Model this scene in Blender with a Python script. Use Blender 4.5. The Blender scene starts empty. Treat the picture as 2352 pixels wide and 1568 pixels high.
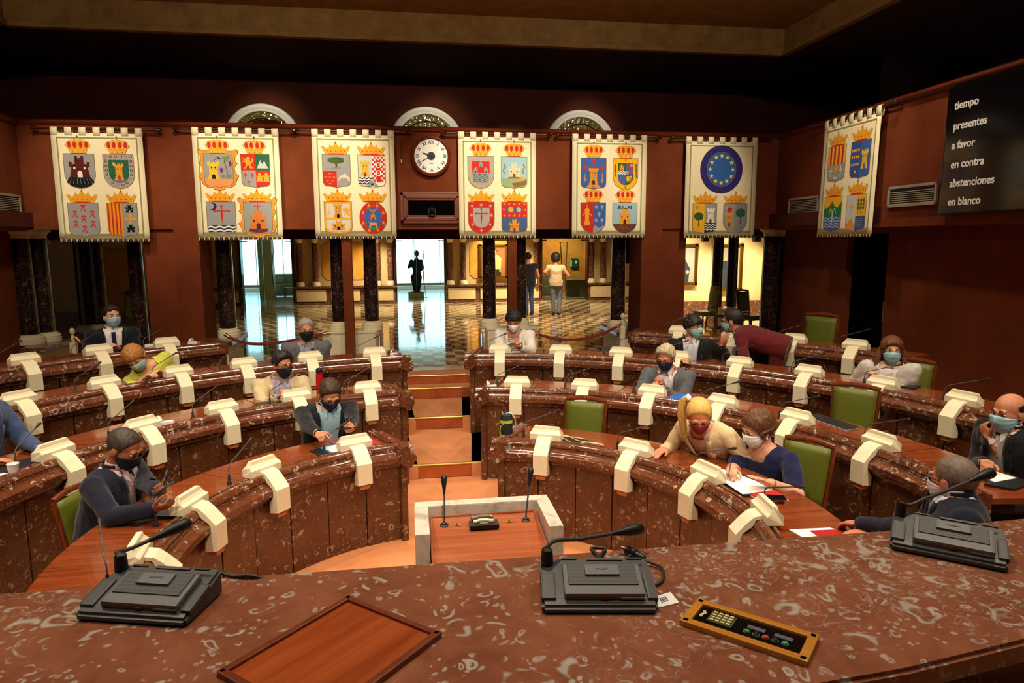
import bpy, bmesh, math, random
from mathutils import Vector, Matrix, Quaternion, noise
random.seed(7)
SC = bpy.context.scene
COL = SC.collection
PI = math.pi
# ------------------------------------------------------------------ camera
F_PX = 1568.0
CAM = Vector((0, 0, 2.385))
def _cam_axes(yaw=8.5, tilt=8.5, roll=0.2):
    y, t, r = (math.radians(v) for v in (yaw, tilt, roll))
    fw = Vector((math.sin(y)*math.cos(t), math.cos(y)*math.cos(t), -math.sin(t)))
    rt = Vector((math.cos(y), -math.sin(y), 0)); up = rt.cross(fw)
    rt = rt*math.cos(r) - up*math.sin(r); up = rt.cross(fw)
    return rt, up, fw
RT, UP, FW = _cam_axes()
cd = bpy.data.cameras.new('camera'); cd.sensor_width = 36; cd.lens = 24; cd.clip_start = 0.05
camo = bpy.data.objects.new('camera', cd); COL.objects.link(camo)
m3 = Matrix((RT, UP, -FW)).transposed()
camo.matrix_world = Matrix.Translation(CAM) @ m3.to_4x4()
SC.camera = camo
def ray(px, py): return FW + RT*((px-1176)/F_PX) - UP*((py-784)/F_PX)
def AZ(px, py, z): d = ray(px, py); return CAM + d*((z-CAM.z)/d.z)
def AY(px, py, y): d = ray(px, py); return CAM + d*((y-CAM.y)/d.y)
def AX(px, py, x): d = ray(px, py); return CAM + d*((x-CAM.x)/d.x)
# ------------------------------------------------------------------ world, light, exposure
w = bpy.data.worlds.new('world'); SC.world = w; w.use_nodes = True
w.node_tree.nodes['Background'].inputs[0].default_value = (1.0, 0.8, 0.6, 1)
w.node_tree.nodes['Background'].inputs[1].default_value = 0.045
SC.view_settings.view_transform = 'Standard'; SC.view_settings.look = 'None'
SC.view_settings.gamma = 1; SC.view_settings.use_curve_mapping = False
SC.view_settings.exposure = 1.6
SC.cycles.adaptive_threshold = 0.09; SC.cycles.max_bounces = 6; SC.cycles.diffuse_bounces = 3; SC.cycles.glossy_bounces = 3; SC.cycles.transmission_bounces = 4; SC.cycles.caustics_reflective = False; SC.cycles.caustics_refractive = False
CX, CY = 0.305, 3.71           # centre of the seating arcs
WARM = (1.0, 0.83, 0.6)
def spot(name, loc, target, watts, angle=70, blend=.6, color=WARM, radius=.06):
    l = bpy.data.lights.new(name, 'SPOT'); l.energy = watts; l.color = color
    l.spot_size = math.radians(angle); l.spot_blend = blend; l.shadow_soft_size = radius
    o = bpy.data.objects.new(name, l); COL.objects.link(o); o.location = loc
    o.rotation_euler = (Vector(target)-Vector(loc)).to_track_quat('-Z', 'Y').to_euler()
    return o
def area(name, loc, target, watts, sx, sy, color=WARM):
    l = bpy.data.lights.new(name, 'AREA'); l.energy = watts; l.color = color; l.shape = 'RECTANGLE'; l.size = sx; l.size_y = sy
    o = bpy.data.objects.new(name, l); COL.objects.link(o); o.location = loc
    o.rotation_euler = (Vector(target)-Vector(loc)).to_track_quat('-Z', 'Y').to_euler()
    return o
# downlights of the coffered ceiling over the benches
for ix, x in enumerate((-3.9, -1.9, 0.3, 2.5, 4.5)):
    for y in (2.6, 4.4, 6.3):
        k = 1.0 if ix in (1, 2, 3) else .6
        spot('ceiling_downlight_and_fill', (x, y, 5.28), (x*.93, y+.35, 0), 84*k, 100, .9)
for x in (-1.0, .5, 2.0): spot('ceiling_downlight_and_fill', (x, .7, 5.28), (x*.95, 1.15, 1.7), 26, 70, .9)  # fill spots added to lighten the marble dais top
for x in (-2.2, .4, 3.0): spot('front_fill', (x, .2, 5.25), (x*1.1, 6.6, .9), 200, 62, .9)  # added frontal fill for faces and desk panels
for x in (-2.2, .5, 3.1): spot('gallery_fill', (x, 10.7, 4.9), (x, 12, 4.1), 16, 64, .9)  # added fill that lifts the arched windows
# wall-washers for the row of banners
BANX = (-3.95, -2.4, -1.03, 0.98, 2.44, 3.95)
for x, k in zip(BANX, (.75, 1.0, 1.15, 1.15, .8, .55)):
    spot('banner_spotlight', (x+.1, 7.0, 5.2), (x, 9.6, 3.15), 170*k, 40, .9)
spot('banner_spotlight', (3.4, 6.6, 5.2), (5.3, 7.7, 3.2), 60, 44, .9)
spot('banner_spotlight', (3.3, 4.5, 5.2), (5.3, 5.6, 3.2), 16, 60, .9)
spot('banner_spotlight', (-2.6, 7.4, 5.2), (-4.75, 8.6, 3.1), 50, 50, .9)
for x in (-3, .3, 3.6): spot('fascia_spotlight', (x, 2.2, 5.25), (x, 9.75, 5.2), 95, 60, .9)
spot('fascia_spotlight', (-2.5, 5.5, 5.25), (5.5, 7.0, 5.2), 40, 50, .9)
# ------------------------------------------------------------------ materials
MATS = {}
def lin(c):
    return tuple((v/12.92 if v <= .04045 else ((v+.055)/1.055)**2.4) for v in c)
def S(r, g, b): return lin((r/255, g/255, b/255))
def mat(name, col, rough=.6, metal=0, spec=.5, coat=0, emit=None, es=0, alpha=1, trans=0, ior=1.45, sheen=0):
    m = bpy.data.materials.new(name); m.use_nodes = True
    b = m.node_tree.nodes['Principled BSDF']
    b.inputs['Base Color'].default_value = (*col[:3], 1); b.inputs['Roughness'].default_value = rough
    b.inputs['Metallic'].default_value = metal; b.inputs['Specular IOR Level'].default_value = spec
    b.inputs['Coat Weight'].default_value = coat; b.inputs['IOR'].default_value = ior
    b.inputs['Transmission Weight'].default_value = trans; b.inputs['Sheen Weight'].default_value = sheen
    if emit: b.inputs['Emission Color'].default_value = (*emit, 1); b.inputs['Emission Strength'].default_value = es
    MATS[name] = m
    return m
class NT:
    def __init__(s, m): s.m = m; s.t = m.node_tree; s.b = s.t.nodes['Principled BSDF']
    def n(s, typ, **kw):
        nd = s.t.nodes.new(typ)
        for k, v in kw.items():
            if k in nd.inputs: nd.inputs[k].default_value = v
            else: setattr(nd, k, v)
        return nd
    def l(s, a, b): s.t.links.new(a, b)
    def math(s, op, a, b=None, clamp=False):
        nd = s.t.nodes.new('ShaderNodeMath'); nd.operation = op; nd.use_clamp = clamp
        for i, v in enumerate((a, b)):
            if v is None: continue
            if isinstance(v, (int, float)): nd.inputs[i].default_value = v
            else: s.l(v, nd.inputs[i])
        return nd.outputs[0]
    def rng(s, v, a, b, c=0, d=1):
        nd = s.t.nodes.new('ShaderNodeMapRange'); nd.inputs[1].default_value = a; nd.inputs[2].default_value = b
        nd.inputs[3].default_value = c; nd.inputs[4].default_value = d; s.l(v, nd.inputs[0]); return nd.outputs[0]
    def mix(s, f, a, b):
        nd = s.t.nodes.new('ShaderNodeMix'); nd.data_type = 'RGBA'
        for i, v in ((0, f), (6, a), (7, b)):
            if isinstance(v, (int, float)): nd.inputs[i].default_value = v
            elif isinstance(v, tuple): nd.inputs[i].default_value = (*v[:3], 1)
            else: s.l(v, nd.inputs[i])
        return nd.outputs[2]
    def co(s, scale=(1, 1, 1), kind='Object'):
        tc = s.n('ShaderNodeTexCoord'); mp = s.n('ShaderNodeMapping'); mp.inputs['Scale'].default_value = scale
        s.l(tc.outputs[kind], mp.inputs[0]); return mp.outputs[0]
    def noise(s, co, scale, detail=4, rough=.55, dist=0):
        nd = s.n('ShaderNodeTexNoise', Scale=scale, Detail=detail, Roughness=rough, Distortion=dist); s.l(co, nd.inputs['Vector']); return nd
    def bump(s, h, strength, dist=.01):
        nd = s.n('ShaderNodeBump', Strength=strength, Distance=dist); s.l(h, nd.inputs['Height']); s.l(nd.outputs[0], s.b.inputs['Normal'])
    def col(s, c): s.l(c, s.b.inputs['Base Color'])
def marble(name, base, base2, fleck, rough=.18, amount=1.0, sc=1.0, small=.75, squig=.5):
    m = mat(name, base, rough, coat=.2); N = NT(m)
    co = N.n('ShaderNodeNewGeometry').outputs['Position']
    nz = N.noise(co, 7*sc, 2, .6); off = N.n('ShaderNodeVectorMath', operation='SCALE'); off.inputs['Scale'].default_value = .13/sc
    sub = N.n('ShaderNodeVectorMath', operation='SUBTRACT'); sub.inputs[1].default_value = (.5, .5, .5)
    N.l(nz.outputs['Color'], sub.inputs[0]); N.l(sub.outputs[0], off.inputs[0])
    add = N.n('ShaderNodeVectorMath', operation='ADD'); N.l(co, add.inputs[0]); N.l(off.outputs[0], add.inputs[1])
    wc = add.outputs[0]
    cl = N.noise(co, 2.1*sc, 2, .6).outputs['Fac']           # where shells crowd together
    bk = N.n('ShaderNodeSeparateColor'); N.l(N.noise(co, 24*sc, 1).outputs['Color'], bk.inputs[0])
    def rings(scale, r0, wd, thr, brk, ch):
        v = N.n('ShaderNodeTexVoronoi', Scale=scale); N.l(wc, v.inputs['Vector'])
        band = N.rng(N.math('ABSOLUTE', N.math('SUBTRACT', v.outputs['Distance'], r0)), wd, wd*.35)
        sx = N.n('ShaderNodeSeparateColor'); N.l(v.outputs['Color'], sx.inputs[0])
        gate = N.math('GREATER_THAN', N.math('ADD', sx.outputs[0], N.math('MULTIPLY', cl, .9)), thr)
        return N.math('MULTIPLY', N.math('MULTIPLY', band, gate), N.rng(bk.outputs[ch], brk, brk+.08))
    a = rings(13*sc, .34, .085, 1.26-.08*amount, .43, 0)
    b = rings(27*sc, .30, .11, 1.2-.1*amount, .44, 1)
    c = rings(60*sc, .25, .17, 1.12-.1*amount, .45, 2)
    sq = N.noise(wc, 19*sc, 1, .5, 1.8).outputs['Fac']
    sqg = N.math('MULTIPLY', N.math('MULTIPLY', N.rng(N.math('ABSOLUTE', N.math('SUBTRACT', sq, .5)), .03, .008), N.rng(cl, .5, .58)), squig)
    tot = N.math('MAXIMUM', N.math('MAXIMUM', N.math('MAXIMUM', a, b), sqg), N.math('MULTIPLY', c, small), True)
    bc = N.mix(N.rng(N.noise(wc, 9*sc, 3, .7).outputs['Fac'], .35, .7), base, base2)
    fl = N.mix(bk.outputs[2], tuple(v*.5 for v in fleck), fleck)
    N.col(N.mix(N.math('MULTIPLY', tot, .9), bc, fl))
    return m
marble('red_marble', S(106, 60, 38), S(82, 43, 26), S(200, 184, 168), .15, .95, .9, .3, .18)
marble('dais_marble', S(146, 92, 68), S(122, 73, 52), S(200, 190, 180), .16, 1.7, 1.0, .8, .4)
marble('panel_marble', S(94, 54, 31), S(74, 40, 22), S(176, 148, 122), .3, .6, .85, .3, .3)
marble('dark_marble', S(40, 22, 18), S(28, 16, 14), S(120, 100, 88), .2, .55, 1.0)
marble('brown_marble', S(104, 62, 48), S(78, 44, 34), S(190, 170, 150), .25, .8, 1.0)
def cream(name, col, rough=.55, var=.06):
    m = mat(name, col, rough); N = NT(m); co = N.co()
    c2 = tuple(v*(1-var*2.5) for v in col)
    N.col(N.mix(N.rng(N.noise(co, 9, 6, .65, .6).outputs['Fac'], .3, .75), col, c2)); return m
cream('cream_stone', S(232, 222, 192), .42, .04); cream('ivory_wall', S(214, 190, 140), .6, .06); cream('pale_floor', S(205, 188, 150), .15, .06)
cream('cream_panel', S(222, 204, 160), .5, .05)
def wood(name, c1, c2, rough=.25, axis=0, sc=1.0, coat=.3):
    m = mat(name, c1, rough, coat=coat); N = NT(m); s_ = [26*sc]*3; s_[axis] = 1.6*sc
    co = N.co(tuple(s_)); nz = N.noise(co, 1, 6, .62, .8)
    N.col(N.mix(N.rng(nz.outputs['Fac'], .32, .7), c1, c2)); N.bump(nz.outputs['Fac'], .05, .003); return m
wood('desk_wood', S(142, 70, 36), S(100, 42, 18), .16); wood('inset_wood', S(176, 88, 44), S(136, 58, 26), .22, 1)
wood('lectern_wood', S(170, 96, 62), S(140, 72, 44), .2, 0, .9); wood('chair_wood', S(120, 54, 24), S(82, 32, 12), .28, 2)
wood('rail_wood', S(110, 44, 20), S(74, 26, 12), .3, 0); wood('frame_wood', S(128, 62, 36), S(92, 40, 20), .3, 0)
wood('gold_wood', S(206, 142, 50), S(178, 112, 30), .3, 0); wood('corbel_wood', S(190, 116, 70), S(160, 90, 50), .45, 0)
wood('dark_wood', S(58, 28, 16), S(36, 16, 10), .35, 0)
def stucco(name, c1, c2, rough=.85, scale=3, bs=.25, bscale=60):
    m = mat(name, c1, rough, spec=.25); N = NT(m); co = N.co()
    N.col(N.mix(N.rng(N.noise(co, scale, 5, .6).outputs['Fac'], .3, .72), c1, c2))
    N.bump(N.noise(co, bscale, 4).outputs['Fac'], bs, .01); return m
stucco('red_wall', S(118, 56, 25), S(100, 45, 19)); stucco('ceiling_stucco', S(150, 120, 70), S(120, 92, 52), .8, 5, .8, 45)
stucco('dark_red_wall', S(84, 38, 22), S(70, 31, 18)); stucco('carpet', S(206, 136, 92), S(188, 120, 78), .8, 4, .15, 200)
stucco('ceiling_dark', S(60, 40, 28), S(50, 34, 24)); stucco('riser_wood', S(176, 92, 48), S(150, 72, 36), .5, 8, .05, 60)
stucco('amber_wall', S(214, 156, 66), S(190, 130, 48), .7, 4, .1); stucco('beige_wall', S(206, 184, 136), S(188, 164, 116), .7, 2.5, .08)
mat('brass', S(200, 166, 90), .36, 1); mat('gold', S(190, 140, 50), .3, 1); mat('black_plastic', S(30, 30, 33), .42); mat('grey_plastic', S(104, 106, 110), .45)
mat('dark_plastic', S(66, 68, 72), .42); mat('black', S(10, 10, 11), .5); mat('black_gloss', S(12, 12, 14), .12); mat('white', S(236, 236, 232), .5); mat('paper', S(240, 240, 240), .7)
mat('void', (.002, .002, .002), 1, spec=0); mat('chrome', S(200, 200, 200), .2, 1); mat('steel_grey', S(150, 150, 148), .4, .6); mat('green_leather', S(90, 96, 26), .45); mat('dark_green_leather', S(70, 84, 20), .45)
mat('red_plastic', S(120, 16, 16), .3); mat('led_red', S(220, 20, 20), .4, emit=(1, .05, .05), es=1.5); mat('blue_folder', S(34, 108, 200), .4); mat('red_folder', S(170, 30, 34), .45)
mat('green_button', S(60, 150, 70), .4); mat('red_button', S(210, 50, 36), .4); mat('lcd', S(96, 98, 116), .25); mat('rope_red', S(140, 22, 30), .75, sheen=.3)
mat('white_plastic', S(226, 226, 230), .35); mat('clock_white', S(238, 238, 234), .4); mat('grille', S(166, 156, 140), .5, .3); mat('orange_ink', S(240, 96, 24), .4)
mat('glass', (.8, .92, .95), .03, trans=1, ior=1.1); mat('verdigris', S(62, 92, 96), .4, .3); mat('bronze', S(46, 42, 40), .35, .6); mat('cable', S(40, 40, 42), .5); mat('cream_cable', S(214, 196, 150), .5)
mm = mat('white_marble', S(230, 226, 216), .25); N = NT(mm); N.col(N.mix(N.rng(N.noise(N.co(), 3.5, 6, .6, 1.6).outputs['Fac'], .5, .66), S(206, 200, 188), S(160, 152, 140)))
# ------------------------------------------------------------------ mesh helpers
def setp(o, label=None, cat=None, group=None, kind=None):
    if label: o['label'] = label
    if cat: o['category'] = cat
    if group: o['group'] = group
    if kind: o['kind'] = kind
    return o
def thing(name, label, cat, loc=(0, 0, 0), rotz=0, group=None, kind=None):
    o = bpy.data.objects.new(name, None); COL.objects.link(o); o.location = loc; o.rotation_euler = (0, 0, rotz)
    o.empty_display_size = .1
    return setp(o, label, cat, group, kind)
class MB:
    def __init__(s): s.v = []; s.f = []; s.m = []; s.cm = 0
    def add(s, vs, fs, M=None):
        b = len(s.v)
        s.v += [tuple(M @ Vector(p)) if M is not None else tuple(p) for p in vs]
        s.f += [tuple(b+i for i in f) for f in fs]; s.m += [s.cm]*len(fs); return s
    def box(s, c, d, M=None, bev=0):
        x, y, z = (v/2 for v in d); c = Vector(c)
        if bev:
            bm = bmesh.new(); bmesh.ops.create_cube(bm, size=1)
            for v in bm.verts: v.co = Vector((v.co.x*d[0], v.co.y*d[1], v.co.z*d[2]))
            bmesh.ops.bevel(bm, geom=bm.edges[:], offset=min(bev, .45*min(d)), segments=2, profile=.7, affect='EDGES')
            bm.verts.index_update()
            s.add([v.co+c for v in bm.verts], [[v.index for v in f.verts] for f in bm.faces], M); bm.free(); return s
        vs = [c+Vector((i*x, j*y, k*z)) for i in (-1, 1) for j in (-1, 1) for k in (-1, 1)]
        return s.add(vs, [(0, 1, 3, 2), (4, 6, 7, 5), (0, 4, 5, 1), (2, 3, 7, 6), (0, 2, 6, 4), (1, 5, 7, 3)], M)
    def tube(s, pts, r, n=8, M=None, cap=True, rr=None, flat=1.0):
        pts = [Vector(p) for p in pts]; rings = []
        up = None
        for i, p in enumerate(pts):
            t = (pts[min(i+1, len(pts)-1)]-pts[max(i-1, 0)]).normalized()
            if up is None:
                up = Vector((0, 0, 1)) if abs(t.z) < .9 else Vector((1, 0, 0))
            a = t.cross(up).normalized(); up = a.cross(t).normalized()
            q = rr[i] if rr else r
            rings.append([p + a*(q*math.cos(k*2*PI/n)) + up*(q*flat*math.sin(k*2*PI/n)) for k in range(n)])
        vs = [v for rg in rings for v in rg]; fs = []
        for i in range(len(pts)-1):
            for k in range(n):
                fs.append((i*n+k, i*n+(k+1) % n, (i+1)*n+(k+1) % n, (i+1)*n+k))
        if cap: fs += [tuple(reversed(range(n))), tuple(range((len(pts)-1)*n, len(pts)*n))]
        return s.add(vs, fs, M)
    def lathe(s, prof, n=20, M=None, c=(0, 0, 0)):
        c = Vector(c); vs = []; fs = []
        for r, z in prof:
            vs += [c+Vector((r*math.cos(k*2*PI/n), r*math.sin(k*2*PI/n), z)) for k in range(n)]
        for i in range(len(prof)-1):
            for k in range(n): fs.append((i*n+k, i*n+(k+1) % n, (i+1)*n+(k+1) % n, (i+1)*n+k))
        fs += [tuple(reversed(range(n))), tuple(range((len(prof)-1)*n, len(prof)*n))]
        return s.add(vs, fs, M)
    def ell(s, c, r, M=None, n=12, q=8):
        c = Vector(c); vs = [c+Vector((0, 0, -r[2]))]; fs = []
        for i in range(1, q):
            a = -PI/2+PI*i/q
            vs += [c+Vector((r[0]*math.cos(a)*math.cos(k*2*PI/n), r[1]*math.cos(a)*math.sin(k*2*PI/n), r[2]*math.sin(a))) for k in range(n)]
        vs.append(c+Vector((0, 0, r[2]))); top = len(vs)-1
        for k in range(n):
            fs.append((0, 1+(k+1) % n, 1+k)); fs.append((top, top-n+k, top-n+(k+1) % n))
        for i in range(q-2):
            for k in range(n): fs.append((1+i*n+k, 1+i*n+(k+1) % n, 1+(i+1)*n+(k+1) % n, 1+(i+1)*n+k))
        return s.add(vs, fs, M)
    def prism(s, poly, h, M=None):          # poly in xy, extruded z 0..h
        n = len(poly); vs = [(p[0], p[1], 0) for p in poly]+[(p[0], p[1], h) for p in poly]
        fs = [tuple(reversed(range(n))), tuple(range(n, 2*n))]+[(i, (i+1) % n, n+(i+1) % n, n+i) for i in range(n)]
        return s.add(vs, fs, M)
    def arc(s, prof, t0, t1, n, closed=True):   # profile (r,z) swept round the z axis, angle from +y towards +x
        vs = []; fs = []; k = len(prof)
        for i in range(n+1):
            t = t0+(t1-t0)*i/n
            vs += [(r*math.sin(t), r*math.cos(t), z) for r, z in prof]
        for i in range(n):
            for j in range(k if closed else k-1):
                fs.append((i*k+j, i*k+(j+1) % k, (i+1)*k+(j+1) % k, (i+1)*k+j))
        if closed: fs += [tuple(reversed(range(k))), tuple(range(n*k, n*k+k))]
        return s.add(vs, fs)
    def mesh(s, name, mats):
        me = bpy.data.meshes.new(name); me.from_pydata(s.v, [], s.f)
        for mm_ in (mats if isinstance(mats, (list, tuple)) else [mats]): me.materials.append(MATS[mm_] if isinstance(mm_, str) else mm_)
        me.polygons.foreach_set('material_index', s.m)
        bm = bmesh.new(); bm.from_mesh(me); bmesh.ops.recalc_face_normals(bm, faces=bm.faces); bm.to_mesh(me); bm.free()
        return me
    def build(s, name, mats, parent=None, smooth=False, loc=None, rotz=0, angle=40):
        me = s.mesh(name, mats)
        o = bpy.data.objects.new(name, me); COL.objects.link(o)
        if parent: o.parent = parent
        if loc is not None: o.location = loc
        if rotz: o.rotation_euler[2] = rotz
        if smooth: shade(me, angle)
        return o
def shade(me, angle=40):
    me.polygons.foreach_set('use_smooth', [True]*len(me.polygons))
    try: me.set_sharp_from_angle(angle=math.radians(angle))
    except Exception: pass
def inst(o, parent=None, loc=None, rot=None, name=None):
    c = o.copy(); COL.objects.link(c); c.parent = parent
    if loc is not None: c.location = loc
    if rot is not None: c.rotation_euler = rot
    return c
def tree_copy(root, loc, rotz, label=None):
    r = root.copy(); COL.objects.link(r); r.location = loc; r.rotation_euler = (0, 0, rotz)
    if label: r['label'] = label
    for ch in root.children:
        c = ch.copy(); COL.objects.link(c); c.parent = r
        for g in ch.children:
            d = g.copy(); COL.objects.link(d); d.parent = c
    return r
def struct(name, mb, m, parent=None, smooth=False, label=None):
    o = mb.build(name, m, parent, smooth)
    if not parent: o['kind'] = 'structure'
    if label: o['label'] = label
    return o
def bez(p0, p1, p2, p3, n=10):
    p0, p1, p2, p3 = (Vector(p) for p in (p0, p1, p2, p3)); out = []
    for i in range(n+1):
        t = i/n; u = 1-t; out.append(p0*u**3+p1*3*u*u*t+p2*3*u*t*t+p3*t**3)
    return out
def textmesh(txt, size, name, m, parent=None, extrude=.001, align='LEFT', offset=0):
    cu = bpy.data.curves.new(name, 'FONT'); cu.body = txt; cu.size = size; cu.extrude = extrude; cu.align_x = align; cu.offset = offset; cu.resolution_u = 3
    t = bpy.data.objects.new('tmp', cu); COL.objects.link(t)
    dg = bpy.context.evaluated_depsgraph_get(); me = bpy.data.meshes.new_from_object(t.evaluated_get(dg))
    bpy.data.objects.remove(t); bpy.data.curves.remove(cu)
    me.materials.clear(); me.materials.append(MATS[m]); me.name = name
    o = bpy.data.objects.new(name, me); COL.objects.link(o); o.parent = parent; return o
ORD = ('first', 'second', 'third', 'fourth', 'fifth', 'sixth', 'seventh', 'eighth', 'ninth')
# ================================================================== the setting
FL = (0.0, 0.145, 0.29, 0.435, 0.555)
YB = 9.7; ZB0, ZB1 = 2.53, 3.84            # balcony front
XL, XR = -4.84, 5.45
struct('floor', MB().box((.3, 3.5, -.05), (14, 12, .1)), 'carpet')
def ring(r0, r1, z0, z1, a0, a1, n=40):
    mb = MB()
    for sgn in (-1, 1):
        mb.arc([(r0, z0), (r1, z0), (r1, z1), (r0, z1)], sgn*math.radians(a0), sgn*math.radians(a1), n)
    mb.v = [(x+CX, y+CY, z) for x, y, z in mb.v]
    return mb
struct('floor_second_tier', ring(2.95, 4.12, 0, FL[1], 5.2, 118), 'carpet')
struct('floor_third_tier', ring(4.12, 5.6, 0, FL[2], 3.8, 118), 'carpet')
struct('floor_fourth_tier', ring(5.17, 7.4, 0, FL[3], 28, 118), 'carpet')
def step(name, y0, y1, z):
    st = struct(name, MB().box((CX, (y0+y1)/2, z/2), (1.1, y1-y0, z)), 'carpet')
    b = MB(); b.tube([(CX-.42, y0-.005, z-.004), (CX+.42, y0-.005, z-.004)], .014, 8); b.build('brass_nosing', 'brass', st)
    MB().box((CX, y0-.004, z-.075), (1.09, .012, .125)).build('riser_board', 'riser_wood', st)
step('stair_1', 6.68, 8.0, FL[1]); step('stair_2', 7.98, 8.98, FL[2]); step('stair_3', 8.96, 9.24, FL[3]); step('stair_4', 9.22, 9.6, FL[4])
ff = struct('floor_foyer', MB().box((.5, 17.3, .5), (24, 15.9, .1)), 'pale_floor')
struct('floor_lounge', MB().box((.5, 28.2, .5), (24, 6, .1)), 'pale_floor')
# tumbling-block floor of the foyer: each lozenge is a slab of its own
for nm, c in (('tile_cream', S(214, 198, 160)), ('tile_brown', S(124, 82, 54)), ('tile_grey', S(160, 146, 120))):
    m = mat(nm, c, .07, coat=.3); N = NT(m); co = N.co((1, 1, 1), 'Object')
    tc = N.n('ShaderNodeNewGeometry'); nz = N.noise(tc.outputs['Position'], 7, 2); N.bump(nz.outputs['Fac'], .12, .006)
TA = .2; rh = []
for k in range(3):
    a = math.radians(90+120*k); b = math.radians(90+120*(k+1))
    A = Vector((math.cos(a), math.sin(a)))*TA; B = Vector((math.cos(b), math.sin(b)))*TA
    q = [Vector((0, 0)), A, A+B, B]; c = sum(q, Vector((0, 0)))/4
    rh.append([c+(p-c)*.975 for p in q])
protos = []
for k, nm in enumerate(('tile_brown', 'tile_grey', 'tile_cream')):
    protos.append(MB().prism(rh[k], .006).mesh('tile', nm))
cells = []
hx = TA*math.sqrt(3); hy = TA*1.5
for j in range(int((20.2-10.05)/hy)):
    y = 10.05+j*hy
    lo, hi = AY(430, 600, y).x-.3, AY(1620, 600, y).x+.3
    i0, i1 = int(lo/hx), int(hi/hx)
    for i in range(i0, i1+1):
        x = i*hx+(hx/2 if j % 2 else 0)
        for k in range(3): cells.append((y, x, k))
vis = [c for c in cells if 470 < 1176+F_PX*((Vector((c[1], c[0], .55))-CAM).dot(RT))/((Vector((c[1], c[0], .55))-CAM).dot(FW)) < 1490]
near = set(vis[:300]); rest = MB()
for c in cells:
    if c in near:
        o = bpy.data.objects.new('tile', protos[c[2]]); COL.objects.link(o); o.parent = ff; o.location = (c[1], c[0], .55)
    else:
        rest.cm = c[2]; rest.add([(p[0]+c[1], p[1]+c[0], .556) for p in rh[c[2]]], [(0, 1, 2, 3)])
ro = rest.build('far_tiles', ['tile_brown', 'tile_grey', 'tile_cream'], ff); ro['kind'] = 'stuff'
# ---- balcony front, rails, soffit
def wallbox(name, p0, p1, z0, z1, th, m, side=1, parent=None):
    p0, p1 = Vector(p0), Vector(p1); d = (p1-p0); L = d.length; d.normalize(); n = Vector((-d.y, d.x))*side*th
    poly = [p0, p1, p1+n, p0+n]; mb = MB(); mb.prism([(p.x, p.y) for p in poly], z1-z0); mb.v = [(x, y, z+z0) for x, y, z in mb.v]
    return struct(name, mb, m, parent)
aR = math.radians(2.3)
PR0 = Vector((XR, YB)); PR1 = Vector((XR-8.5*math.tan(aR), YB-8.5))
PL0 = Vector((XL, YB)); PL1 = Vector((XL+8.5*math.tan(aR), YB-8.5))
wallbox('wall_balcony_back', (XL-.3, YB), (XR+.3, YB), ZB0, ZB1, .18, 'red_wall')
wallbox('wall_balcony_right', PR0, PR1, ZB0-.02, ZB1, .18, 'red_wall')
wallbox('wall_balcony_left', PL0, PL1, ZB0-.02, ZB1, .18, 'red_wall', -1)
def rail(name, p0, p1):
    mb = MB(); mb.tube([(p0[0], p0[1], ZB1+.03), (p1[0], p1[1], ZB1+.03)], .055, 10, flat=.75); return struct(name, mb, 'rail_wood', None, True)
rail('trim_1', (XL, YB+.02), (XR, YB+.02)); rail('trim_2', PR0, PR1); rail('trim_3', PL0, PL1)
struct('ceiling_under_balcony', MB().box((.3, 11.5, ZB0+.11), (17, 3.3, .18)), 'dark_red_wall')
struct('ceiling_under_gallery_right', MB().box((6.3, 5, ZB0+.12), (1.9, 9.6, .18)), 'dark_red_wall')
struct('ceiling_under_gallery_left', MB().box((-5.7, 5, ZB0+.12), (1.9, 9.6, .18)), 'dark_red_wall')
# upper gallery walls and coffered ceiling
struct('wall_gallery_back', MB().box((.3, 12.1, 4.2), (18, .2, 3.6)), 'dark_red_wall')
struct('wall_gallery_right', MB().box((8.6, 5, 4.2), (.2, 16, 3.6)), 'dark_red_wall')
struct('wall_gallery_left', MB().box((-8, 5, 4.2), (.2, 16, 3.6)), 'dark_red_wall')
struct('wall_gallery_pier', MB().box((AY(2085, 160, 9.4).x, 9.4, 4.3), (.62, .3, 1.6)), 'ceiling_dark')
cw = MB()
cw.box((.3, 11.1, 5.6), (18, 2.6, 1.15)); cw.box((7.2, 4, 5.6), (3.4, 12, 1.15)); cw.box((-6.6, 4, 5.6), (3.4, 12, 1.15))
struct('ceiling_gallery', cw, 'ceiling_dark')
cf = MB(); cf.box((.3, 9.76, 5.2), (10.44, .1, .34)); cf.box((5.5, 4, 5.2), (.1, 11.5, .34)); cf.box((-4.9, 4, 5.2), (.1, 11.5, .34))
struct('trim_4', cf, 'ceiling_stucco')
cl = MB(); cl.box((.3, 9.72, 5.03), (10.3, .1, .06)); cl.box((5.45, 4, 5.03), (.1, 11.4, .06)); cl.box((-4.85, 4, 5.03), (.1, 11.4, .06))
struct('trim_5', cl, 'ceiling_stucco')
struct('ceiling', MB().box((.3, 3.8, 5.42), (10.4, 12, .1)), 'ceiling_stucco')
struct('wall_front', MB().box((.3, -1.6, 2.8), (16, .2, 5.8)), 'dark_red_wall')
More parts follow.
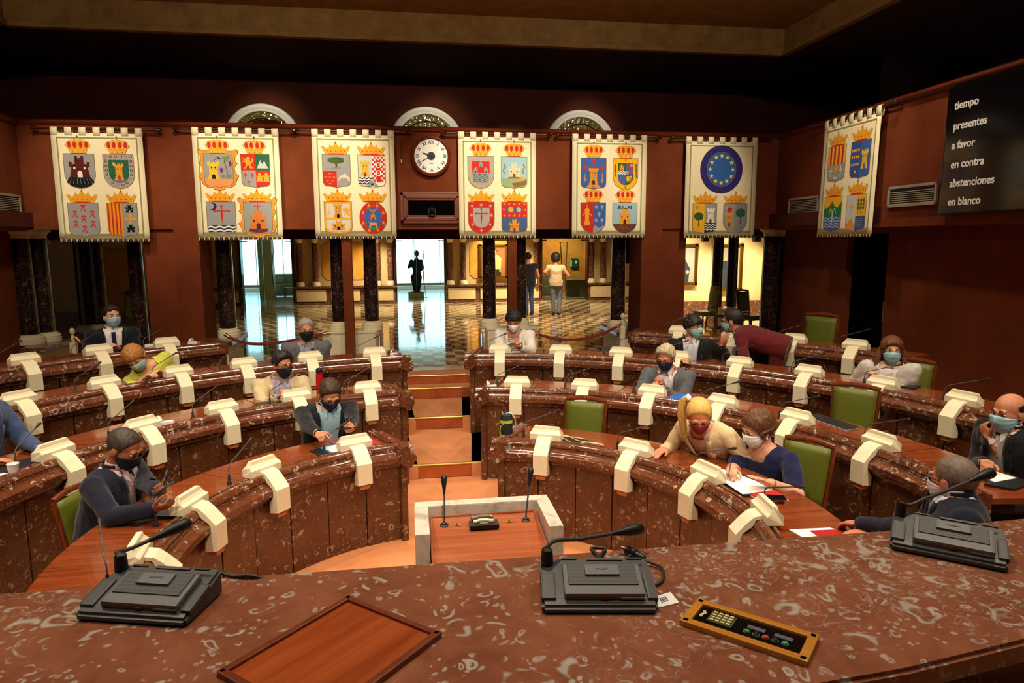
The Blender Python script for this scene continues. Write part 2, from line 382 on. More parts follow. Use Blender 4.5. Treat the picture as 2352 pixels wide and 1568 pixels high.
# lower side walls with the dark doorway on the right
XRW, XLW = 5.8, -5.19
yd1, yd0 = AX(1937, 700, XRW).y, AX(2030, 700, XRW).y
rw = MB()
rw.box((XRW+.1, (yd0-1.6)/2, 1.3), (.2, yd0+1.6, 2.6)); rw.box((XRW+.1, (yd1+10.0)/2, 1.3), (.2, 10.0-yd1, 2.6)); rw.box((XRW+.1, (yd0+yd1)/2, 2.52), (.2, yd1-yd0, .16))
struct('wall_right', rw, 'red_wall')
d1 = struct('door_1', MB().box((XRW+.12, (yd0+yd1)/2, 1.45), (.05, yd1-yd0, 2.05)), 'void')
MB().box((XRW+.08, (yd0+yd1)/2-.02, .95), (.03, (yd1-yd0)*.8, .8)).build('lower_panel', 'void', d1)
MB().tube([(XRW+.06, yd0+.08, 1.35), (XRW+.06, yd0+.08, 1.6)], .012).build('door_handle', 'steel_grey', d1)
struct('wall_left', MB().box((XLW-.1, 4.2, 1.3), (.2, 11.6, 2.6)), 'red_wall')
def mir(x): return 2*CX-x
pl = 0
for sg in (0, 1):
    f = (lambda x: mir(x)) if sg else (lambda x: x)
    for (a, b, y0, y1) in ((-3.04, -2.73, 9.6, 10.15), (-3.46, -3.04, 9.74, 10.15)):
        pl += 1; x0, x1 = sorted((f(a), f(b))); struct('wall_pillar_%d' % pl, MB().box(((x0+x1)/2, (y0+y1)/2, 1.4), (x1-x0, y1-y0, 2.3)), 'red_wall')
    pl += 1; xp = f(-.84); struct('wall_post_%d' % (sg+1), MB().box((xp, 9.68, 1.4), (.13, .12, 2.3)), 'red_wall')
# small white lower wall end blocks behind the third row with the columns standing on them
def column(name, label, x, y, z0, z1, r, m, group=None, cap='cream_stone', seg=22):
    t = thing(name, label, 'column', (x, y, z0), 0, group)
    h = z1-z0
    MB().lathe([(r*1.45, 0), (r*1.45, .05), (r*1.38, .055), (r*1.42, .075), (r*1.35, .095), (r*1.12, .105), (r*1.15, .12), (r*1.04, .13)], seg).build('base', cap, t, True)
    MB().lathe([(r, .12), (r, h*.4), (r*.93, h-.12)], seg).build('shaft', m, t, True, angle=60)
    MB().lathe([(r*.95, h-.13), (r*1.0, h-.11), (r*.98, h-.09), (r*1.25, h-.045), (r*1.4, h-.04), (r*1.4, h)], seg).build('capital', cap, t, True)
    return t
ZP = 1.10
for k, (x0, x1, lab) in enumerate(((-1.24, -.5, 'cream stone pedestal under the two dark columns left of the aisle'), (mir(-.5), mir(-1.24), 'cream stone pedestal behind the person in white jacket, under two dark columns'))):
    t = thing('column_pedestal', lab, 'pedestal', ((x0+x1)/2, 10.02, FL[4]))
    MB().box((0, 0, (ZP-FL[4])/2), (x1-x0, .36, ZP-FL[4]), bev=.012).build('block', 'cream_stone', t)
    MB().box((0, 0, ZP-FL[4]-.012), (x1-x0+.03, .39, .03), bev=.008).build('cap_slab', 'cream_stone', t)
for x, lab in ((-1.01, 'dark marble column on the left cream pedestal, left of the red post'), (-.55, 'dark marble column on the left cream pedestal, nearest the aisle'),
               (1.16, 'dark marble column on the right cream pedestal, nearest the aisle'), (1.62, 'dark marble column on the right cream pedestal, right of the red post')):
    column('dark_column', lab, x, 10.03, ZP, ZB0+.02, .1, 'dark_marble')
# low balustrade walls beside the pillars
def balustrade(name, label, x, y0, y1, side):
    t = thing(name, label, 'balustrade', (x, (y0+y1)/2, FL[4])); L = y1-y0
    MB().box((0, 0, .19), (.16, L, .38)).build('panel_wall', 'cream_panel', t)
    MB().box((0, 0, .41), (.3, L+.06, .07), bev=.012).build('coping', 'brown_marble', t); MB().box((0, 0, .03), (.2, L+.02, .06)).build('plinth', 'brown_marble', t)
    return t
for sg, s_ in ((0, 'left'), (1, 'right')):
    f = (lambda x: mir(x)) if sg else (lambda x: x)
    balustrade('low_balustrade', 'low cream wall with brown marble coping beside the %s red pillar' % s_, f(-2.6), 9.85, 10.75, sg)
    column('dark_column', 'dark marble column on the low wall beside the %s red pillar' % s_, f(-2.62), 10.35, FL[4]+.445, ZB0+.02, .115, 'dark_marble')
for k, px in enumerate((55, 93)):
    x = AY(px, 650, 10.1+.25*k).x; column('dark_column', 'thick dark column at the far left opening, %s of two' % ('outer', 'inner')[k], x, 10.1+.25*k, FL[4]+.445, ZB0+.02, .13, 'dark_marble')
for k, px in enumerate((1768, 1796)):
    x = AY(px, 650, 10.1+.25*k).x; column('dark_column', 'thick dark column at the far right opening, %s of two' % ('inner', 'outer')[k], x, 10.1+.25*k, FL[4]+.12, ZB0+.02, .13, 'dark_marble')
balustrade('low_balustrade', 'low cream wall with brown coping under the far left column', AY(95, 800, 9.9).x, 9.7, 10.5, 0)
x = AY(315, 650, 10.4).x; column('dark_column', 'dark column between the far left opening and the red pillar', x, 10.4, FL[4]+.2, ZB0+.02, .1, 'dark_marble')
# ------------------------------------------------------------------ foyer beyond
YF = 20.3
def xf(px): return AY(px, 600, YF).x
ZH = 2.42
ops = [(xf(553), xf(674)), (xf(908), xf(1022)), (xf(1241), xf(1349))]
fw_ = MB(); edges = [-12]+[v for o in ops for v in o]+[11]
for i in range(0, len(edges), 2): fw_.box(((edges[i]+edges[i+1])/2, YF+.1, 1.6), (edges[i+1]-edges[i], .2, 2.2))
for a, b in ops: fw_.box(((a+b)/2, YF+.1, 2.6), (b-a, .2, .36))
struct('wall_foyer_back', fw_, 'beige_wall')
struct('ceiling_foyer', MB().box((.5, 20, 2.86), (24, 17, .1)), 'ivory_wall')
struct('wall_foyer_left', MB().box((-11.4, 19, 1.7), (.2, 18.6, 2.3)), 'beige_wall'); struct('wall_foyer_right', MB().box((12.3, 19, 1.7), (.2, 18.6, 2.3)), 'beige_wall')
# checkered frieze
fz = struct('trim_6', MB().box((1.5, YF-.04, 2.56), (14, .1, .24)), 'dark_wood')
tmb = MB().box((0, 0, 0), (.095, .03, .1)); pm = tmb.mesh('frieze_tile', 'cream_panel'); gm = tmb.mesh('frieze_tile', 'dark_green_leather')
for i in range(44):
    xx = -3.4+i*.2
    if 690 < 1176+F_PX*((Vector((xx, YF, 2.56))-CAM).dot(RT))/((Vector((xx, YF, 2.56))-CAM).dot(FW)) < 1330:
        o = bpy.data.objects.new('frieze_tile', pm); COL.objects.link(o); o.parent = fz; o.location = (xx, YF-.1, 2.57)
struct('trim_7', MB().box((1.5, YF-.1, 2.44), (14, .16, .05)), 'brown_marble')
# dado with framed cream panels between the doors
dn = 0
for (a, b) in ((ops[0][1], ops[1][0]), (ops[1][1], ops[2][0]), (ops[2][1], ops[2][1]+3.6), (ops[0][0]-3, ops[0][0])):
    dn += 1; w_ = b-a; cx = (a+b)/2
    d = struct('trim_%d' % (7+dn), MB().box((cx, YF-.06, .8), (w_, .2, .5)), 'brown_marble')
    MB().box((cx, YF-.08, 1.05), (w_+.05, .3, .06), bev=.01).build('dado_coping', 'brown_marble', d); MB().box((cx, YF-.09, .585), (w_+.05, .28, .06), bev=.01).build('dado_foot', 'brown_marble', d)
    n = max(1, round(w_/.95))
    for i in range(n):
        MB().box((a+(i+.5)*w_/n, YF-.17, .81), (w_/n-.14, .03, .34), bev=.014).build('dado_panel', 'cream_panel', d)
for px, lab in ((688, 'brown marble column right of the sofa doorway, left one of the pair'), (724, 'brown marble column right of the sofa doorway, right one of the pair'),
                (866, 'brown marble column left of the statue doorway, left one of the pair'), (896, 'brown marble column left of the statue doorway, right one of the pair'),
                (1034, 'brown marble column right of the statue doorway, left one of the pair'), (1064, 'brown marble column beside the lit portrait painting'),
                (1231, 'brown marble column left of the amber doorway'), (1358, 'brown marble column right of the amber doorway, left one of the pair'), (1385, 'brown marble column right of the amber doorway, right one of the pair')):
    column('foyer_column', lab, AY(px, 600, YF-.12).x, YF-.12, 1.08, 2.43, .082, 'brown_marble', 'foyer columns', seg=16)
# amber recessed panels in the foyer wall
def octpanel(name, x0, x1, z0, z1, m, c=.12):
    p = [(x0+c, z0), (x1-c, z0), (x1, z0+c), (x1, z1-c), (x1-c, z1), (x0+c, z1), (x0, z1-c), (x0, z0+c)]
    M = Matrix(((1, 0, 0, 0), (0, 0, 1, YF-.02), (0, 1, 0, 0), (0, 0, 0, 1)))
    mb = MB(); mb.prism(p, .03, M); return struct(name, mb, m)
octpanel('wall_amber_panel_left', AY(740, 600, YF).x, AY(842, 600, YF).x, 1.25, 2.3, 'amber_wall'); octpanel('wall_amber_panel_right', AY(1079, 600, YF).x, AY(1182, 600, YF).x, 1.25, 2.32, 'amber_wall')
# door frames, glass doors
for k, (a, b) in enumerate(ops):
    d = struct('door_%d' % (k+2), MB().box(((a+b)/2, YF-.02, ZH+.03), (b-a+.12, .26, .09)), 'dark_wood')
    for x in (a, b): MB().box((x, YF-.02, 1.5), (.07, .26, 1.9)).build('jamb', 'dark_wood', d)
    if k != 1:
        MB().box(((a+b)/2+(.32 if k else -.5), YF+.15, 1.49), (.7, .012, 1.84)).build('glass_pane', 'glass', d)
    MB().box((a+.12, YF+.02, 2.36), (.16, .04, .03)).build('door_closer', 'black', d); MB().box((b-.12, YF+.02, 2.36), (.16, .04, .03)).build('door_closer', 'black', d)
# daylight window wall of the lounge behind the doors
m = mat('daylight', (.8, .95, 1), .5, emit=(.42, .82, 1.0), es=3.2)
N = NT(m); wv = N.n('ShaderNodeTexWave', Scale=2.2); wv.wave_type = 'BANDS'; N.l(N.co(), wv.inputs['Vector'])
N.l(N.rng(wv.outputs['Fac'], 0, 1, 0.95, 1.15), N.b.inputs['Emission Strength'])
w1 = struct('window_1', MB().box((-2.2, 26.2, 1.9), (11, .05, 2.5)), 'daylight')
for i in range(12): MB().box((-7.4+i*.95, 26.12, 1.9), (.025, .04, 2.4)).build('mullion', 'white', w1)
MB().box((-2.2, 26.1, .72), (11, .1, .1)).build('sill', 'steel_grey', w1)
struct('ceiling_lounge', MB().box((.5, 28, 3.0), (24, 5, .1)), 'white')
struct('wall_lounge_pillar', MB().box((AY(610, 600, 22.5).x, 22.6, 1.7), (.42, .4, 2.4)), 'beige_wall')
struct('wall_lounge_right', MB().box((AY(1120, 600, 22).x, 23.4, 1.7), (.2, 6, 2.4)), 'beige_wall')
struct('wall_amber_room', MB().box((AY(1300, 600, 22.4).x, 22.9, 1.7), (3.4, .2, 2.4)), 'amber_wall')
# corridor at the right with portraits, darker bay at the left
YC = 15.6
struct('wall_corridor_right', MB().box((AY(1700, 600, YC).x, YC+.1, 1.6), (4.4, .2, 2.2)), 'ivory_wall')
struct('trim_12', MB().box((AY(1700, 600, YC).x, YC-.03, .72), (4.4, .12, .36)), 'brown_marble')
struct('wall_corridor_left', MB().box((AY(220, 600, YC).x, YC+.1, 1.6), (4.4, .2, 2.2)), 'ivory_wall')
struct('trim_13', MB().box((AY(220, 600, YC).x, YC-.03, .72), (4.4, .12, .36)), 'brown_marble')
struct('wall_corridor_left_panel', MB().box((AY(275, 600, YC-.05).x, YC-.05, 1.5), (.8, .05, 1.4)), 'amber_wall')
for k, px in enumerate((1648, 1682)):
    column('dark_column', 'slim dark column before the corridor portraits, %s one' % ('left', 'right')[k], AY(px, 620, 13.4).x, 13.4, FL[4]+.3, 2.78, .11, 'dark_marble')
t = thing('column_pedestal', 'cream panelled pedestal under the two slim dark columns', 'pedestal', (AY(1665, 720, 13.4).x, 13.4, FL[4]))
MB().box((0, 0, .14), (.66, .4, .28), bev=.01).build('block', 'brown_marble', t); MB().box((0, -.205, .14), (.5, .02, .18), bev=.008).build('front_panel', 'cream_panel', t)
for k, px in enumerate((190, 222)):
    column('dark_column', 'slim dark column in the dim left bay, %s one' % ('left', 'right')[k], AY(px, 620, 13.4).x, 13.4, FL[4]+.2, 2.78, .13, 'dark_marble')
# foyer lamps, one of them fill added over the walking figure
for x, y, e in ((-1.0, 19.3, 26), (2.9, 19.3, 34), (5.0, 18.6, 14), (2, 14, 20), (-2.2, 15, 12), (6.6, 14.6, 34), (8.1, 14.6, 26), (6.9, 13, 10), (3.5, 15.4, 16), (1.2, 17.2, 14), (-3.2, 12.6, 6)):
    spot('foyer_downlight_and_fill', (x, y, 2.78), (x, y+.25, 0), e*5, 120, .8, (1, .8, .5))
# ------------------------------------------------------------------ arched windows of the gallery
m = mat('stained_glass', S(120, 100, 36), .12, coat=.5); N = NT(m); v = N.n('ShaderNodeTexVoronoi', Scale=16); v.feature = 'F1'; N.l(N.co(), v.inputs['Vector'])
N.col(N.mix(N.rng(N.noise(N.co(), 6, 3).outputs['Fac'], .35, .65), S(116, 98, 34), S(84, 82, 34))); N.bump(v.outputs['Distance'], .5, .02)
for k, (pc, pr, pt) in enumerate(((605, 688, 243), (980, 1058, 250), (1332, 1406, 257))):
    c = AY(pc, 312, 12.0); R = AY(pr, 312, 12.0).x-c.x+.02; zc = AY(pc, pt, 12.0).z-R
    o = struct('window_%d' % (k+2), MB().add([(c.x+R*.86*math.cos(a*PI/24), 11.985, zc+R*.86*math.sin(a*PI/24)) for a in range(25)], [tuple(range(25))]), 'stained_glass')
    MB().add([(c.x-R*.86, 11.985, zc-1.2), (c.x+R*.86, 11.985, zc-1.2), (c.x+R*.86, 11.985, zc), (c.x-R*.86, 11.985, zc)], [(0, 1, 2, 3)]).build('lower_pane', 'stained_glass', o)
    for ri, (rr_, th) in enumerate(((R*.97, .05), (R*.885, .03))):
        MB().tube([(c.x+rr_*math.cos(a*PI/24), 11.97, zc+rr_*math.sin(a*PI/24)) for a in range(25)], th, 8).build('arch_moulding', 'white', o, True)
    lead = MB()
    lead.tube([(c.x+R*.66*math.cos(a*PI/16), 11.975, zc+R*.66*math.sin(a*PI/16)) for a in range(17)], .008, 6)
    lead.tube([(c.x+R*.42*math.cos(a*PI/16), 11.975, zc+R*.42*math.sin(a*PI/16)) for a in range(17)], .007, 6)
    for a in range(1, 8):
        ca, sa = math.cos(a*PI/8), math.sin(a*PI/8); lead.tube([(c.x+R*.42*ca, 11.975, zc+R*.42*sa), (c.x+R*.86*ca, 11.975, zc+R*.86*sa)], .006, 5)
    lead.build('leading', 'black', o)
# ================================================================== curved marble desks
ROWS = [('front', 1.56, 112), ('second', 2.83, 98), ('third', 4.0, 86), ('back', 5.05, 63)]
BRA = [(26.2, 51.7, 74.0, 96.5), (14.2, 27.2, 40.0, 53.0, 66.2, 80.3), (10, 19.75, 29.3, 38.1, 47.3, 57, 66.5, 76), (35, 42.5, 49.8, 57)]
AW = .285
EA = (27, 23, 16)
def cutx(o, x, keep_right, y=0.0, ang=0.0):
    bm = bmesh.new(); bm.from_mesh(o.data)
    r = bmesh.ops.bisect_plane(bm, geom=bm.verts[:]+bm.edges[:]+bm.faces[:], plane_co=(x, y, 0), plane_no=(math.cos(ang), math.sin(ang) if not keep_right else -math.sin(ang), 0), clear_inner=keep_right, clear_outer=not keep_right)
    ed = [e for e in r['geom_cut'] if isinstance(e, bmesh.types.BMEdge)]
    try: bmesh.ops.contextual_create(bm, geom=ed)
    except Exception: pass
    bm.to_mesh(o.data); bm.free()
RIM = [(.0, .662), (.0, .70), (.006, .704), (.028, .708), (.046, .718), (.056, .734), (.056, .742), (.07, .742), (.066, .754), (.072, .772), (.088, .788), (.108, .793), (.126, .788), (.14, .774), (.143, .766), (.15, .766), (.15, .782), (.17, .782), (.17, .66), (.09, .615), (.05, .615), (.044, .635), (.028, .64), (.024, .662)]
desk_z = .757
for ri, (rn, r0, amax) in enumerate(ROWS):
    zf = FL[ri]; zb = FL[max(ri-1, 0)]-zf
    for sg, side in ((-1, 'left'), (1, 'right')):
        t = thing('curved_desk', '%s curved row of red marble desks %s of the aisle' % (rn if rn != 'front' else 'lowest front', side), 'desk', (CX, CY, zf))
        a0 = math.radians(28.6 if ri == 3 else 0.5); a1 = math.radians(amax)
        n = max(16, int((a1-a0)*r0/.06))
        xe = AW*sg if ri < 3 else None
        ea = math.radians(EA[ri]) if ri < 3 else 0; yc = math.sqrt(r0*r0-AW*AW)
        def fin(o):
            if xe is not None: cutx(o, xe, sg > 0, yc, ea)
            return o
        rim = MB().arc([(r0+p, z) for p, z in RIM], sg*a0, sg*a1, n).build('marble_rim', 'red_marble', t); fin(rim); shade(rim.data, 30)
        # wooden writing surface in boards
        nb = max(3, round((a1-a0)*r0/.75))
        for i in range(nb):
            b0, b1 = a0+(a1-a0)*i/nb, a0+(a1-a0)*(i+1)/nb
            if ri < 3 and i == 0 and math.sin(b1)*r0 < AW+.05: continue
            fin(MB().arc([(r0+.172, desk_z-.035), (r0+.172, desk_z), (r0+.60, desk_z), (r0+.605, desk_z-.035)], sg*b0, sg*(b1-.003), 10).build('desk_board', 'desk_wood', t))
        # front panel slabs with open joints
        MB_back = MB().arc([(r0+.095, zb), (r0+.095, .62), (r0+.12, .62), (r0+.12, zb)], sg*a0, sg*a1, n).build('panel_backing', 'dark_wood', t); (cutx(MB_back, xe+sg*.06, sg > 0, yc, ea) if xe is not None else None)
        pw = .33/(r0+.07)*(.95 if ri == 0 else 1.25); pm_ = None; i = 0
        e0 = max(a0, math.asin(min(1, (AW+.10)/(r0+.07))) if ri < 3 else a0)
        npan = int((a1-e0)/pw)
        for i in range(npan):
            if pm_ is None:
                pm_ = [MB().arc([(r0+.07+dr, zb), (r0+.07+dr, .64), (r0+.1, .64), (r0+.1, zb)], sg*.004/(r0), sg*(pw-.003), 4).mesh('panel', 'panel_marble') for dr in (0, .004)]
            o = bpy.data.objects.new('panel', pm_[i % 2]); COL.objects.link(o); o.parent = t; o.rotation_euler[2] = -sg*(e0+i*pw)
        # end of the row at the aisle: cheek panel and its own moulded rim
        if ri < 3:
            yf = math.sqrt(r0*r0-AW*AW); y1 = yf+.68
            Me = Matrix.Translation((xe, yf, 0)) @ Matrix.Rotation(-sg*ea, 4, 'Z') @ Matrix.Translation((-xe, -yf, 0))
            MB().box((xe+sg*(.065+.02), (yf+.05+y1)/2, (zb+.64)/2), (.05, y1-yf-.05, .64-zb), Me).build('end_panel', 'panel_marble', t)
            mb = MB(); k = len(RIM); vs = []
            for y in (yf-.0, y1-.05):
                vs += [(xe+sg*(p*.8), y, z) for p, z in RIM]
            fs = [(j, (j+1) % k, k+(j+1) % k, k+j) for j in range(k)]+[tuple(range(k)), tuple(range(k, 2*k))]
            o = mb.add(vs, fs, Me).build('end_rim', 'red_marble', t); shade(o.data, 30)
        else:
            ca, sa = math.cos(a0), math.sin(a0); M = Matrix.Rotation(-sg*a0, 4, 'Z')
            mb = MB(); mb.box((0, r0+.38, (zb+.64)/2), (.06, .6, .64-zb), M); mb.build('end_panel', 'panel_marble', t)
            mb = MB(); mb.box((-sg*.0, r0+.36, .71), (.1, .62, .13), M, bev=.02); mb.build('end_rim', 'red_marble', t)
# ---- cream stone brackets hooked over the rim, one per seat
def bracket_proto():
    t = thing('stone_bracket', '', 'bracket')
    prof = [(-.035, .545), (-.035, .705), (.03, .775), (.07, .808), (.115, .818), (.125, .818), (.125, .79), (.12, .795), (.1, .793), (.08, .79), (.06, .75), (.012, .715), (.0, .70), (.0, .66), (.04, .60), (.04, .535)]
    M = Matrix(((0, 0, 1, -.058), (1, 0, 0, 0), (0, 1, 0, 0), (0, 0, 0, 1)))
    o = MB().prism(prof, .116, M).build('hook_block', 'cream_stone', t)
    p2 = [(.16, .785), (.16, .835), (.168, .842), (.18, .850), (.192, .868), (.196, .89), (.225, .89), (.23, .862), (.245, .845), (.255, .838), (.255, .785)]
    mb = MB(); vs = []; k = len(p2)
    for x, inset in ((-.128, 0), (.128, 0)):
        for p, z in p2:
            ins = 0 if z < .84 else (z-.838)*.55
            vs.append((x-math.copysign(ins, x), p-.045, z))
    mb.add(vs, [(j, (j+1) % k, k+(j+1) % k, k+j) for j in range(k)]+[tuple(range(k)), tuple(range(k, 2*k))])
    o2 = mb.build('moulded_bar', 'cream_stone', t)
    MB().prism([(-.05, 0), (.05, 0), (.035, -.03), (-.035, -.03)], .06, Matrix(((1, 0, 0, 0), (0, 0, 1, -.02), (0, 1, 0, .536), (0, 0, 0, 1)))).build('wooden_corbel', 'corbel_wood', t)
    return t
# ---- gooseneck microphones
def mic_proto(sg=1):
    t = thing('desk_microphone', '', 'microphone')
    MB().lathe([(.016, 0), (.016, .012), (.011, .018), (.0085, .06), (.006, .065)], 12).build('base', 'black_plastic', t, True)
    p = [(0, 0, .05), (0, 0, .085)]+[tuple(v) for v in bez((0, 0, .085), (0, 0, .125), (.02, .01, .135), (.06, .02, .148), 6)]+[(.2, .05, .20), (.235, .058, .213)]
    MB().tube(p, .0038, 8).build('gooseneck', 'dark_plastic', t, True)
    MB().tube([(.225, .056, .209), (.24, .059, .2145), (.262, .064, .2225), (.285, .069, .231), (.292, .0705, .2335)], .01, 10, rr=[.004, .006, .0085, .0115, .006]).build('capsule', 'black_plastic', t, True)
    return t
bp = bracket_proto(); mp = mic_proto(); fb = fm = True
for ri, (rn, r0, amax) in enumerate(ROWS):
    for sg, side in ((-1, 'left'), (1, 'right')):
        for k, a in enumerate(BRA[ri]):
            th = sg*math.radians(a); rz = -th
            if ri == 1 and sg < 0 and k > 5: continue
            base = Vector((CX+r0*math.sin(th), CY+r0*math.cos(th), FL[ri]))
            lab = 'cream stone bracket on the %s %s desk row, %s from the aisle' % (rn, side, ORD[k])
            if fb: bp.location = base; bp.rotation_euler = (0, 0, rz); bp['label'] = lab; fb = False
            else: tree_copy(bp, base, rz, lab)
            # microphone stands just left of the bar
            q = base+Matrix.Rotation(rz, 3, 'Z') @ Vector((-.215, .235, desk_z))
            yaw = rz+math.radians(6)
            lab = 'gooseneck microphone on the %s %s desk row, beside the %s bracket from the aisle' % (rn, side, ORD[k])
            if fm: mp.location = q; mp.rotation_euler = (0, 0, yaw); mp['label'] = lab; fm = False
            else: tree_copy(mp, q, yaw, lab)
# ---- dais in the foreground
ZD = 1.70
t = thing('dais_desk', 'long red marble presiding desk top in the foreground', 'desk', (.35, 1.2, 0))
poly = [(-1.6, 1.39), (-.9, 1.395), (.3, 1.39), (1.2, 1.39), (1.65, 1.41), (2.2, 1.45), (2.2, 1.1), (1.6, 1.02), (1.3, .99), (1.03, .94), (.78, .9), (.5, .875), (0, .86), (-.6, .87), (-1.6, .92)]
mb = MB().prism([(x-.35, y-1.2) for x, y in poly], .045, Matrix.Translation((0, 0, ZD-.045)))
o = mb.build('marble_top', 'dais_marble', t)
bmm = bmesh.new(); bmm.from_mesh(o.data); bmesh.ops.bevel(bmm, geom=[e for e in bmm.edges if abs(e.verts[0].co.z-e.verts[1].co.z) < 1e-4], offset=.007, segments=2, affect='EDGES'); bmm.to_mesh(o.data); bmm.free()
MB().box((0, .08, .85), (3.3, .05, 1.62)).build('front_panel', 'panel_marble', t)
MB().box((0, -.3, .85), (3.3, .05, .5)).build('apron', 'dark_wood', t)
struct('floor_dais', MB().box((.35, -.1, .35), (6, 2.4, .7)), 'carpet')
# wooden inset board lying in the marble
P = [AZ(*p, ZD) for p in ((545, 1528), (800, 1376), (1015, 1462))]
ex = (P[2]-P[1]); L1 = ex.length; ex.normalize(); ey = Vector((-ex.y, ex.x, 0)); L2 = .28
c = P[1]+ex*(L1/2)-ey*(L2/2); rz = math.atan2(ex.y, ex.x)
t = thing('wooden_inset', 'framed red-brown wooden board set into the marble desk', 'board', (c.x, c.y, ZD), rz)
MB().box((0, 0, .002), (L1-.02, L2-.02, .006)).build('board', 'inset_wood', t)
fr = MB()
for (x, y, a, b) in ((0, L2/2-.006, L1, .014), (0, -L2/2+.006, L1, .014), (L1/2-.006, 0, .014, L2), (-L1/2+.006, 0, .014, L2)): MB().box((x, y, .004), (a, b, .012), bev=.003).build('frame_strip', 'frame_wood', t)
# voting keypad panel
P = [AZ(*p, ZD) for p in ((1555, 1434), (1603, 1384), (1882, 1470), (1850, 1538))]
ex = (P[2]-P[1]); L1 = ex.length; ex.normalize(); ey = Vector((-ex.y, ex.x, 0)); L2 = abs((P[0]-P[1]).dot(ey))
c = P[1]+ex*(L1/2)-ey*(L2/2); rz = math.atan2(ex.y, ex.x)
t = thing('voting_keypad', 'black voting keypad in a golden wooden frame on the marble desk', 'keypad', (c.x, c.y, ZD), rz)
MB().box((0, 0, .004), (L1-.03, L2-.03, .004)).build('black_plate', 'black_gloss', t)
for (x, y, a, b) in ((0, L2/2-.008, L1, .017), (0, -L2/2+.008, L1, .017), (L1/2-.008, 0, .017, L2), (-L1/2+.008, 0, .017, L2)): MB().box((x, y, .005), (a, b, .012), bev=.004).build('frame_strip', 'gold_wood', t)
MB().box((-.048, .003, .0065), (.044, .036, .003)).build('key_field', 'dark_green_leather', t)
km = MB().box((0, 0, 0), (.0075, .005, .004), bev=.0012).mesh('key', 'cream_panel')
for i in range(4):
    for j in range(4): o = bpy.data.objects.new('key', km); COL.objects.link(o); o.parent = t; o.location = (-.0625+i*.0098, -.0105+j*.009, .009)
for x in (.012, .058): MB().box((x, .007, .007), (.03, .011, .003)).build('display', 'lcd', t)
for x, mt in ((.0, 'green_button'), (.016, 'black'), (.032, 'red_button'), (.048, 'black'), (.064, 'green_button')):
    MB().lathe([(.005, 0), (.005, .003), (.004, .004)], 14).build('button', mt, t, True, loc=(x, -.009, .006)); MB().lathe([(.0062, 0), (.0062, .0014), (.0052, .0014)], 14).build('button_ring', 'steel_grey', t, loc=(x, -.009, .006))
MB().tube([(-.083, .012, .0085), (-.079, .006, .0085), (-.084, -.004, .0085), (-.081, -.01, .0085)], .003, 6, flat=.3).build('worn_mark', 'cream_panel', t)
# ---- conference microphone units on the dais
def conf_unit(label, loc, rz, neck, brand=False):
    t = thing('conference_microphone', label, 'microphone', loc, rz); W_, D_ = .215, .128
    p = [(-D_/2, .0), (D_/2, 0), (D_/2, .05), (-D_/2+.02, .024), (-D_/2, .016)]
    M = Matrix(((0, 0, 1, -W_/2), (1, 0, 0, 0), (0, 1, 0, 0), (0, 0, 0, 1)))
    o = MB().prism(p, W_, M).build('body', 'dark_plastic', t)
    b = bmesh.new(); b.from_mesh(o.data); bmesh.ops.bevel(b, geom=b.edges[:], offset=.005, segments=2, affect='EDGES'); b.to_mesh(o.data); b.free()
    sl = math.atan2(.026, .108); R = Matrix.Translation((0, .012, .042)) @ Matrix.Rotation(sl, 4, 'X')
    MB().box((.01, -.022, .0), (.15, .085, .018), R, bev=.006).build('speaker_lid', 'grey_plastic', t)
    MB().box((.01, -.012, .0095), (.132, .058, .004), R, bev=.002).build('speaker_grille', 'perf_grille', t)
    MB().box((.01, -.005, .0125), (.066, .03, .008), R, bev=.004).build('speaker_badge', 'grey_plastic', t)
    MB().box((.01, -.065, .0), (.014, .004, .006), R).build('talk_light', 'red_plastic', t); MB().box((.062, -.065, -.001), (.045, .003, .004), R).build('label_strip', 'steel_grey', t)
    MB().box((.02, .034, .006), (.07, .007, .004), R, bev=.001).build('button_bar', 'dark_plastic', t); MB().box((-.05, .036, .006), (.03, .005, .003), R).build('button_bar', 'black_plastic', t); MB().box((.078, .036, .006), (.03, .005, .003), R).build('button_bar', 'black_plastic', t)
    MB().box((-.094, -.03, -.006), (.028, .07, .012), R, bev=.004).build('side_key', 'dark_plastic', t); MB().box((.1, -.03, -.006), (.02, .07, .012), R, bev=.004).build('side_key', 'dark_plastic', t)
    if brand:
        o = textmesh('PHILIPS', .007, 'badge_lettering', 'dark_plastic', t, .0004, 'CENTER'); o.matrix_local = R @ Matrix.Translation((.01, -.008, .0167))
    else: MB().box((.01, -.004, .0168), (.026, .004, .001), R).build('badge_mark', 'dark_plastic', t)
    p0 = Vector((-W_/2+.014, .048, .045))
    MB().tube([p0, p0+Vector((0, 0, .03)), p0+Vector(neck[0])*.25+Vector((0, 0, .02))], .01, 12, rr=[.013, .011, .007]).build('boot', 'black_plastic', t, True)
    n = [p0+Vector(q) for q in neck]; pts = bez(p0+Vector((0, 0, .03)), n[0], n[1], n[2], 16); pts += [n[2].lerp(n[3], .5), n[3]]
    MB().tube(pts, .0042, 10).build('gooseneck', 'dark_plastic', t, True)
    d = (n[3]-n[2]).normalized(); e = n[3]
    MB().tube([e-d*.03, e-d*.005, e+d*.015, e+d*.035, e+d*.052, e+d*.06], .012, 14, rr=[.005, .008, .0115, .0135, .013, .006]).build('capsule', 'black_plastic', t, True)
    return t
def perf():
    m = mat('perf_grille', S(58, 59, 62), .5); N = NT(m); v = N.n('ShaderNodeTexVoronoi', Scale=420, Randomness=0); N.l(N.co(), v.inputs['Vector'])
    N.col(N.mix(N.rng(v.outputs['Distance'], .28, .36), S(20, 20, 21), S(74, 75, 79)))
perf()
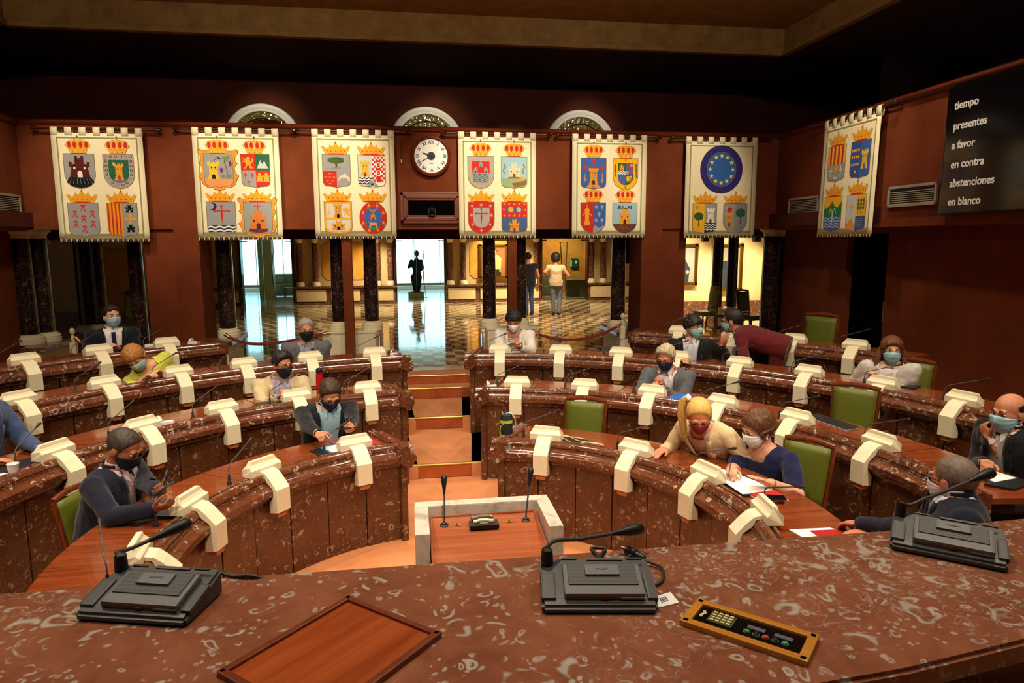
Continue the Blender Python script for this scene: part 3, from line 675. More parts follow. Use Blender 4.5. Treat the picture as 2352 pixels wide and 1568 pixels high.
def unit_at(pa, pb, label, neckpx, brand=False):
    A, B = AZ(*pa, ZD), AZ(*pb, ZD); ex = B-A; rz = math.atan2(ex.y, ex.x); ex.normalize(); ey = Vector((-ex.y, ex.x, 0))
    c = (A+B)/2+ey*.064
    inv = (Matrix.Translation((c.x, c.y, ZD)) @ Matrix.Rotation(rz, 4, 'Z')).inverted(); p0 = Vector((-.215/2+.014, .048, .045))
    w0 = Matrix.Translation((c.x, c.y, ZD)) @ Matrix.Rotation(rz, 4, 'Z') @ p0
    nk = []
    for px, py, dy in neckpx:
        q = AY(px, py, w0.y+dy); nk.append(tuple(inv @ q-p0))
    return conf_unit(label, (c.x, c.y, ZD), rz, nk, brand)
unit_at((1258, 1412), (1500, 1412), 'grey conference microphone unit in the middle of the marble desk', ((1262, 1235, .0), (1290, 1240, .03), (1330, 1238, .05), (1430, 1221, .1)), True)
unit_at((195, 1428), (402, 1442), 'dark conference microphone unit at the left end of the marble desk', ((255, 1265, .0), (275, 1270, .02), (310, 1255, .04), (375, 1226, .08)))
unit_at((2090, 1272), (2262, 1307), 'dark conference microphone unit at the right end of the marble desk', ((2093, 1170, .0), (2100, 1150, .0), (2140, 1140, .02), (2245, 1098, .06)))
def flatpaper(label, cat, px, z, th, m, name, lines=0):
    P = [AZ(*p, z) for p in px]; c = sum(P, Vector())/len(P)
    t = MB().prism([(p.x-c.x, p.y-c.y) for p in P], th).build(name, m, None, loc=(c.x, c.y, z)); setp(t, label, cat)
    return t
cd_ = flatpaper('small white printed card behind the middle conference microphone', 'card', ((1500, 1372), (1540, 1360), (1560, 1384), (1503, 1398)), ZD+.0005, .001, 'paper', 'printed_card')
cm = MB()
P0, P1 = AZ(1512, 1378, ZD), AZ(1524, 1374, ZD)
c0 = cd_.location
for i in range(4):
    a = P0.lerp(P1, i/3)-c0; cm.box((a.x+.004, a.y-.004, .0012), (.0025, .016, .0004))
cm.build('print', 'dark_plastic', cd_)
# cables on the dais
def cable(name, label, pts, r, m='cable'):
    pts = [Vector(p) for p in pts]; out = []
    for i in range(len(pts)-1):
        a, b = pts[max(i-1, 0)], pts[min(i+2, len(pts)-1)]; t0 = (pts[i+1]-a)/6; t1 = (b-pts[i])/6
        out += bez(pts[i], pts[i]+t0, pts[i+1]-t1, pts[i+1], 6)[(1 if i else 0):]
    c = out[0].copy(); o = MB().tube([p-c for p in out], r, 8).build(name, m, None, True, loc=c); return setp(o, label, 'cable')
cable('black_cable', 'black cable rising behind the left conference microphone', [AZ(445, 1332, ZD)+Vector((0, 0, .005)), AZ(480, 1320, ZD)+Vector((0, 0, .012)), AZ(530, 1326, ZD)+Vector((0, 0, .004)), AZ(575, 1328, ZD)+Vector((0, 0, .006)), AZ(610, 1326, ZD)+Vector((0, 0, -.004))], .0042)
cable('black_cable', 'thin black cable loop behind the middle conference microphone', [AZ(1375, 1300, ZD)+Vector((0, 0, .005)), AZ(1378, 1282, ZD)+Vector((0, 0, .006)), AZ(1390, 1266, ZD)+Vector((0, 0, .006)), AZ(1358, 1264, ZD)+Vector((0, 0, .005)), AZ(1372, 1280, ZD)+Vector((0, 0, .005)), AZ(1376, 1300, ZD)+Vector((0, 0, .006))], .004)
cable('black_cable', 'black cable with plug curling right of the middle conference microphone', [AZ(1428, 1300, ZD)+Vector((0, 0, .005)), AZ(1450, 1285, ZD)+Vector((0, 0, .01)), AZ(1490, 1298, ZD)+Vector((0, 0, .008)), AZ(1520, 1310, ZD)+Vector((0, 0, .006)), AZ(1522, 1335, ZD)+Vector((0, 0, .004)), AZ(1505, 1348, ZD)+Vector((0, 0, .004))], .003)
a = AZ(1440, 1275, ZD)+Vector((0, 0, .012)); b = AZ(1480, 1292, ZD)+Vector((0, 0, .01))
t = thing('power_plug', 'black angled plug lying behind the middle conference microphone', 'plug', a); d = b-a
MB().tube([(0, 0, 0), d*.5, d*.55, d], .009, 10, rr=[.011, .011, .008, .006]).build('plug_body', 'black_plastic', t, True); MB().tube([(0, 0, 0), -d*.35], .004, 8).build('plug_pin', 'chrome', t)
# ---- white marble lectern
t = thing('lectern', 'lectern with white marble surround and sloping wooden top, in front of the dais', 'lectern', (.355, 3.3, 0))
Wd, y0, y1 = .36, -.75, .22
mb = MB()
def zt(y): return 1.0+(y-.22)*.02
mb.box((0, y1-.035, .5), (2*Wd, .07, 1.0), bev=.008); mb.build('back_slab', 'white_marble', t)
for s_ in (-1, 1): MB().prism([(-.2, 0), (y1-.068, 0), (y1-.068, .9995), (-.2, .9995)], .07, Matrix(((0, 0, 1, s_*(Wd-.035)-.035), (1, 0, 0, 0), (0, 1, 0, 0), (0, 0, 0, 1)))).build('side_slab', 'white_marble', t)
sl = math.radians(8); R = Matrix.Translation((0, -.08, .9)) @ Matrix.Rotation(sl, 4, 'X')
MB().box((0, -.1, 0), (2*Wd-.15, .66, .03), R).build('writing_board', 'lectern_wood', t)
for s_ in (-1, 1): MB().tube([R @ Vector((s_*(Wd-.085), -.3, .018)), R @ Vector((s_*(Wd-.085), .21, .018))], .007, 8).build('edge_bead', 'lectern_wood', t, True)
MB().tube([R @ Vector((-Wd+.085, .212, .018)), R @ Vector((Wd-.085, .212, .018))], .007, 8).build('edge_bead', 'lectern_wood', t, True)
MB().box((0, -.15, .44), (2*Wd-.16, .5, .86)).build('body', 'panel_marble', t)
for x in (-.21, .215): MB().lathe([(.022, 0), (.022, .004), (.016, .006)], 18, R @ Matrix.Translation((x, .13, .016))).build('grommet', 'black_plastic', t, True)
for x in (-.14, .13):
    hb = MB(); hb.box((0, 0, 0), (.034, .018, .003), R @ Matrix.Translation((x, .125, .017))); hb.build('hinge', 'brass', t)
    MB().tube([R @ Vector((x-.004, .135, .02)), R @ Vector((x-.004, .115, .02))], .004, 6).build('hinge_pin', 'dark_plastic', t)
for x, lab, lx in ((-.21, 'left', .03), (.215, 'right', .02)):
    p = Vector((.355, 3.3, 0))+R @ Vector((x, .13, .02)); g = thing('lectern_microphone', '%s gooseneck microphone standing on the lectern' % lab, 'microphone', p)
    top = AY(*((1020, 1108) if x < 0 else (1218, 1090)), p.y+.06)-p
    pts = bez((0, 0, 0), (.005, 0, .08), top*.6, top, 12)
    MB().lathe([(.012, 0), (.012, .006), (.005, .012)], 12).build('base', 'black_plastic', g, True); MB().tube(pts, .0045, 8).build('gooseneck', 'dark_plastic', g, True)
    d = (pts[-1]-pts[-2]).normalized(); MB().tube([top-d*.07, top-d*.03, top, top+d*.02, top+d*.033, top+d*.04], .01, 12, rr=[.005, .009, .014, .0165, .013, .004]).build('foam_cap', 'black_plastic', g, True)
p = Vector((.355, 3.3, 0))+R @ Vector((-.01, .12, .016)); g = thing('reading_lamp', 'black desk lamp base with wavy silver bracket on the lectern', 'lamp', p, 0)
MB().box((0, -.03, .009), (.15, .075, .018), bev=.003).build('base', 'black_gloss', g)
wv_ = [(-.055, 0), (-.05, .012), (-.03, .018), (-.02, .026), (.02, .026), (.03, .018), (.05, .012), (.055, 0), (.04, -.006), (.028, .002), (.015, .01), (-.015, .01), (-.028, .002), (-.04, -.006)]
MB().prism(wv_, .008, Matrix.Translation((0, -.02, .018))).build('wavy_bracket', 'cream_stone', g)
MB().prism([(-.05, .0), (-.02, .02), (.03, .02), (.045, .03), (.03, .045), (-.03, .04), (-.06, .025)], .01, Matrix.Translation((0, .005, .02))).build('folded_arm', 'steel_grey', g); MB().box((0, -.035, .019), (.04, .014, .002)).build('label_plate', 'steel_grey', g)
for x in (-.05, .045): MB().lathe([(.013, 0), (.013, .012), (.008, .016)], 12, Matrix.Translation((x, .04, .014))).build('pivot_knob', 'steel_grey', g, True)
# ================================================================== banners with coats of arms
m = mat('emblem_print', (1, 1, 1), .75, spec=.2); N = NT(m); at_ = N.n('ShaderNodeAttribute', attribute_name='Col'); N.col(at_.outputs['Color'])
m = mat('banner_cloth', S(238, 228, 192), .85, spec=.15, sheen=.2); N = NT(m); N.bump(N.noise(N.co(), 260, 2).outputs['Fac'], .12, .002)
mat('banner_trim', S(142, 138, 86), .7); mat('tassel_gold', S(206, 176, 84), .6); mat('tassel_blue', S(60, 72, 110), .6)
GOLD, RED, GREY, BLUE, DK, GRN, WHT, BRN, ORG, NAVY, LBL, BLK, DKR = (S(226, 160, 40), S(196, 44, 34), S(150, 152, 152), S(62, 96, 168), S(40, 34, 36), S(40, 96, 66), S(232, 228, 216), S(120, 66, 40), S(232, 150, 40), S(32, 38, 76), S(152, 188, 206), S(20, 20, 22), S(84, 28, 26))
class D:
    """flat applique drawing in the banner plane (x right, z up); later pieces lie a hair further forward"""
    def __init__(s): s.v = []; s.f = []; s.c = []; s.k = 0; s.T = (0, 0, 1, 1)
    def at(s, x, y, sx, sy=None): s.T = (x, y, sx, sy or sx); return s
    def p(s, pts, c):
        s.k += 1; d = .0006+s.k*.00006; b = len(s.v)
        s.v += [(s.T[0]+x*s.T[2], -d, s.T[1]+y*s.T[3]) for x, y in pts]; s.f.append(tuple(range(b, b+len(pts)))); s.c.append(c)
    def r(s, x0, y0, x1, y1, c): s.p([(x0, y0), (x1, y0), (x1, y1), (x0, y1)], c)
    def e(s, x, y, rx, ry, c, n=20, a0=0, a1=360): s.p([(x+rx*math.cos(math.radians(a0+(a1-a0)*i/(n if a1-a0 < 360 else n))), y+ry*math.sin(math.radians(a0+(a1-a0)*i/n))) for i in range(n+(1 if a1-a0 < 360 else 0))], c)
    def star(s, x, y, r, c, n=5, q=.42):
        s.p([(x+(r if i % 2 == 0 else r*q)*math.sin(i*PI/n), y+(r if i % 2 == 0 else r*q)*math.cos(i*PI/n)) for i in range(2*n)], c)
    def ln(s, pts, w, c):
        for (x0, y0), (x1, y1) in zip(pts, pts[1:]):
            L = math.hypot(x1-x0, y1-y0) or 1; nx, ny = -(y1-y0)/L*w/2, (x1-x0)/L*w/2
            s.p([(x0+nx, y0+ny), (x1+nx, y1+ny), (x1-nx, y1-ny), (x0-nx, y0-ny)], c)
    def build(s, name, parent):
        me = bpy.data.meshes.new(name); me.from_pydata(s.v, [], s.f); a = me.color_attributes.new('Col', 'FLOAT_COLOR', 'CORNER'); i = 0
        for f, c in zip(s.f, s.c):
            for _ in f: a.data[i].color = (*c, 1); i += 1
        me.materials.append(MATS['emblem_print']); o = bpy.data.objects.new(name, me); COL.objects.link(o); o.parent = parent; return o
# shield drawn in x -.5..+.5, y -1.2..0
def sh(kind, k=1.0):
    if kind == 'round':
        return [(-.5, 0), (.5, 0)]+[(.5*math.cos(a*PI/16), -.7-.5*math.sin(a*PI/16)) for a in range(17)]
    if kind == 'point':
        return [(-.5, 0), (.5, 0), (.5, -.95), (.47, -1.07), (.38, -1.14), (.12, -1.16), (0, -1.21), (-.12, -1.16), (-.38, -1.14), (-.47, -1.07), (-.5, -.95)]
    if kind == 'oval': return [(.5*math.cos(a*PI/18), -.6+.6*math.sin(a*PI/18)) for a in range(36)]
def shield(d, kind, c, edge=S(120, 100, 50), w=.018):
    P = sh(kind); d.p([(x*(1+2*w), (y+.6)*(1+1.6*w)-.6) for x, y in P], edge); d.p(P, c)
def inner(d, kind, k, c, dy=0):
    d.p([(x*k, (y+.6)*k-.6+dy) for x, y in sh(kind)], c)
def castle(d, x, y, w, h, c, door=DK, lines=True):
    d.p([(x-w*.5, y), (x+w*.5, y), (x+w*.4, y+h*.45), (x+w*.5, y+h*.5), (x+w*.5, y+h*.72), (x+w*.36, y+h*.72), (x+w*.36, y+h*.62), (x+w*.22, y+h*.62), (x+w*.22, y+h), (x+w*.08, y+h), (x+w*.08, y+h*.9), (x-w*.08, y+h*.9), (x-w*.08, y+h), (x-w*.22, y+h), (x-w*.22, y+h*.62), (x-w*.36, y+h*.62), (x-w*.36, y+h*.72), (x-w*.5, y+h*.72), (x-w*.5, y+h*.5), (x-w*.4, y+h*.45)], c)
    if lines:
        dkc = tuple(v*.35 for v in c)
        for i in range(1, 6): d.ln([(x-w*.38, y+h*.09*i), (x+w*.38, y+h*.09*i)], h*.008, dkc)
    d.p([(x-w*.12, y), (x+w*.12, y), (x+w*.12, y+h*.2)]+[(x+w*.12*math.cos(a*PI/6), y+h*.2+w*.12*math.sin(a*PI/6)) for a in range(7)], door)
    for q in (-.25, .25): d.r(x+w*(q-.05), y+h*.38, x+w*(q+.05), y+h*.48, door)
def tower(d, x, y, w, h, c, door=DK):
    d.p([(x-w*.5, y), (x+w*.5, y), (x+w*.36, y+h*.3), (x+w*.36, y+h*.75), (x+w*.5, y+h*.8), (x+w*.5, y+h), (x+w*.28, y+h), (x+w*.28, y+h*.92), (x+w*.1, y+h*.92), (x+w*.1, y+h), (x-w*.1, y+h), (x-w*.1, y+h*.92), (x-w*.28, y+h*.92), (x-w*.28, y+h), (x-w*.5, y+h), (x-w*.5, y+h*.8), (x-w*.36, y+h*.75), (x-w*.36, y+h*.3)], c)
    dkc = tuple(v*.35 for v in c)
    for i in range(1, 9): d.ln([(x-w*.34, y+h*.09*i), (x+w*.34, y+h*.09*i)], h*.008, dkc)
    d.p([(x-w*.14, y), (x+w*.14, y), (x+w*.14, y+h*.22), (x, y+h*.3), (x-w*.14, y+h*.22)], door)
    for q in (-.16, .16): d.r(x+w*(q-.05), y+h*.62, x+w*(q+.05), y+h*.7, door)
def waves(d, x0, x1, y0, y1, n, c, c2=None):
    if c2: d.r(x0, y0, x1, y1, c2)
    hgt = (y1-y0)/n*.5
    for i in range(n):
        yy = y0+(i+.5)*(y1-y0)/n; top = [(x0+(x1-x0)*j/16, yy+hgt*.5+.022*math.sin(j*1.2)) for j in range(17)]
        d.p(top+[(x, y-hgt) for x, y in reversed(top)], c)
def cross(d, x, y, w, h, c):       # cross of Saint James: blade below, fleury arms
    d.p([(x-.045*w, y+h*.2), (x+.045*w, y+h*.2), (x+.07*w, y-h*.02), (x, y-h*.5), (x-.07*w, y-h*.02)], c); d.r(x-.035*w, y+h*.1, x+.035*w, y+h*.38, c); d.r(x-w*.38, y+h*.14, x+w*.38, y+h*.2, c)
    for dx, dy, s_ in ((0, .42, 1), (-.42, .17, 2), (.42, .17, 3)):
        px, py = x+dx*w, y+dy*h; d.p([(px, py+.1*w), (px+.09*w, py), (px, py-.1*w), (px-.09*w, py)], c); d.e(px, py, .06*w, .06*w, c, 10)
def tree(d, x, y, w, h, leaf=S(56, 84, 44), trunk=S(110, 66, 36)):
    d.p([(x-w*.07, y), (x+w*.07, y), (x+w*.04, y+h*.5), (x-w*.04, y+h*.5)], trunk); d.ln([(x, y+h*.35), (x+w*.2, y+h*.55)], w*.05, trunk); d.ln([(x, y+h*.35), (x-w*.2, y+h*.55)], w*.05, trunk)
    for i in range(9): d.e(x+w*.32*math.cos(i*.7)*(1 if i else 0), y+h*.72+h*.14*math.sin(i*.7), w*.22, h*.15, tuple(v*(.8+.4*random.random()) for v in leaf), 10)
def lion(d, x, y, w, c):
    P = [(-.1, .5), (.12, .5), (.22, .38), (.12, .28), (.2, .1), (.34, .22), (.3, .34), (.42, .4), (.46, .2), (.36, .02), (.2, -.06), (.24, -.3), (.4, -.42), (.36, -.5), (.1, -.46), (.06, -.2), (-.1, -.26), (-.2, -.5), (-.4, -.5), (-.24, -.36), (-.2, -.1), (-.3, .08), (-.5, .02), (-.46, .14), (-.24, .2), (-.48, .3), (-.42, .4), (-.2, .3)]
    d.p([(x+px*w, y+py*w) for px, py in P], c)
def royal(d, x, y, w):             # closed crown, base at y
    h = w*.62; d.p([(x-w*.3, y), (x+w*.3, y), (x+w*.36, y+h*.3), (x+w*.5, y+h*.55), (x+w*.4, y+h*.82), (x+w*.15, y+h*.95), (x, y+h*.9), (x-w*.15, y+h*.95), (x-w*.4, y+h*.82), (x-w*.5, y+h*.55), (x-w*.36, y+h*.3)], GOLD)
    for q in (-.33, -.12, .12, .33): d.e(x+q*w, y+h*.58, w*.075, h*.22, RED, 10)
    for q in (-.42, -.22, 0, .22, .42):
        for i in range(5): d.e(x+q*w*(1.05-.1*abs(i-2)), y+h*(.36+.13*i), w*.017, w*.017, WHT, 6)
    d.r(x-w*.31, y+h*.03, x+w*.31, y+h*.2, S(236, 176, 60)); d.r(x-w*.29, y, x+w*.29, y+h*.05, RED)
    for q in (-.2, 0, .2): d.e(x+q*w, y+h*.12, w*.03, h*.035, RED if q == 0 else GRN, 8)
    d.e(x, y+h*1.0, w*.035, w*.035, GOLD, 8); d.r(x-w*.012, y+h*1.0, x+w*.012, y+h*1.22, BRN); d.r(x-w*.04, y+h*1.1, x+w*.04, y+h*1.14, BRN)
def ducal(d, x, y, w):
    h = w*.44; d.p([(x-w*.36, y), (x+w*.36, y), (x+w*.5, y+h*.62), (x+w*.4, y+h*.66), (x+w*.34, y+h*.46), (x+w*.27, y+h*.5), (x+w*.2, y+h*.82), (x+w*.12, y+h*.6), (x+w*.06, y+h*.74), (x, y+h*1.1), (x-w*.06, y+h*.74), (x-w*.12, y+h*.6), (x-w*.2, y+h*.82), (x-w*.27, y+h*.5), (x-w*.34, y+h*.46), (x-w*.4, y+h*.66), (x-w*.5, y+h*.62)], GOLD)
    d.p([(x-w*.33, y-h*.02), (x+w*.33, y-h*.02), (x+w*.2, y+h*.09), (x-w*.2, y+h*.09)], RED)
    for q in (-.3, -.16, 0, .16, .3): d.e(x+q*w, y+h*(.26+.1*abs(q)), w*.028, h*.04, (RED, GRN, DK)[int(abs(q)*20) % 3], 8)
    for q in (-.25, .25, -.37, .37): d.e(x+q*w, y+h*.62, w*.03, w*.03, WHT, 8); d.e(x, y+h*.88, w*.02, w*.03, RED, 6)
def scrolls(d, c=ORG):
    L = [(-.5, .12), (-.62, .18), (-.72, .12), (-.7, .02), (-.62, -.06), (-.6, -.25), (-.68, -.32), (-.62, -.42), (-.56, -.5), (-.6, -.68), (-.72, -.78), (-.64, -.9), (-.58, -1.08), (-.4, -1.22), (-.2, -1.22), (-.2, -1.27), (0, -1.33)]
    d.p(L+[(-x, y) for x, y in reversed(L[:-1])], S(80, 56, 20)); d.p([(x*.975, (y+.6)*.98-.6) for x, y in L]+[(-x*.975, (y+.6)*.98-.6) for x, y in reversed(L[:-1])], c)
def stripes(d, x0, x1, y0, y1, n, a, b):
    d.r(x0, y0, x1, y1, a)
    for i in range(n): d.r(x0+(x1-x0)*(i+.25)/n, y0, x0+(x1-x0)*(i+.75)/n, y1, b)
def bricks_bg(): pass
def sh_clip(kind, xa, xb, ya, yb):     # part of the shield inside a rectangle (convex clip)
    P = sh(kind)
    for ax, lim, keep in ((0, xa, 1), (0, xb, -1), (1, ya, 1), (1, yb, -1)):
        out = []
        for i in range(len(P)):
            a, b = P[i], P[(i+1) % len(P)]; ia, ib = (a[ax]-lim)*keep >= 0, (b[ax]-lim)*keep >= 0
            if ia: out.append(a)
            if ia != ib:
                t = (lim-a[ax])/(b[ax]-a[ax]); out.append((a[0]+(b[0]-a[0])*t, a[1]+(b[1]-a[1])*t))
        P = out
    return P
# ---- the single coats
def c11(d):
    shield(d, 'round', GREY); d.p([(-.36, -.82), (.36, -.82), (.46, -1.0), (.3, -1.14), (0, -1.2), (-.3, -1.14), (-.46, -1.0)], BLK); castle(d, 0, -.82, .68, .75, DKR, WHT, False)
    for i in range(7): d.ln([(-.3+i*.1, -.86), (-.38+i*.13, -1.06)], .01, GREY)
def c12(d):
    shield(d, 'round', S(176, 160, 156)); inner(d, 'round', .68, GRN)
    for i in range(26):
        a = i/26*2*PI; P = sh('round'); n = len(P); q = P[int(i/26*n) % n]
    pts = [(-.42, -.08), (-.25, -.08), (-.08, -.08), (.1, -.08), (.27, -.08), (.42, -.08), (.42, -.24), (.42, -.4), (.42, -.56), (.41, -.72), (.35, -.87), (.24, -1.0), (.1, -1.08), (-.1, -1.08), (-.24, -1.0), (-.35, -.87), (-.41, -.72), (-.42, -.56), (-.42, -.4), (-.42, -.24)]
    for x, y in pts: d.e(x, y, .05, .05, DK, 10); d.e(x, y, .03, .03, S(176, 160, 156), 10)
    tower(d, 0, -.9, .32, .58, GOLD, RED); d.e(-.2, -.33, .05, .06, WHT, 12); d.e(-.22, -.32, .045, .05, GRN, 12); waves(d, -.2, .2, -.98, -.88, 2, GREY)
def cross7(d, x, y):
    d.e(x, y+.02, .09, .07, RED, 10, 0, 180); d.ln([(x, y), (x-.08, -.14+y)], .04, RED); d.ln([(x, y), (x+.07, -.16+y)], .04, RED)
def c13(d):
    shield(d, 'point', GREY)
    for x, y in ((0, -.14), (-.28, -.36), (.3, -.36), (0, -.52), (-.28, -.72), (.3, -.72), (0, -.9)): cross7(d, x, y)
def c14(d):
    shield(d, 'point', GREY); d.p(sh_clip('point', -.5, 0, -1.3, 0), ORG)
    for i in range(4): d.p(sh_clip('point', -.49+i*.125, -.44+i*.125, -1.14, 0), RED)
    castle(d, .25, -.34, .26, .28, BLK, GREY, False); castle(d, .25, -1.05, .26, .28, BLK, GREY, False); d.r(.08, -.58, .42, -.54, GOLD); d.r(.23, -.73, .27, -.4, GOLD)
    for q in ((.25, -.42), (.25, -.7), (.1, -.56), (.4, -.56)): d.e(*q, .05, .05, GOLD, 8)
def c21(d):
    scrolls(d); shield(d, 'point', GREY); d.p(sh_clip('point', -.5, .5, -1.3, -.9), S(224, 150, 100)); tower(d, -.18, -.9, .42, .62, S(230, 190, 50), BLK); d.ln([(-.2, -.28), (0, -.1)], .02, DK); d.p([(-.02, -.08), (.1, -.16), (.02, -.2)], BLK)
    d.ln([(.28, -.9), (.3, -.6), (.22, -.3), (.26, -.08)], .03, BRN)
    for x, y in ((.2, -.15), (.35, -.12), (.15, -.8), (.38, -.8), (.28, -.2)): d.star(x, y, .1, S(110, 140, 70), 6)
    for x, y in ((.42, -.35), (.1, -.58)): d.e(x, y, .05, .1, S(110, 40, 90), 10)
def c22(d):
    shield(d, 'point', GREY); d.p(sh_clip('point', -.5, 0, -.58, 0), RED); d.p(sh_clip('point', 0, .5, -.58, 0), GRN); d.p(sh_clip('point', 0, .5, -1.3, -.58), RED)
    lion(d, -.25, -.3, .42, GOLD); d.p([(.05, -.5), (.18, -.2), (.25, -.35), (.32, -.22), (.45, -.5)], S(190, 190, 184)); castle(d, .13, -.98, .22, .32, GOLD, GREY, False); castle(d, .37, -.98, .22, .32, GOLD, GREY, False)
    for x, y in ((-.37, -.74), (-.13, -.74), (-.25, -1.0)): d.star(x, y, .1, RED, 4, .3); d.r(x-.015, y-.12, x+.015, y, RED)
def c23(d):
    shield(d, 'point', GREY); d.e(-.3, -.16, .15, .15, NAVY, 18); d.e(-.36, -.15, .12, .12, GREY, 18); cross(d, .02, -.45, .6, .72, RED); waves(d, -.48, .48, -1.1, -.85, 2, WHT, NAVY)
def c24(d):
    scrolls(d); shield(d, 'point', GREY); castle(d, 0, -.98, .62, .7, S(206, 120, 50), DKR); d.p([(-.32, -.98), (.32, -.98), (.34, -1.08), (0, -1.15), (-.34, -1.08)], S(110, 50, 40)); cross(d, 0, -.2, .26, .36, RED)
def c31(d):
    shield(d, 'point', GREY); tree(d, 0, -.5, .62, .42, S(70, 96, 40)); d.p([(-.25, -.5), (.25, -.5), (.1, -.46), (-.1, -.46)], S(110, 140, 130)); d.p(sh_clip('point', -.5, 0, -1.3, -.6), RED)
    for x, y in ((-.25, -.7), (-.4, -.82), (-.25, -.82), (-.1, -.82), (-.34, -.95), (-.16, -.95), (-.25, -1.06)): d.e(x, y, .055, .03, S(196, 110, 80), 8)
    d.p([(.02, -1.0), (.1, -.8), (.3, -.68), (.48, -.85), (.48, -1.0), (.34, -.86), (.16, -.86)], S(232, 200, 170))
def c32(d):
    shield(d, 'point', S(190, 196, 190)); d.p(sh_clip('point', 0, .5, -1.3, 0), WHT)
    for i in range(12):
        for j in range(7):
            if (i+j) % 2 == 0: d.r(.01+j*.068, -.04-i*.085, .01+(j+1)*.068, -.04-(i-1)*.085-.0, RED) if -.04-i*.085 > -1.02 else None
    d.r(.17, -1.0, .33, -.18, RED)
    for y in (-.36, -.66): d.e(.25, y, .1, .11, WHT, 14); d.e(.25, y, .065, .075, RED, 14); d.ln([(.15, y), (.35, y)], .02, WHT)
    tower(d, -.25, -.8, .36, .6, S(226, 178, 50), BRN); waves(d, -.48, 0, -1.1, -.8, 3, NAVY, WHT); d.p([(-.2, -1.16), (0, -.9), (.25, -1.14)], GREY)
    d.star(0, -1.08, .08, DK, 6)
def c33(d):
    shield(d, 'point', GOLD); inner(d, 'point', .88, S(206, 206, 196)); d.r(-.48, -.66, .48, -.6, GOLD); tower(d, 0, -.6, .34, .55, S(214, 150, 50), BLK); castle(d, 0, -1.06, .5, .36, S(214, 150, 50), BLK); lion(d, .32, -.36, .3, GOLD); d.r(-.36, -.5, -.34, -.12, GOLD); d.r(-.43, -.42, -.27, -.4, GOLD)
def c34(d):
    shield(d, 'oval', RED); d.p([(x*.66, (y+.6)*.72-.6) for x, y in sh('oval')], BLUE)
    for a in range(8): castle(d, .41*math.cos(a*PI/4+.4), -.66+.5*math.sin(a*PI/4+.4), .09, .13, GOLD, BRN, False)
    castle(d, 0, -.66, .22, .24, S(206, 130, 50)); d.p([(-.18, -.25), (0, -.3), (.18, -.25), (.08, -.36), (0, -.42), (-.08, -.36)], S(190, 110, 50))
    d.p([(-.18, -.72), (-.1, -.78), (.12, -.78), (.16, -.98), (.1, -.98), (.08, -.88), (-.08, -.88), (-.12, -1.0), (-.17, -.98), (-.13, -.82)], S(226, 150, 90)); d.e(0, -1.0, .16, .03, S(60, 140, 70), 10)
def c41(d):
    shield(d, 'round', S(166, 160, 156))
    for x, y in ((-.36, -.12), (0, -.12), (.36, -.12), (-.42, -.4), (.42, -.4), (-.41, -.7), (.41, -.7), (-.33, -.95), (.33, -.95), (-.12, -1.13), (.12, -1.13)): d.p([(x-.05, y-.04), (x+.05, y-.04), (x, y+.06)], GOLD)
    P = [(-.34, -.18), (.34, -.18), (.34, -.7)]+[(.34*math.cos(a*PI/10), -.7-.34*math.sin(a*PI/10)) for a in range(11)]
    d.p(P, S(150, 160, 150)); d.r(-.34, -.62, .34, -.18, RED); castle(d, 0, -.4, .16, .2, GREY, DK, False); castle(d, -.2, -.6, .16, .2, GREY, DK, False); castle(d, .2, -.6, .16, .2, GREY, DK, False); waves(d, -.3, .3, -.98, -.64, 5, S(86, 100, 110))
def c42(d):
    shield(d, 'point', LBL); d.p(sh_clip('point', -.5, .5, -1.3, -.82), S(140, 168, 120)); d.p([(-.1, -1.0), (.2, -.95), (.48, -.85), (.48, -1.05), (.2, -1.14), (0, -1.16)], S(130, 96, 60)); castle(d, 0, -.8, .46, .58, S(226, 200, 160), BRN); d.p([(-.28, -.82), (.28, -.82), (.2, -.76), (-.2, -.76)], S(150, 80, 50))
    for q in (-.38, .38): d.ln([(q, -.65), (q-.05, -.5), (q+.04, -.38), (q-.03, -.26)], .05, S(130, 130, 50))
    lion(d, .33, -.82, .2, GOLD)
def c43(d):
    shield(d, 'round', RED); inner(d, 'round', .64, S(168, 164, 160)); cross(d, 0, -.56, .5, .7, S(180, 30, 34))
    for x, y in ((-.36, -.14), (0, -.1), (.36, -.14), (-.39, -.5), (.39, -.5), (-.34, -.86), (.34, -.86), (0, -1.09)): d.star(x, y, .085, S(180, 176, 166), 6, .35)
def c44(d):
    shield(d, 'point', S(74, 92, 136)); d.p(sh_clip('point', -.5, .5, -.6, 0), RED); d.r(-.33, -.4, .33, -.16, S(74, 92, 136)); d.e(-.14, -.28, .11, .11, GOLD, 16); d.e(.17, -.28, .09, .09, GOLD, 16); d.e(.2, -.3, .07, .07, S(190, 170, 150), 14)
    for i in range(5): d.star(-.4+.2*i, -.07, .055, GOLD); d.star(-.4+.2*i, -.52, .055, GOLD)
    for q in (-.42, .42): d.star(q, -.29, .055, GOLD)
    castle(d, 0, -1.13, .38, .48, S(214, 150, 60), BRN)
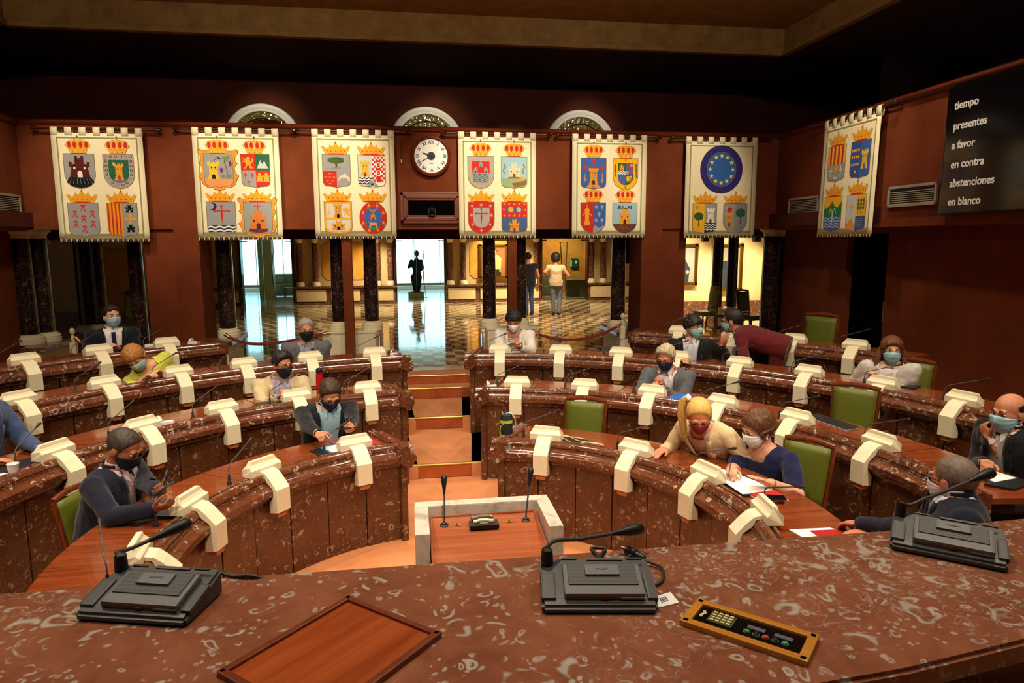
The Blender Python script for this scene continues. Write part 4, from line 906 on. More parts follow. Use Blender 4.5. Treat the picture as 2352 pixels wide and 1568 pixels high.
def c51(d):
    shield(d, 'point', BLUE); tower(d, 0, -1.05, .4, .72, S(210, 150, 60), DKR); d.p([(-.3, -1.15), (.3, -1.15), (.2, -1.03), (-.2, -1.03)], S(210, 150, 60))
    for x, y in ((0, -.12), (-.34, -.36), (.34, -.36)): d.star(x, y, .11, RED, 4, .5); d.e(x, y, .07, .07, RED, 10)
    d.ln([(-.34, -.36), (.34, -.36)], .05, RED); d.ln([(0, -.12), (0, -.36)], .05, RED); d.ln([(.35, -.58), (.35, -.85)], .025, GOLD); d.e(.35, -.9, .06, .06, GOLD, 12); d.e(.35, -.9, .03, .03, BLUE, 10); d.ln([(-.35, -.62), (-.35, -.92)], .02, GOLD); d.ln([(-.42, -.82), (-.28, -.82)], .02, GOLD)
def c52(d):
    shield(d, 'round', S(236, 176, 30)); P = [(-.32, -.17), (.32, -.17), (.32, -.72)]+[(.32*math.cos(a*PI/10), -.72-.32*math.sin(a*PI/10)) for a in range(11)]
    d.p(P, S(70, 96, 150)); d.r(-.32, -.48, 0, -.17, GRN); castle(d, -.16, -.46, .18, .24, GOLD, BRN, False); waves(d, -.32, 0, -.62, -.48, 2, WHT); d.p([(0, -.17), (.07, -.17), (.32, -.52), (.32, -.62)], RED); d.star(.24, -.26, .07, GOLD, 8, .6); d.star(.08, -.54, .07, GOLD, 8, .6)
    d.p([(0, -.64), (.32, -.64), (.32, -.72)]+[(.32*math.cos(a*PI/12), -.72-.32*math.sin(a*PI/12)) for a in range(7)], GRN); d.e(.1, -.78, .07, .12, GOLD, 12); d.ln([(.22, -.68), (.22, -.95)], .02, GOLD); d.e(.22, -.7, .04, .04, GOLD, 10)
def c53(d):
    shield(d, 'round', BLUE); d.p(sh_clip('round', -.5, 0, -1.3, 0), RED); d.p([(-.36, -.88), (-.14, -.88), (-.14, -.76), (-.17, -.7), (-.17, -.34), (-.12, -.3), (-.25, -.18), (-.38, -.3), (-.33, -.34), (-.33, -.7), (-.36, -.76)], GOLD); d.ln([(-.25, -.2), (-.25, -.06)], .02, GOLD)
    for q in (-1, 1): d.ln([(-.25+.08*q, -.4), (-.25+.19*q, -.5)], .035, GOLD)
    for x, y in ((.12, -.16), (.36, -.16), (.24, -.44), (.12, -.68), (.36, -.68)): d.star(x, y, .085, S(150, 168, 186), 5, .55); d.r(x-.012, y-.12, x+.012, y, S(150, 168, 186))
    d.p([(0, -1.2), (0, -.98), (.1, -.86), (.2, -1.0), (.46, -.86), (.4, -1.0), (.2, -1.15)], GREY)
def c54(d):
    shield(d, 'round', LBL); d.p(sh_clip('round', -.5, .5, -1.3, -.84), S(46, 60, 120)); d.p([(-.48, -.88), (-.1, -.8), (.2, -.82), (.48, -.9), (.35, -1.08), (0, -1.19), (-.35, -1.08)], S(110, 54, 34))
    for i in range(14): d.e(random.uniform(-.36, .36), random.uniform(-1.08, -.9), .03, .015, S(96, 128, 80), 6)
    castle(d, 0, -.84, .48, .66, S(214, 156, 60), DKR, False)
def c61(d):
    shield(d, 'point', GREY); d.p(sh_clip('point', -.5, 0, -1.3, 0), S(232, 176, 40)); d.star(-.34, -.16, .1, GREY, 8, .6); tree(d, -.25, -.92, .4, .56); d.p(sh_clip('point', 0, .5, -1.3, -.78), NAVY); waves(d, .01, .49, -1.1, -.82, 3, WHT); tower(d, .25, -.78, .34, .6, WHT, BRN)
def c62(d):
    shield(d, 'round', GREY); d.p(sh_clip('round', 0, .5, -1.3, 0), S(136, 142, 152)); tree(d, .24, -.82, .42, .62, S(40, 96, 70)); tower(d, -.24, -.92, .34, .56, S(214, 156, 60), BRN); d.p([(-.3, -.36), (-.18, -.36), (-.14, -.2), (-.24, -.14), (-.34, -.2)], RED); d.ln([(-.34, -.22), (-.42, -.12)], .02, WHT); d.ln([(-.14, -.22), (-.04, -.1)], .02, GOLD)
def c71(d):
    shield(d, 'point', GREY)
    for i in range(9): d.p(sh_clip('point', -.5+i/9, -.5+(i+1)/9, -.62, 0), S(226, 180, 70) if i % 2 == 0 else RED)
    d.star(0, -.78, .13, GOLD, 12, .7)
    for q in (-.28, .28): d.r(q-.02, -1.02, q+.02, -.68, WHT); d.r(q-.1, -.84, q+.1, -.8, WHT)
    d.e(0, -1.02, .12, .1, WHT, 14); d.e(0, -.98, .1, .09, GREY, 14)
def c72(d):
    shield(d, 'point', BLUE); d.p(sh_clip('point', -.5, 0, -1.3, 0), S(52, 84, 150))
    for y in (-.28, -.5, -.74):
        for i in range(4): d.e(-.42+.11*i, y, .045, .05, GOLD, 10)
    d.e(-.22, -.98, .05, .05, GOLD, 10); tower(d, .24, -.92, .34, .62, S(226, 180, 50), BLUE)
def c73(d):
    shield(d, 'point', S(232, 176, 40)); d.p(sh_clip('point', -.5, .5, -.72, -.42), S(40, 120, 60)); d.p([(-.49, -.6), (-.49, -.42), (-.2, -.3), (-.05, -.14), (.12, -.34), (.3, -.36), (.49, -.16), (.49, -.6)], S(40, 120, 60)); d.p(sh_clip('point', -.5, .5, -1.3, -.68), BLUE); waves(d, -.47, .47, -1.08, -.68, 4, S(150, 170, 190))
    for q in (-1, 1): d.ln([(0, -.9), (.02*q, -.5), (.12*q, -.4), (.2*q, -.6)], .035, S(190, 206, 206))
def c74(d):
    shield(d, 'point', S(190, 198, 200)); d.p(sh_clip('point', 0, .5, -.7, 0), S(226, 180, 40)); d.p(sh_clip('point', 0, .5, -1.3, -.7), S(66, 84, 150)); d.star(-.24, -.38, .15, GOLD, 4, .3); d.r(-.26, -.55, -.22, -.3, GOLD); d.p([(-.48, -1.0), (-.25, -.75), (-.02, -1.0), (-.02, -1.16), (-.4, -1.12)], S(214, 150, 50))
    for q in (.12, .25, .38): d.ln([(q, -.66), (q, -.12)], .02, BRN); [d.e(q+.03*s_, y, .025, .06, S(60, 100, 50), 8) for y in (-.2, -.32, -.44) for s_ in (-1, 1)]
    for i in range(5): d.ln([(.04, -.78-i*.07), (.44-.03*i, -.78-i*.07)], .012, S(150, 160, 190))
def banner(label, org, rz, W_, H_, tabh, coats, eu=False):
    t = thing('heraldic_banner', label, 'banner', org, rz, 'cream banners with coats of arms'); nx, nz = 10, 14; vs = []; fs = []
    for j in range(nz+1):
        for i in range(nx+1):
            u, v = i/nx-.5, -j/nz; vs.append((u*W_, -.004*math.sin(u*9+1)*(-v)**2-.02*(-v), v*H_))
    for j in range(nz):
        for i in range(nx): a = j*(nx+1)+i; fs.append((a, a+1, a+nx+2, a+nx+1))
    cl_ = MB().add(vs, fs).build('cloth', 'banner_cloth', t, True)
    sd = cl_.modifiers.new('thickness', 'SOLIDIFY'); sd.thickness = .006; sd.offset = -1
    tw = W_/13
    tm = MB(); prof = []
    for k in range(9):
        a = -PI/2+k*PI/8*1.0; prof.append((.02+.0*k, 0))
    loop = [(-.012, -.03), (-.014, tabh*.5)]+[(.02*math.cos(a)+.008, tabh-.016+.022*math.sin(a)) for a in [PI-k*PI/6 for k in range(7)]]+[(.03, tabh*.5), (.026, -.03)]
    vs = [(x, y, z) for x in (-tw/2, tw/2) for y, z in loop]; k = len(loop); fs = [(i, i+1, k+i+1, k+i) for i in range(k-1)]
    tmsh = MB().add(vs, fs).mesh('hanging_tab', 'banner_cloth'); shade(tmsh, 50)
    for i in range(7):
        o = bpy.data.objects.new('hanging_tab', tmsh); COL.objects.link(o); o.parent = t; o.location = (-W_/2+tw*.5+i*(W_-tw)/6, .002, 0)
        sd = o.modifiers.new('thickness', 'SOLIDIFY'); sd.thickness = .003
    rod = MB(); rod.tube([(-W_/2-.16, .008, tabh-.016), (W_/2+.16, .008, tabh-.016)], .014, 10); ro = rod.build('rod', 'dark_wood', t, True)
    for s_ in (-1, 1):
        MB().lathe([(.012, 0), (.024, .012), (.018, .03), (.03, .045), (.026, .07), (.008, .085)], 12, Matrix.Translation((s_*(W_/2+.15), .008, tabh-.016)) @ Matrix.Rotation(s_*PI/2, 4, 'Y')).build('finial', 'dark_wood', ro, True)
        MB().box((s_*(W_/2-.05), .05, tabh-.016), (.02, .09, .02)).build('bracket', 'dark_wood', ro)
    # woven border and fringe
    bw = .016; mb = MB(); q = .075*W_/1.3
    def yy(z): return -.006-.02*(-z/H_)
    for (x0, z0, x1, z1) in ((-W_/2+q, -.05, W_/2-q, -.05-bw), (-W_/2+q, -H_+.035, W_/2-q, -H_+.035+.035), (-W_/2+q, -.05, -W_/2+q+bw, -H_+.04), (W_/2-q-bw, -.05, W_/2-q, -H_+.04)):
        mb.add([(x0, yy(z0)-.004, z0), (x1, yy(z0)-.004, z0), (x1, yy(z1)-.004, z1), (x0, yy(z1)-.004, z1)], [(0, 1, 2, 3)])
    mb.build('woven_border', 'banner_trim', t)
    fr = MB(); n = int(W_/.03)
    for i in range(n):
        fr.cm = i % 2; x = -W_/2+(i+.5)*W_/n; fr.add([(x-.012, -.028, -H_+.004), (x+.012, -.028, -H_+.004), (x+.007, -.03, -H_-.03), (x-.007, -.03, -H_-.03)], [(0, 1, 2, 3)])
    f_ = fr.build('fringe', ['tassel_gold', 'tassel_blue'], t); f_['kind'] = 'stuff'
    sw = .33*W_
    shx = math.atan2(.02, H_)
    for idx, (fn, crown) in enumerate(coats):
        d = D(); col_ = -1 if idx % 2 == 0 else 1; row = idx//2
        if eu: row = 1
        sy = H_*.318/1.2; cx = col_*.215*W_; top = -H_*(.195 if row == 0 else .655)
        d.at(cx, top, sw, sy); fn(d); d.at(cx, top, sw, sw)
        (royal if crown == 'r' else ducal)(d, 0, .01, .86 if crown == 'r' else 1.06)
        o = d.build('coat_of_arms', t); o.rotation_euler[0] = -shx; o.location = (0, -.0095, 0)
        if fn is c52 or fn is c54:
            if fn is c54: tx = [('BULLAS', cx, top-.085*sw/.33*.9, .062, 0)]
            else: tx = [('HONRADA', cx-.39*sw, top-.46*sw*1.5, .034, PI/2), ('Y', cx, top-.115*sw, .04, 0), ('ENNOBLECIDA', cx+.385*sw, top-.2*sw, .03, -PI/2*.94)]
            for txt, x, z, sz, ang in tx:
                l = textmesh(txt, sz, 'lettering', 'black', o, .0003, 'LEFT' if ang else 'CENTER', .0008); l.rotation_euler = (PI/2, -ang, 0); l.location = (x, -.006, z)
    if eu:
        d = D(); d.at(-.0, -H_*.29, 1); R = W_*.295
        d.e(0, 0, R*1.01, R*1.06, S(100, 90, 70), 40); d.e(0, 0, R, R*1.05, S(48, 40, 110), 40); d.e(0, 0, R*.7, R*.76, S(150, 140, 80), 40); d.e(0, 0, R*.69, R*.75, S(46, 92, 160), 40)
        for i in range(12): d.star(R*.54*math.sin(i*PI/6), R*.6*math.cos(i*PI/6), R*.11, S(240, 200, 40))
        o = d.build('star_circle', t); o.rotation_euler[0] = -shx; o.location = (0, -.0095, 0)
    return t
def ban_px(label, tl, tr, bl, br, ytab, coats, eu=False, Yp=9.6):
    P = [AY(*p, Yp) for p in (tl, tr, bl, br)]; W_ = ((P[1].x-P[0].x)+(P[3].x-P[2].x))/2; x = sum(p.x for p in P)/4; zt_ = (P[0].z+P[1].z)/2; zb_ = (P[2].z+P[3].z)/2
    banner(label, (x, Yp, zt_), 0, W_, zt_-zb_, AY((tl[0]+tr[0])/2, ytab, Yp).z-zt_, coats, eu)
ban_px('cream banner at the far left with a dark castle shield and a chain-bordered shield', (113, 306), (325, 306), (143, 551), (347, 548), 293, [(c11, 'r'), (c12, 'r'), (c13, 'd'), (c14, 'd')])
ban_px('cream banner with two gold scroll-framed shields, second from the left', (441, 306), (639, 308), (456, 546), (651, 545), 294, [(c21, 'r'), (c22, 'r'), (c23, 'd'), (c24, 'd')])
ban_px('cream banner left of the clock with a tree shield and an oval red shield', (717, 309), (906, 311), (724, 543), (910, 543), 298, [(c31, 'd'), (c32, 'd'), (c33, 'd'), (c34, 'd')])
ban_px('cream banner right of the clock with red shields and a starred blue tower shield', (1052, 314), (1231, 317), (1055, 542), (1230, 541), 304, [(c41, 'r'), (c42, 'r'), (c43, 'd'), (c44, 'd')])
ban_px('cream banner with four royal crowns and a shield lettered BULLAS', (1316, 319), (1487, 322), (1311, 541), (1479, 541), 309, [(c51, 'r'), (c52, 'r'), (c53, 'r'), (c54, 'r')])
ban_px('cream banner with a big blue circle of yellow stars', (1577, 325), (1741, 327), (1568, 541), (1729, 541), 315, [(c61, 'd'), (c62, 'd')], True)
def AR(px, py, off=0):                  # onto the right-hand gallery front
    d = ray(px, py); n = Vector((math.cos(aR), -math.sin(aR), 0)); P0 = Vector((PR0.x, PR0.y, 0))-n*off
    return CAM+d*((P0-CAM).dot(n)/d.dot(n))
RZR = -PI/2-aR
P = [AR(*p, .1) for p in ((1893, 293), (2022, 262), (1884, 540), (2009, 536))]
W7 = ((P[1]-P[0]).xy.length+(P[3]-P[2]).xy.length)/2; c7 = sum(P, Vector())/4; zt7 = (P[0].z+P[1].z)/2; zb7 = (P[2].z+P[3].z)/2
banner('cream banner hanging on the right-hand side wall', (c7.x, c7.y, zt7), RZR, W7, zt7-zb7, .085, [(c71, 'd'), (c72, 'd'), (c73, 'd'), (c74, 'd')])
# ---- scoreboard
A, B, C_ = AR(2183, 207, .06), AR(2165, 494, .06), AR(2352, 165, .06)
t = thing('voting_board', 'black electronic voting board with white Spanish captions on the right wall', 'display board', (A.x, A.y, 0), RZR)
BL = 1.9; z0, z1 = B.z, A.z+.02
MB().box((BL/2, .015, (z0+z1)/2), (BL, .07, z1-z0), bev=.02).build('black_panel', 'black_gloss', t)
Mi = (Matrix.Translation((A.x, A.y, 0)) @ Matrix.Rotation(RZR, 4, 'Z')).inverted()
for txt, px, py in (('tiempo', 2195, 252), ('presentes', 2192, 299), ('a favor', 2188, 343), ('en contra', 2186, 387), ('abstenciones', 2183, 430), ('en blanco', 2179, 472)):
    q = Mi @ AR(px, py, .07); o = textmesh(txt, .105, 'caption', 'white', t, .001, 'LEFT', .0022); o.rotation_euler = (PI/2, 0, 0); o.location = (q.x, -.023, q.z)
def vent(label, org, rz, W_, H_):
    t = thing('air_vent', label, 'vent', org, rz)
    for x, z, a, b in ((0, H_/2-.015, W_, .03), (0, -H_/2+.015, W_, .03), (W_/2-.015, 0, .03, H_), (-W_/2+.015, 0, .03, H_)): MB().box((x, -.012, z), (a, .025, b), bev=.003).build('frame_strip', 'grille', t)
    MB().box((0, .0, 0), (W_-.03, .012, H_-.03)).build('backing', 'black', t)
    n = int((H_-.06)/.021); sm = MB().box((0, -.012, 0), (W_-.05, .018, .004), Matrix.Rotation(math.radians(35), 4, 'X')).mesh('slat', 'grille')
    for i in range(n): o = bpy.data.objects.new('slat', sm); COL.objects.link(o); o.parent = t; o.location = (0, 0, -H_/2+.04+i*.021)
def vent_px(label, a, b, c, d, left=False):
    P = [AR(*p, .012) for p in (a, b, c, d)]; cc = sum(P, Vector())/4; vent(label, cc, RZR, ((P[1]-P[0]).xy.length+(P[3]-P[2]).xy.length)/2, ((P[0].z-P[2].z)+(P[1].z-P[3].z))/2)
vent_px('small louvred air vent left of the banner on the right wall', (1813, 455), (1882, 450), (1813, 494), (1882, 490)); vent_px('large louvred air vent between the right banner and the voting board', (2043, 430), (2156, 416), (2042, 476), (2155, 470))
dl = ray(15, 470); nl = Vector((math.cos(aR), math.sin(aR), 0)); q = CAM+dl*((Vector((PL0.x, PL0.y, 0))+nl*.012-CAM).dot(nl)/dl.dot(nl)); vent('louvred air vent at the left edge on the left wall', q, PI/2+aR, .62, .27)
# ---- clock
q = AY(990, 359, YB-.02); t = thing('wall_clock', 'round white wall clock with Roman numerals in a brown rim', 'clock', q)
Rr = Matrix.Rotation(PI/2, 4, 'X'); cr = .232
MB().lathe([(cr*1.12, -.01), (cr*1.18, .02), (cr*1.14, .05), (cr*1.03, .06), (cr*.97, .045), (cr*.97, .03)], 40, Rr).build('rim', 'rail_wood', t, True, angle=30); MB().lathe([(cr*.99, .0), (cr*.99, .04)], 40, Rr).build('dial', 'clock_white', t)
for i, nm in enumerate(('XII', 'I', 'II', 'III', 'IV', 'V', 'VI', 'VII', 'VIII', 'IX', 'X', 'XI')):
    o = textmesh(nm, .062, 'numeral', 'black', t, .0006, 'CENTER', .0012); a = i*PI/6; o.rotation_euler = (PI/2, a, 0); r_ = cr*.8; ux, uz = math.sin(a), math.cos(a); o.location = (ux*(r_-.022), -.042, uz*(r_-.022))
for a, L, w_ in ((math.radians(290), .13, .014), (math.radians(241), .19, .008)):
    M = Matrix.Rotation(a, 4, 'Y'); MB().add([M @ Vector(p) for p in ((-w_/2, -.047, -.03), (w_/2, -.047, -.03), (w_*.7, -.047, L*.7), (0, -.047, L), (-w_*.7, -.047, L*.7))], [(0, 1, 2, 3, 4)]).build('hand', 'black', t)
MB().lathe([(.055, .04), (.055, .044)], 24, Rr).build('centre_disc', 'black', t); MB().box((0, -.042, -.1), (.05, .001, .006)).build('maker_mark', 'dark_plastic', t)
# ---- camera niche
a, b = AY(918, 441, YB-.02), AY(1052, 513, YB-.02); W_ = b.x-a.x+.06; H_ = a.z-b.z; t = thing('camera_niche', 'dark niche in a stepped wooden frame under the clock', 'niche', ((a.x+b.x)/2+.03, YB-.01, (a.z+b.z)/2))
for k, (o_, y_, w_) in enumerate(((0, -.02, .05), (.045, -.035, .04), (.08, -.02, .03))):
    for x, z, p_, r_ in ((0, H_/2-o_-w_/2, W_-2*o_, w_), (0, -H_/2+o_+w_/2, W_-2*o_, w_), (W_/2-o_-w_/2, 0, w_, H_-2*o_), (-W_/2+o_+w_/2, 0, w_, H_-2*o_)): MB().box((x, y_, z), (p_, .05, r_), bev=.008).build('frame_strip', 'frame_wood', t)
MB().box((0, -.002, 0), (W_-.2, .004, H_-.2)).build('dark_recess_sheet', 'void', t)  # flat near-black sheet paints the shade of a recess that is not built
q = AY(992, 486, YB-.08); t = thing('dome_camera', 'black motorised camera standing in the wooden niche', 'camera', q-Vector((0, 0, .06)))
MB().lathe([(.05, 0), (.05, .02), (.035, .03)], 18).build('base', 'black_plastic', t, True); MB().ell((0, 0, .075), (.042, .04, .045)).build('head', 'black_plastic', t, True); MB().lathe([(.018, 0), (.02, .03)], 14, Matrix.Translation((0, -.03, .078)) @ Matrix.Rotation(PI/2, 4, 'X')).build('lens', 'black_gloss', t, True)
for s_ in (-1, 1): MB().box((s_*.045, 0, .06), (.012, .03, .07), bev=.004).build('arm', 'black_plastic', t)
q = AY(921, 345, YB-.02); t = thing('pull_cord', 'thin cord with small switch hanging left of the clock', 'cord', q); MB().tube([(0, -.01, .1), (0, -.012, -.12)], .003, 6).build('string', 'black', t); MB().tube([(0, -.012, -.12), (.002, -.012, -.17)], .008, 8).build('switch', 'cream_panel', t)
# ================================================================== people
def skinmat(name, c):
    m = mat(name, c, .5, spec=.4); m.node_tree.nodes['Principled BSDF'].inputs['Subsurface Weight'].default_value = 0.0; N = NT(m)
    N.col(N.mix(N.rng(N.noise(N.co(), 30, 3).outputs['Fac'], .35, .7), c, tuple(v*k for v, k in zip(c, (.86, .78, .74))))); return m
skinmat('skin_tan', S(196, 134, 102)); skinmat('skin_dark', S(158, 98, 66)); skinmat('skin_light', S(220, 166, 136)); skinmat('skin_red', S(204, 132, 104))
def cloth(name, c, rough=.85, weave=220, var=.14, spec=.2):
    m = mat(name, c, rough, spec=spec, sheen=.15); N = NT(m)
    N.col(N.mix(N.rng(N.noise(N.co(), 9, 4).outputs['Fac'], .3, .75), c, tuple(v*(1-var*2) for v in c))); N.bump(N.noise(N.co(), weave, 2).outputs['Fac'], .15, .002); return m
for nm, c in (('navy_suit', S(22, 24, 44)), ('dark_suit', S(19, 22, 34)), ('blue_jacket', S(62, 80, 122)), ('beige_jacket', S(206, 186, 146)), ('grey_jacket', S(96, 100, 106)), ('steel_jacket', S(104, 106, 118)), ('white_jacket', S(236, 232, 226)), ('denim_white', S(212, 206, 200)),
              ('maroon_jacket', S(98, 24, 30)), ('cream_jacket', S(216, 190, 150)), ('yellow_top', S(204, 208, 84)), ('navy_dress', S(22, 26, 68)), ('black_suit', S(20, 20, 24)), ('white_shirt', S(236, 232, 234)), ('pink_shirt', S(226, 196, 206)), ('sky_shirt', S(168, 206, 226)), ('lilac_shirt', S(170, 172, 210)),
              ('pale_shirt', S(206, 214, 230)), ('grey_shirt', S(160, 162, 182)), ('peach_top', S(222, 186, 160)), ('jeans', S(110, 130, 150)), ('blue_jeans', S(50, 78, 130)), ('dark_trousers', S(34, 34, 42)), ('white_trousers', S(206, 204, 200)), ('blouse', S(206, 178, 152)), ('navy_tie', S(22, 26, 56)), ('floral_shirt', S(196, 196, 206))): cloth(nm, c)
m = MATS['white_shirt'].copy(); m.name = 'striped_top'; MATS['striped_top'] = m; N = NT(m); wv = N.n('ShaderNodeTexWave', Scale=14); wv.bands_direction = 'Z'; N.l(N.co(), wv.inputs['Vector']); N.col(N.mix(N.rng(wv.outputs['Fac'], .75, .85), S(228, 226, 228), S(70, 70, 90)))
def hairmat(name, c, c2):
    m = mat(name, c, .5, spec=.35); N = NT(m); co = N.co((90, 90, 9)); nz = N.noise(co, 1, 4, .6, .5); N.col(N.mix(N.rng(nz.outputs['Fac'], .3, .7), c, c2)); N.bump(nz.outputs['Fac'], .5, .004); return m
hairmat('hair_black', S(26, 22, 22), S(48, 40, 38)); hairmat('hair_brown', S(74, 52, 36), S(48, 34, 26)); hairmat('hair_grey', S(176, 168, 160), S(120, 112, 106)); hairmat('hair_silver', S(206, 190, 158), S(150, 132, 104)); hairmat('hair_saltpepper', S(72, 62, 56), S(46, 40, 38))
hairmat('hair_blonde', S(226, 186, 112), S(190, 142, 72)); hairmat('hair_ginger', S(184, 126, 64), S(140, 88, 42)); hairmat('hair_chestnut', S(110, 68, 38), S(72, 44, 26)); hairmat('hair_auburn', S(120, 72, 42), S(70, 42, 28)); hairmat('hair_stubble', S(120, 104, 92), S(92, 80, 72))
for nm, c in (('mask_blue', S(150, 196, 214)), ('mask_black', S(20, 20, 24)), ('mask_white', S(230, 232, 236)), ('mask_navy', S(28, 28, 52)), ('mask_wine', S(118, 24, 34)), ('mask_teal', S(150, 196, 196))): mat(nm, c, .8)
mat('eye_white', S(226, 220, 212), .3); mat('iris', S(40, 28, 22), .2); mat('lens_glass', (.9, .92, .95), .02, trans=1, ior=1.05); mat('glasses_frame', S(26, 24, 24), .3); mat('nail_red', S(226, 60, 34), .3); mat('pearl', S(236, 230, 220), .2); mat('phone_blue', S(36, 90, 130), .3); mat('bracelet_gold', S(220, 160, 60), .4)
HEADE = [((0, -.012, .035), (.077, .097, .085)), ((0, .03, -.02), (.066, .07, .095)), ((0, .035, -.07), (.05, .052, .046))]
NOSE = [((0, .098, -.02), (.014, .022, .022)), ((0, .09, .006), (.01, .014, .028))]
def head_r(d, nose=False):
    best = 0
    for c, r in HEADE+(NOSE if nose else []):
        o = [-c[i]/r[i] for i in range(3)]; q = [d[i]/r[i] for i in range(3)]
        A = sum(v*v for v in q); B = sum(a*b for a, b in zip(o, q)); C2 = sum(v*v for v in o)-1; disc = B*B-A*C2
        if disc > 0: best = max(best, (-B+math.sqrt(disc))/A)
    return best
def rings_tube(mb, secs, n=20):
    """secs: list of (centre, right, fwd, w, d) ellipses"""
    vs = []; fs = []
    for c, rx, fy, w_, dd in secs:
        for k in range(n):
            a = 2*PI*k/n; ca, sa = math.cos(a), math.sin(a); e = .88
            vs.append(c+rx*(w_*math.copysign(abs(ca)**e, ca))+fy*(dd*math.copysign(abs(sa)**e, sa)))
    for i in range(len(secs)-1):
        for k in range(n): fs.append((i*n+k, i*n+(k+1) % n, (i+1)*n+(k+1) % n, (i+1)*n+k))
    fs += [tuple(reversed(range(n))), tuple(range((len(secs)-1)*n, len(secs)*n))]
    mb.add(vs, fs)
def limb(mb, pts, rr, n=12):
    P = []; R = []
    for i in range(len(pts)-1):
        for k in range(6):
            t = k/6; P.append(pts[i].lerp(pts[i+1], t)); R.append(rr[i]+(rr[i+1]-rr[i])*t)
    P.append(pts[-1]); R.append(rr[-1]); mb.tube(P, 0, n, rr=R)
    for p, r in zip(pts, rr): mb.ell(p, (r, r, r), n=10, q=6)
QUEUE = []
def remesh(mb, name, voxel, mats, parent, it=3, fold=0, seed=0, fac=.5):
    """queue a voxel union; flush() evaluates every queued figure in one go"""
    me = mb.mesh(name, mats); o = bpy.data.objects.new('raw', me); COL.objects.link(o)
    md = o.modifiers.new('r', 'REMESH'); md.mode = 'VOXEL'; md.voxel_size = voxel; md.use_smooth_shade = True
    sm = o.modifiers.new('s', 'SMOOTH'); sm.iterations = it; sm.factor = fac
    q = bpy.data.objects.new(name, bpy.data.meshes.new(name)); COL.objects.link(q); q.parent = parent
    QUEUE.append([o, q, fold, seed, mats if isinstance(mats, list) else [mats], []]); return q
def flush():
    dg = bpy.context.evaluated_depsgraph_get()
    evs = [e[0].evaluated_get(dg) for e in QUEUE]
    raw = []
    for ev in evs:
        me = ev.data; nv, npo = len(me.vertices), len(me.polygons); co = [0.0]*(nv*3); me.vertices.foreach_get('co', co)
        ls = [0]*npo; me.polygons.foreach_get('loop_start', ls); lv = [0]*len(me.loops); me.loops.foreach_get('vertex_index', lv); ls.append(len(lv)); raw.append((co, ls, lv))
    for (o, q, fold, seed, mats, post), (co, ls, lv) in zip(QUEUE, raw):
        nm = bpy.data.meshes.new(q.name); nm.from_pydata([co[i:i+3] for i in range(0, len(co), 3)], [], [lv[a:b] for a, b in zip(ls, ls[1:])]); nm.name = q.name.split('.')[0]
        if fold:
            sv = Vector((seed*3.1, seed*1.7, seed*.9))
            nr = [v.normal.copy() for v in nm.vertices]; out = []
            for v, nn in zip(nm.vertices, nr):
                p = v.co; k = noise.noise(Vector((p.x*9, p.y*9, p.z*16))+sv)+.5*noise.noise(p*26+sv); out += list(p+nn*(fold*k))
            nm.vertices.foreach_set('co', out)
        nm.materials.clear()
        for m_ in mats: nm.materials.append(MATS[m_])
        nm.polygons.foreach_set('use_smooth', [True]*len(nm.polygons)); old = q.data; q.data = nm; bpy.data.meshes.remove(old)
        for t in post: delnow(q, t)
    for e in QUEUE: me = e[0].data; bpy.data.objects.remove(e[0]); bpy.data.meshes.remove(me)
    QUEUE.clear()
def delfaces(o, test):
    for e in QUEUE:
        if e[1] is o: e[5].append(test); return
    delnow(o, test)
def delnow(o, test):
    bm = bmesh.new(); bm.from_mesh(o.data); bmesh.ops.delete(bm, geom=[f for f in bm.faces if test(f.calc_center_median())], context='FACES')
    for _ in range(10): bmesh.ops.smooth_vert(bm, verts=[v for v in bm.verts if v.is_boundary], factor=.5, use_axis_x=True, use_axis_y=True, use_axis_z=True)
    bm.to_mesh(o.data); bm.free()
def ik(a, b, l1, l2, pole):
    d = b-a; L = min(d.length, (l1+l2)*.995); dn = d.normalized(); x = (l1*l1-l2*l2+L*L)/(2*L); h = math.sqrt(max(0, l1*l1-x*x))
    p = pole-dn*pole.dot(dn); p.normalize(); return a+dn*x+p*h, a+dn*L
FING = {'flat': ((6, 6, 4),)*4, 'relax': ((22, 26, 16),)*4, 'hold': ((48, 62, 34),)*4, 'point': ((12, 14, 8), (56, 70, 40), (62, 74, 40), (66, 74, 40)), 'pen': ((46, 52, 20), (50, 56, 26), (58, 62, 40), (62, 66, 40)), 'fist': ((72, 84, 50),)*4}
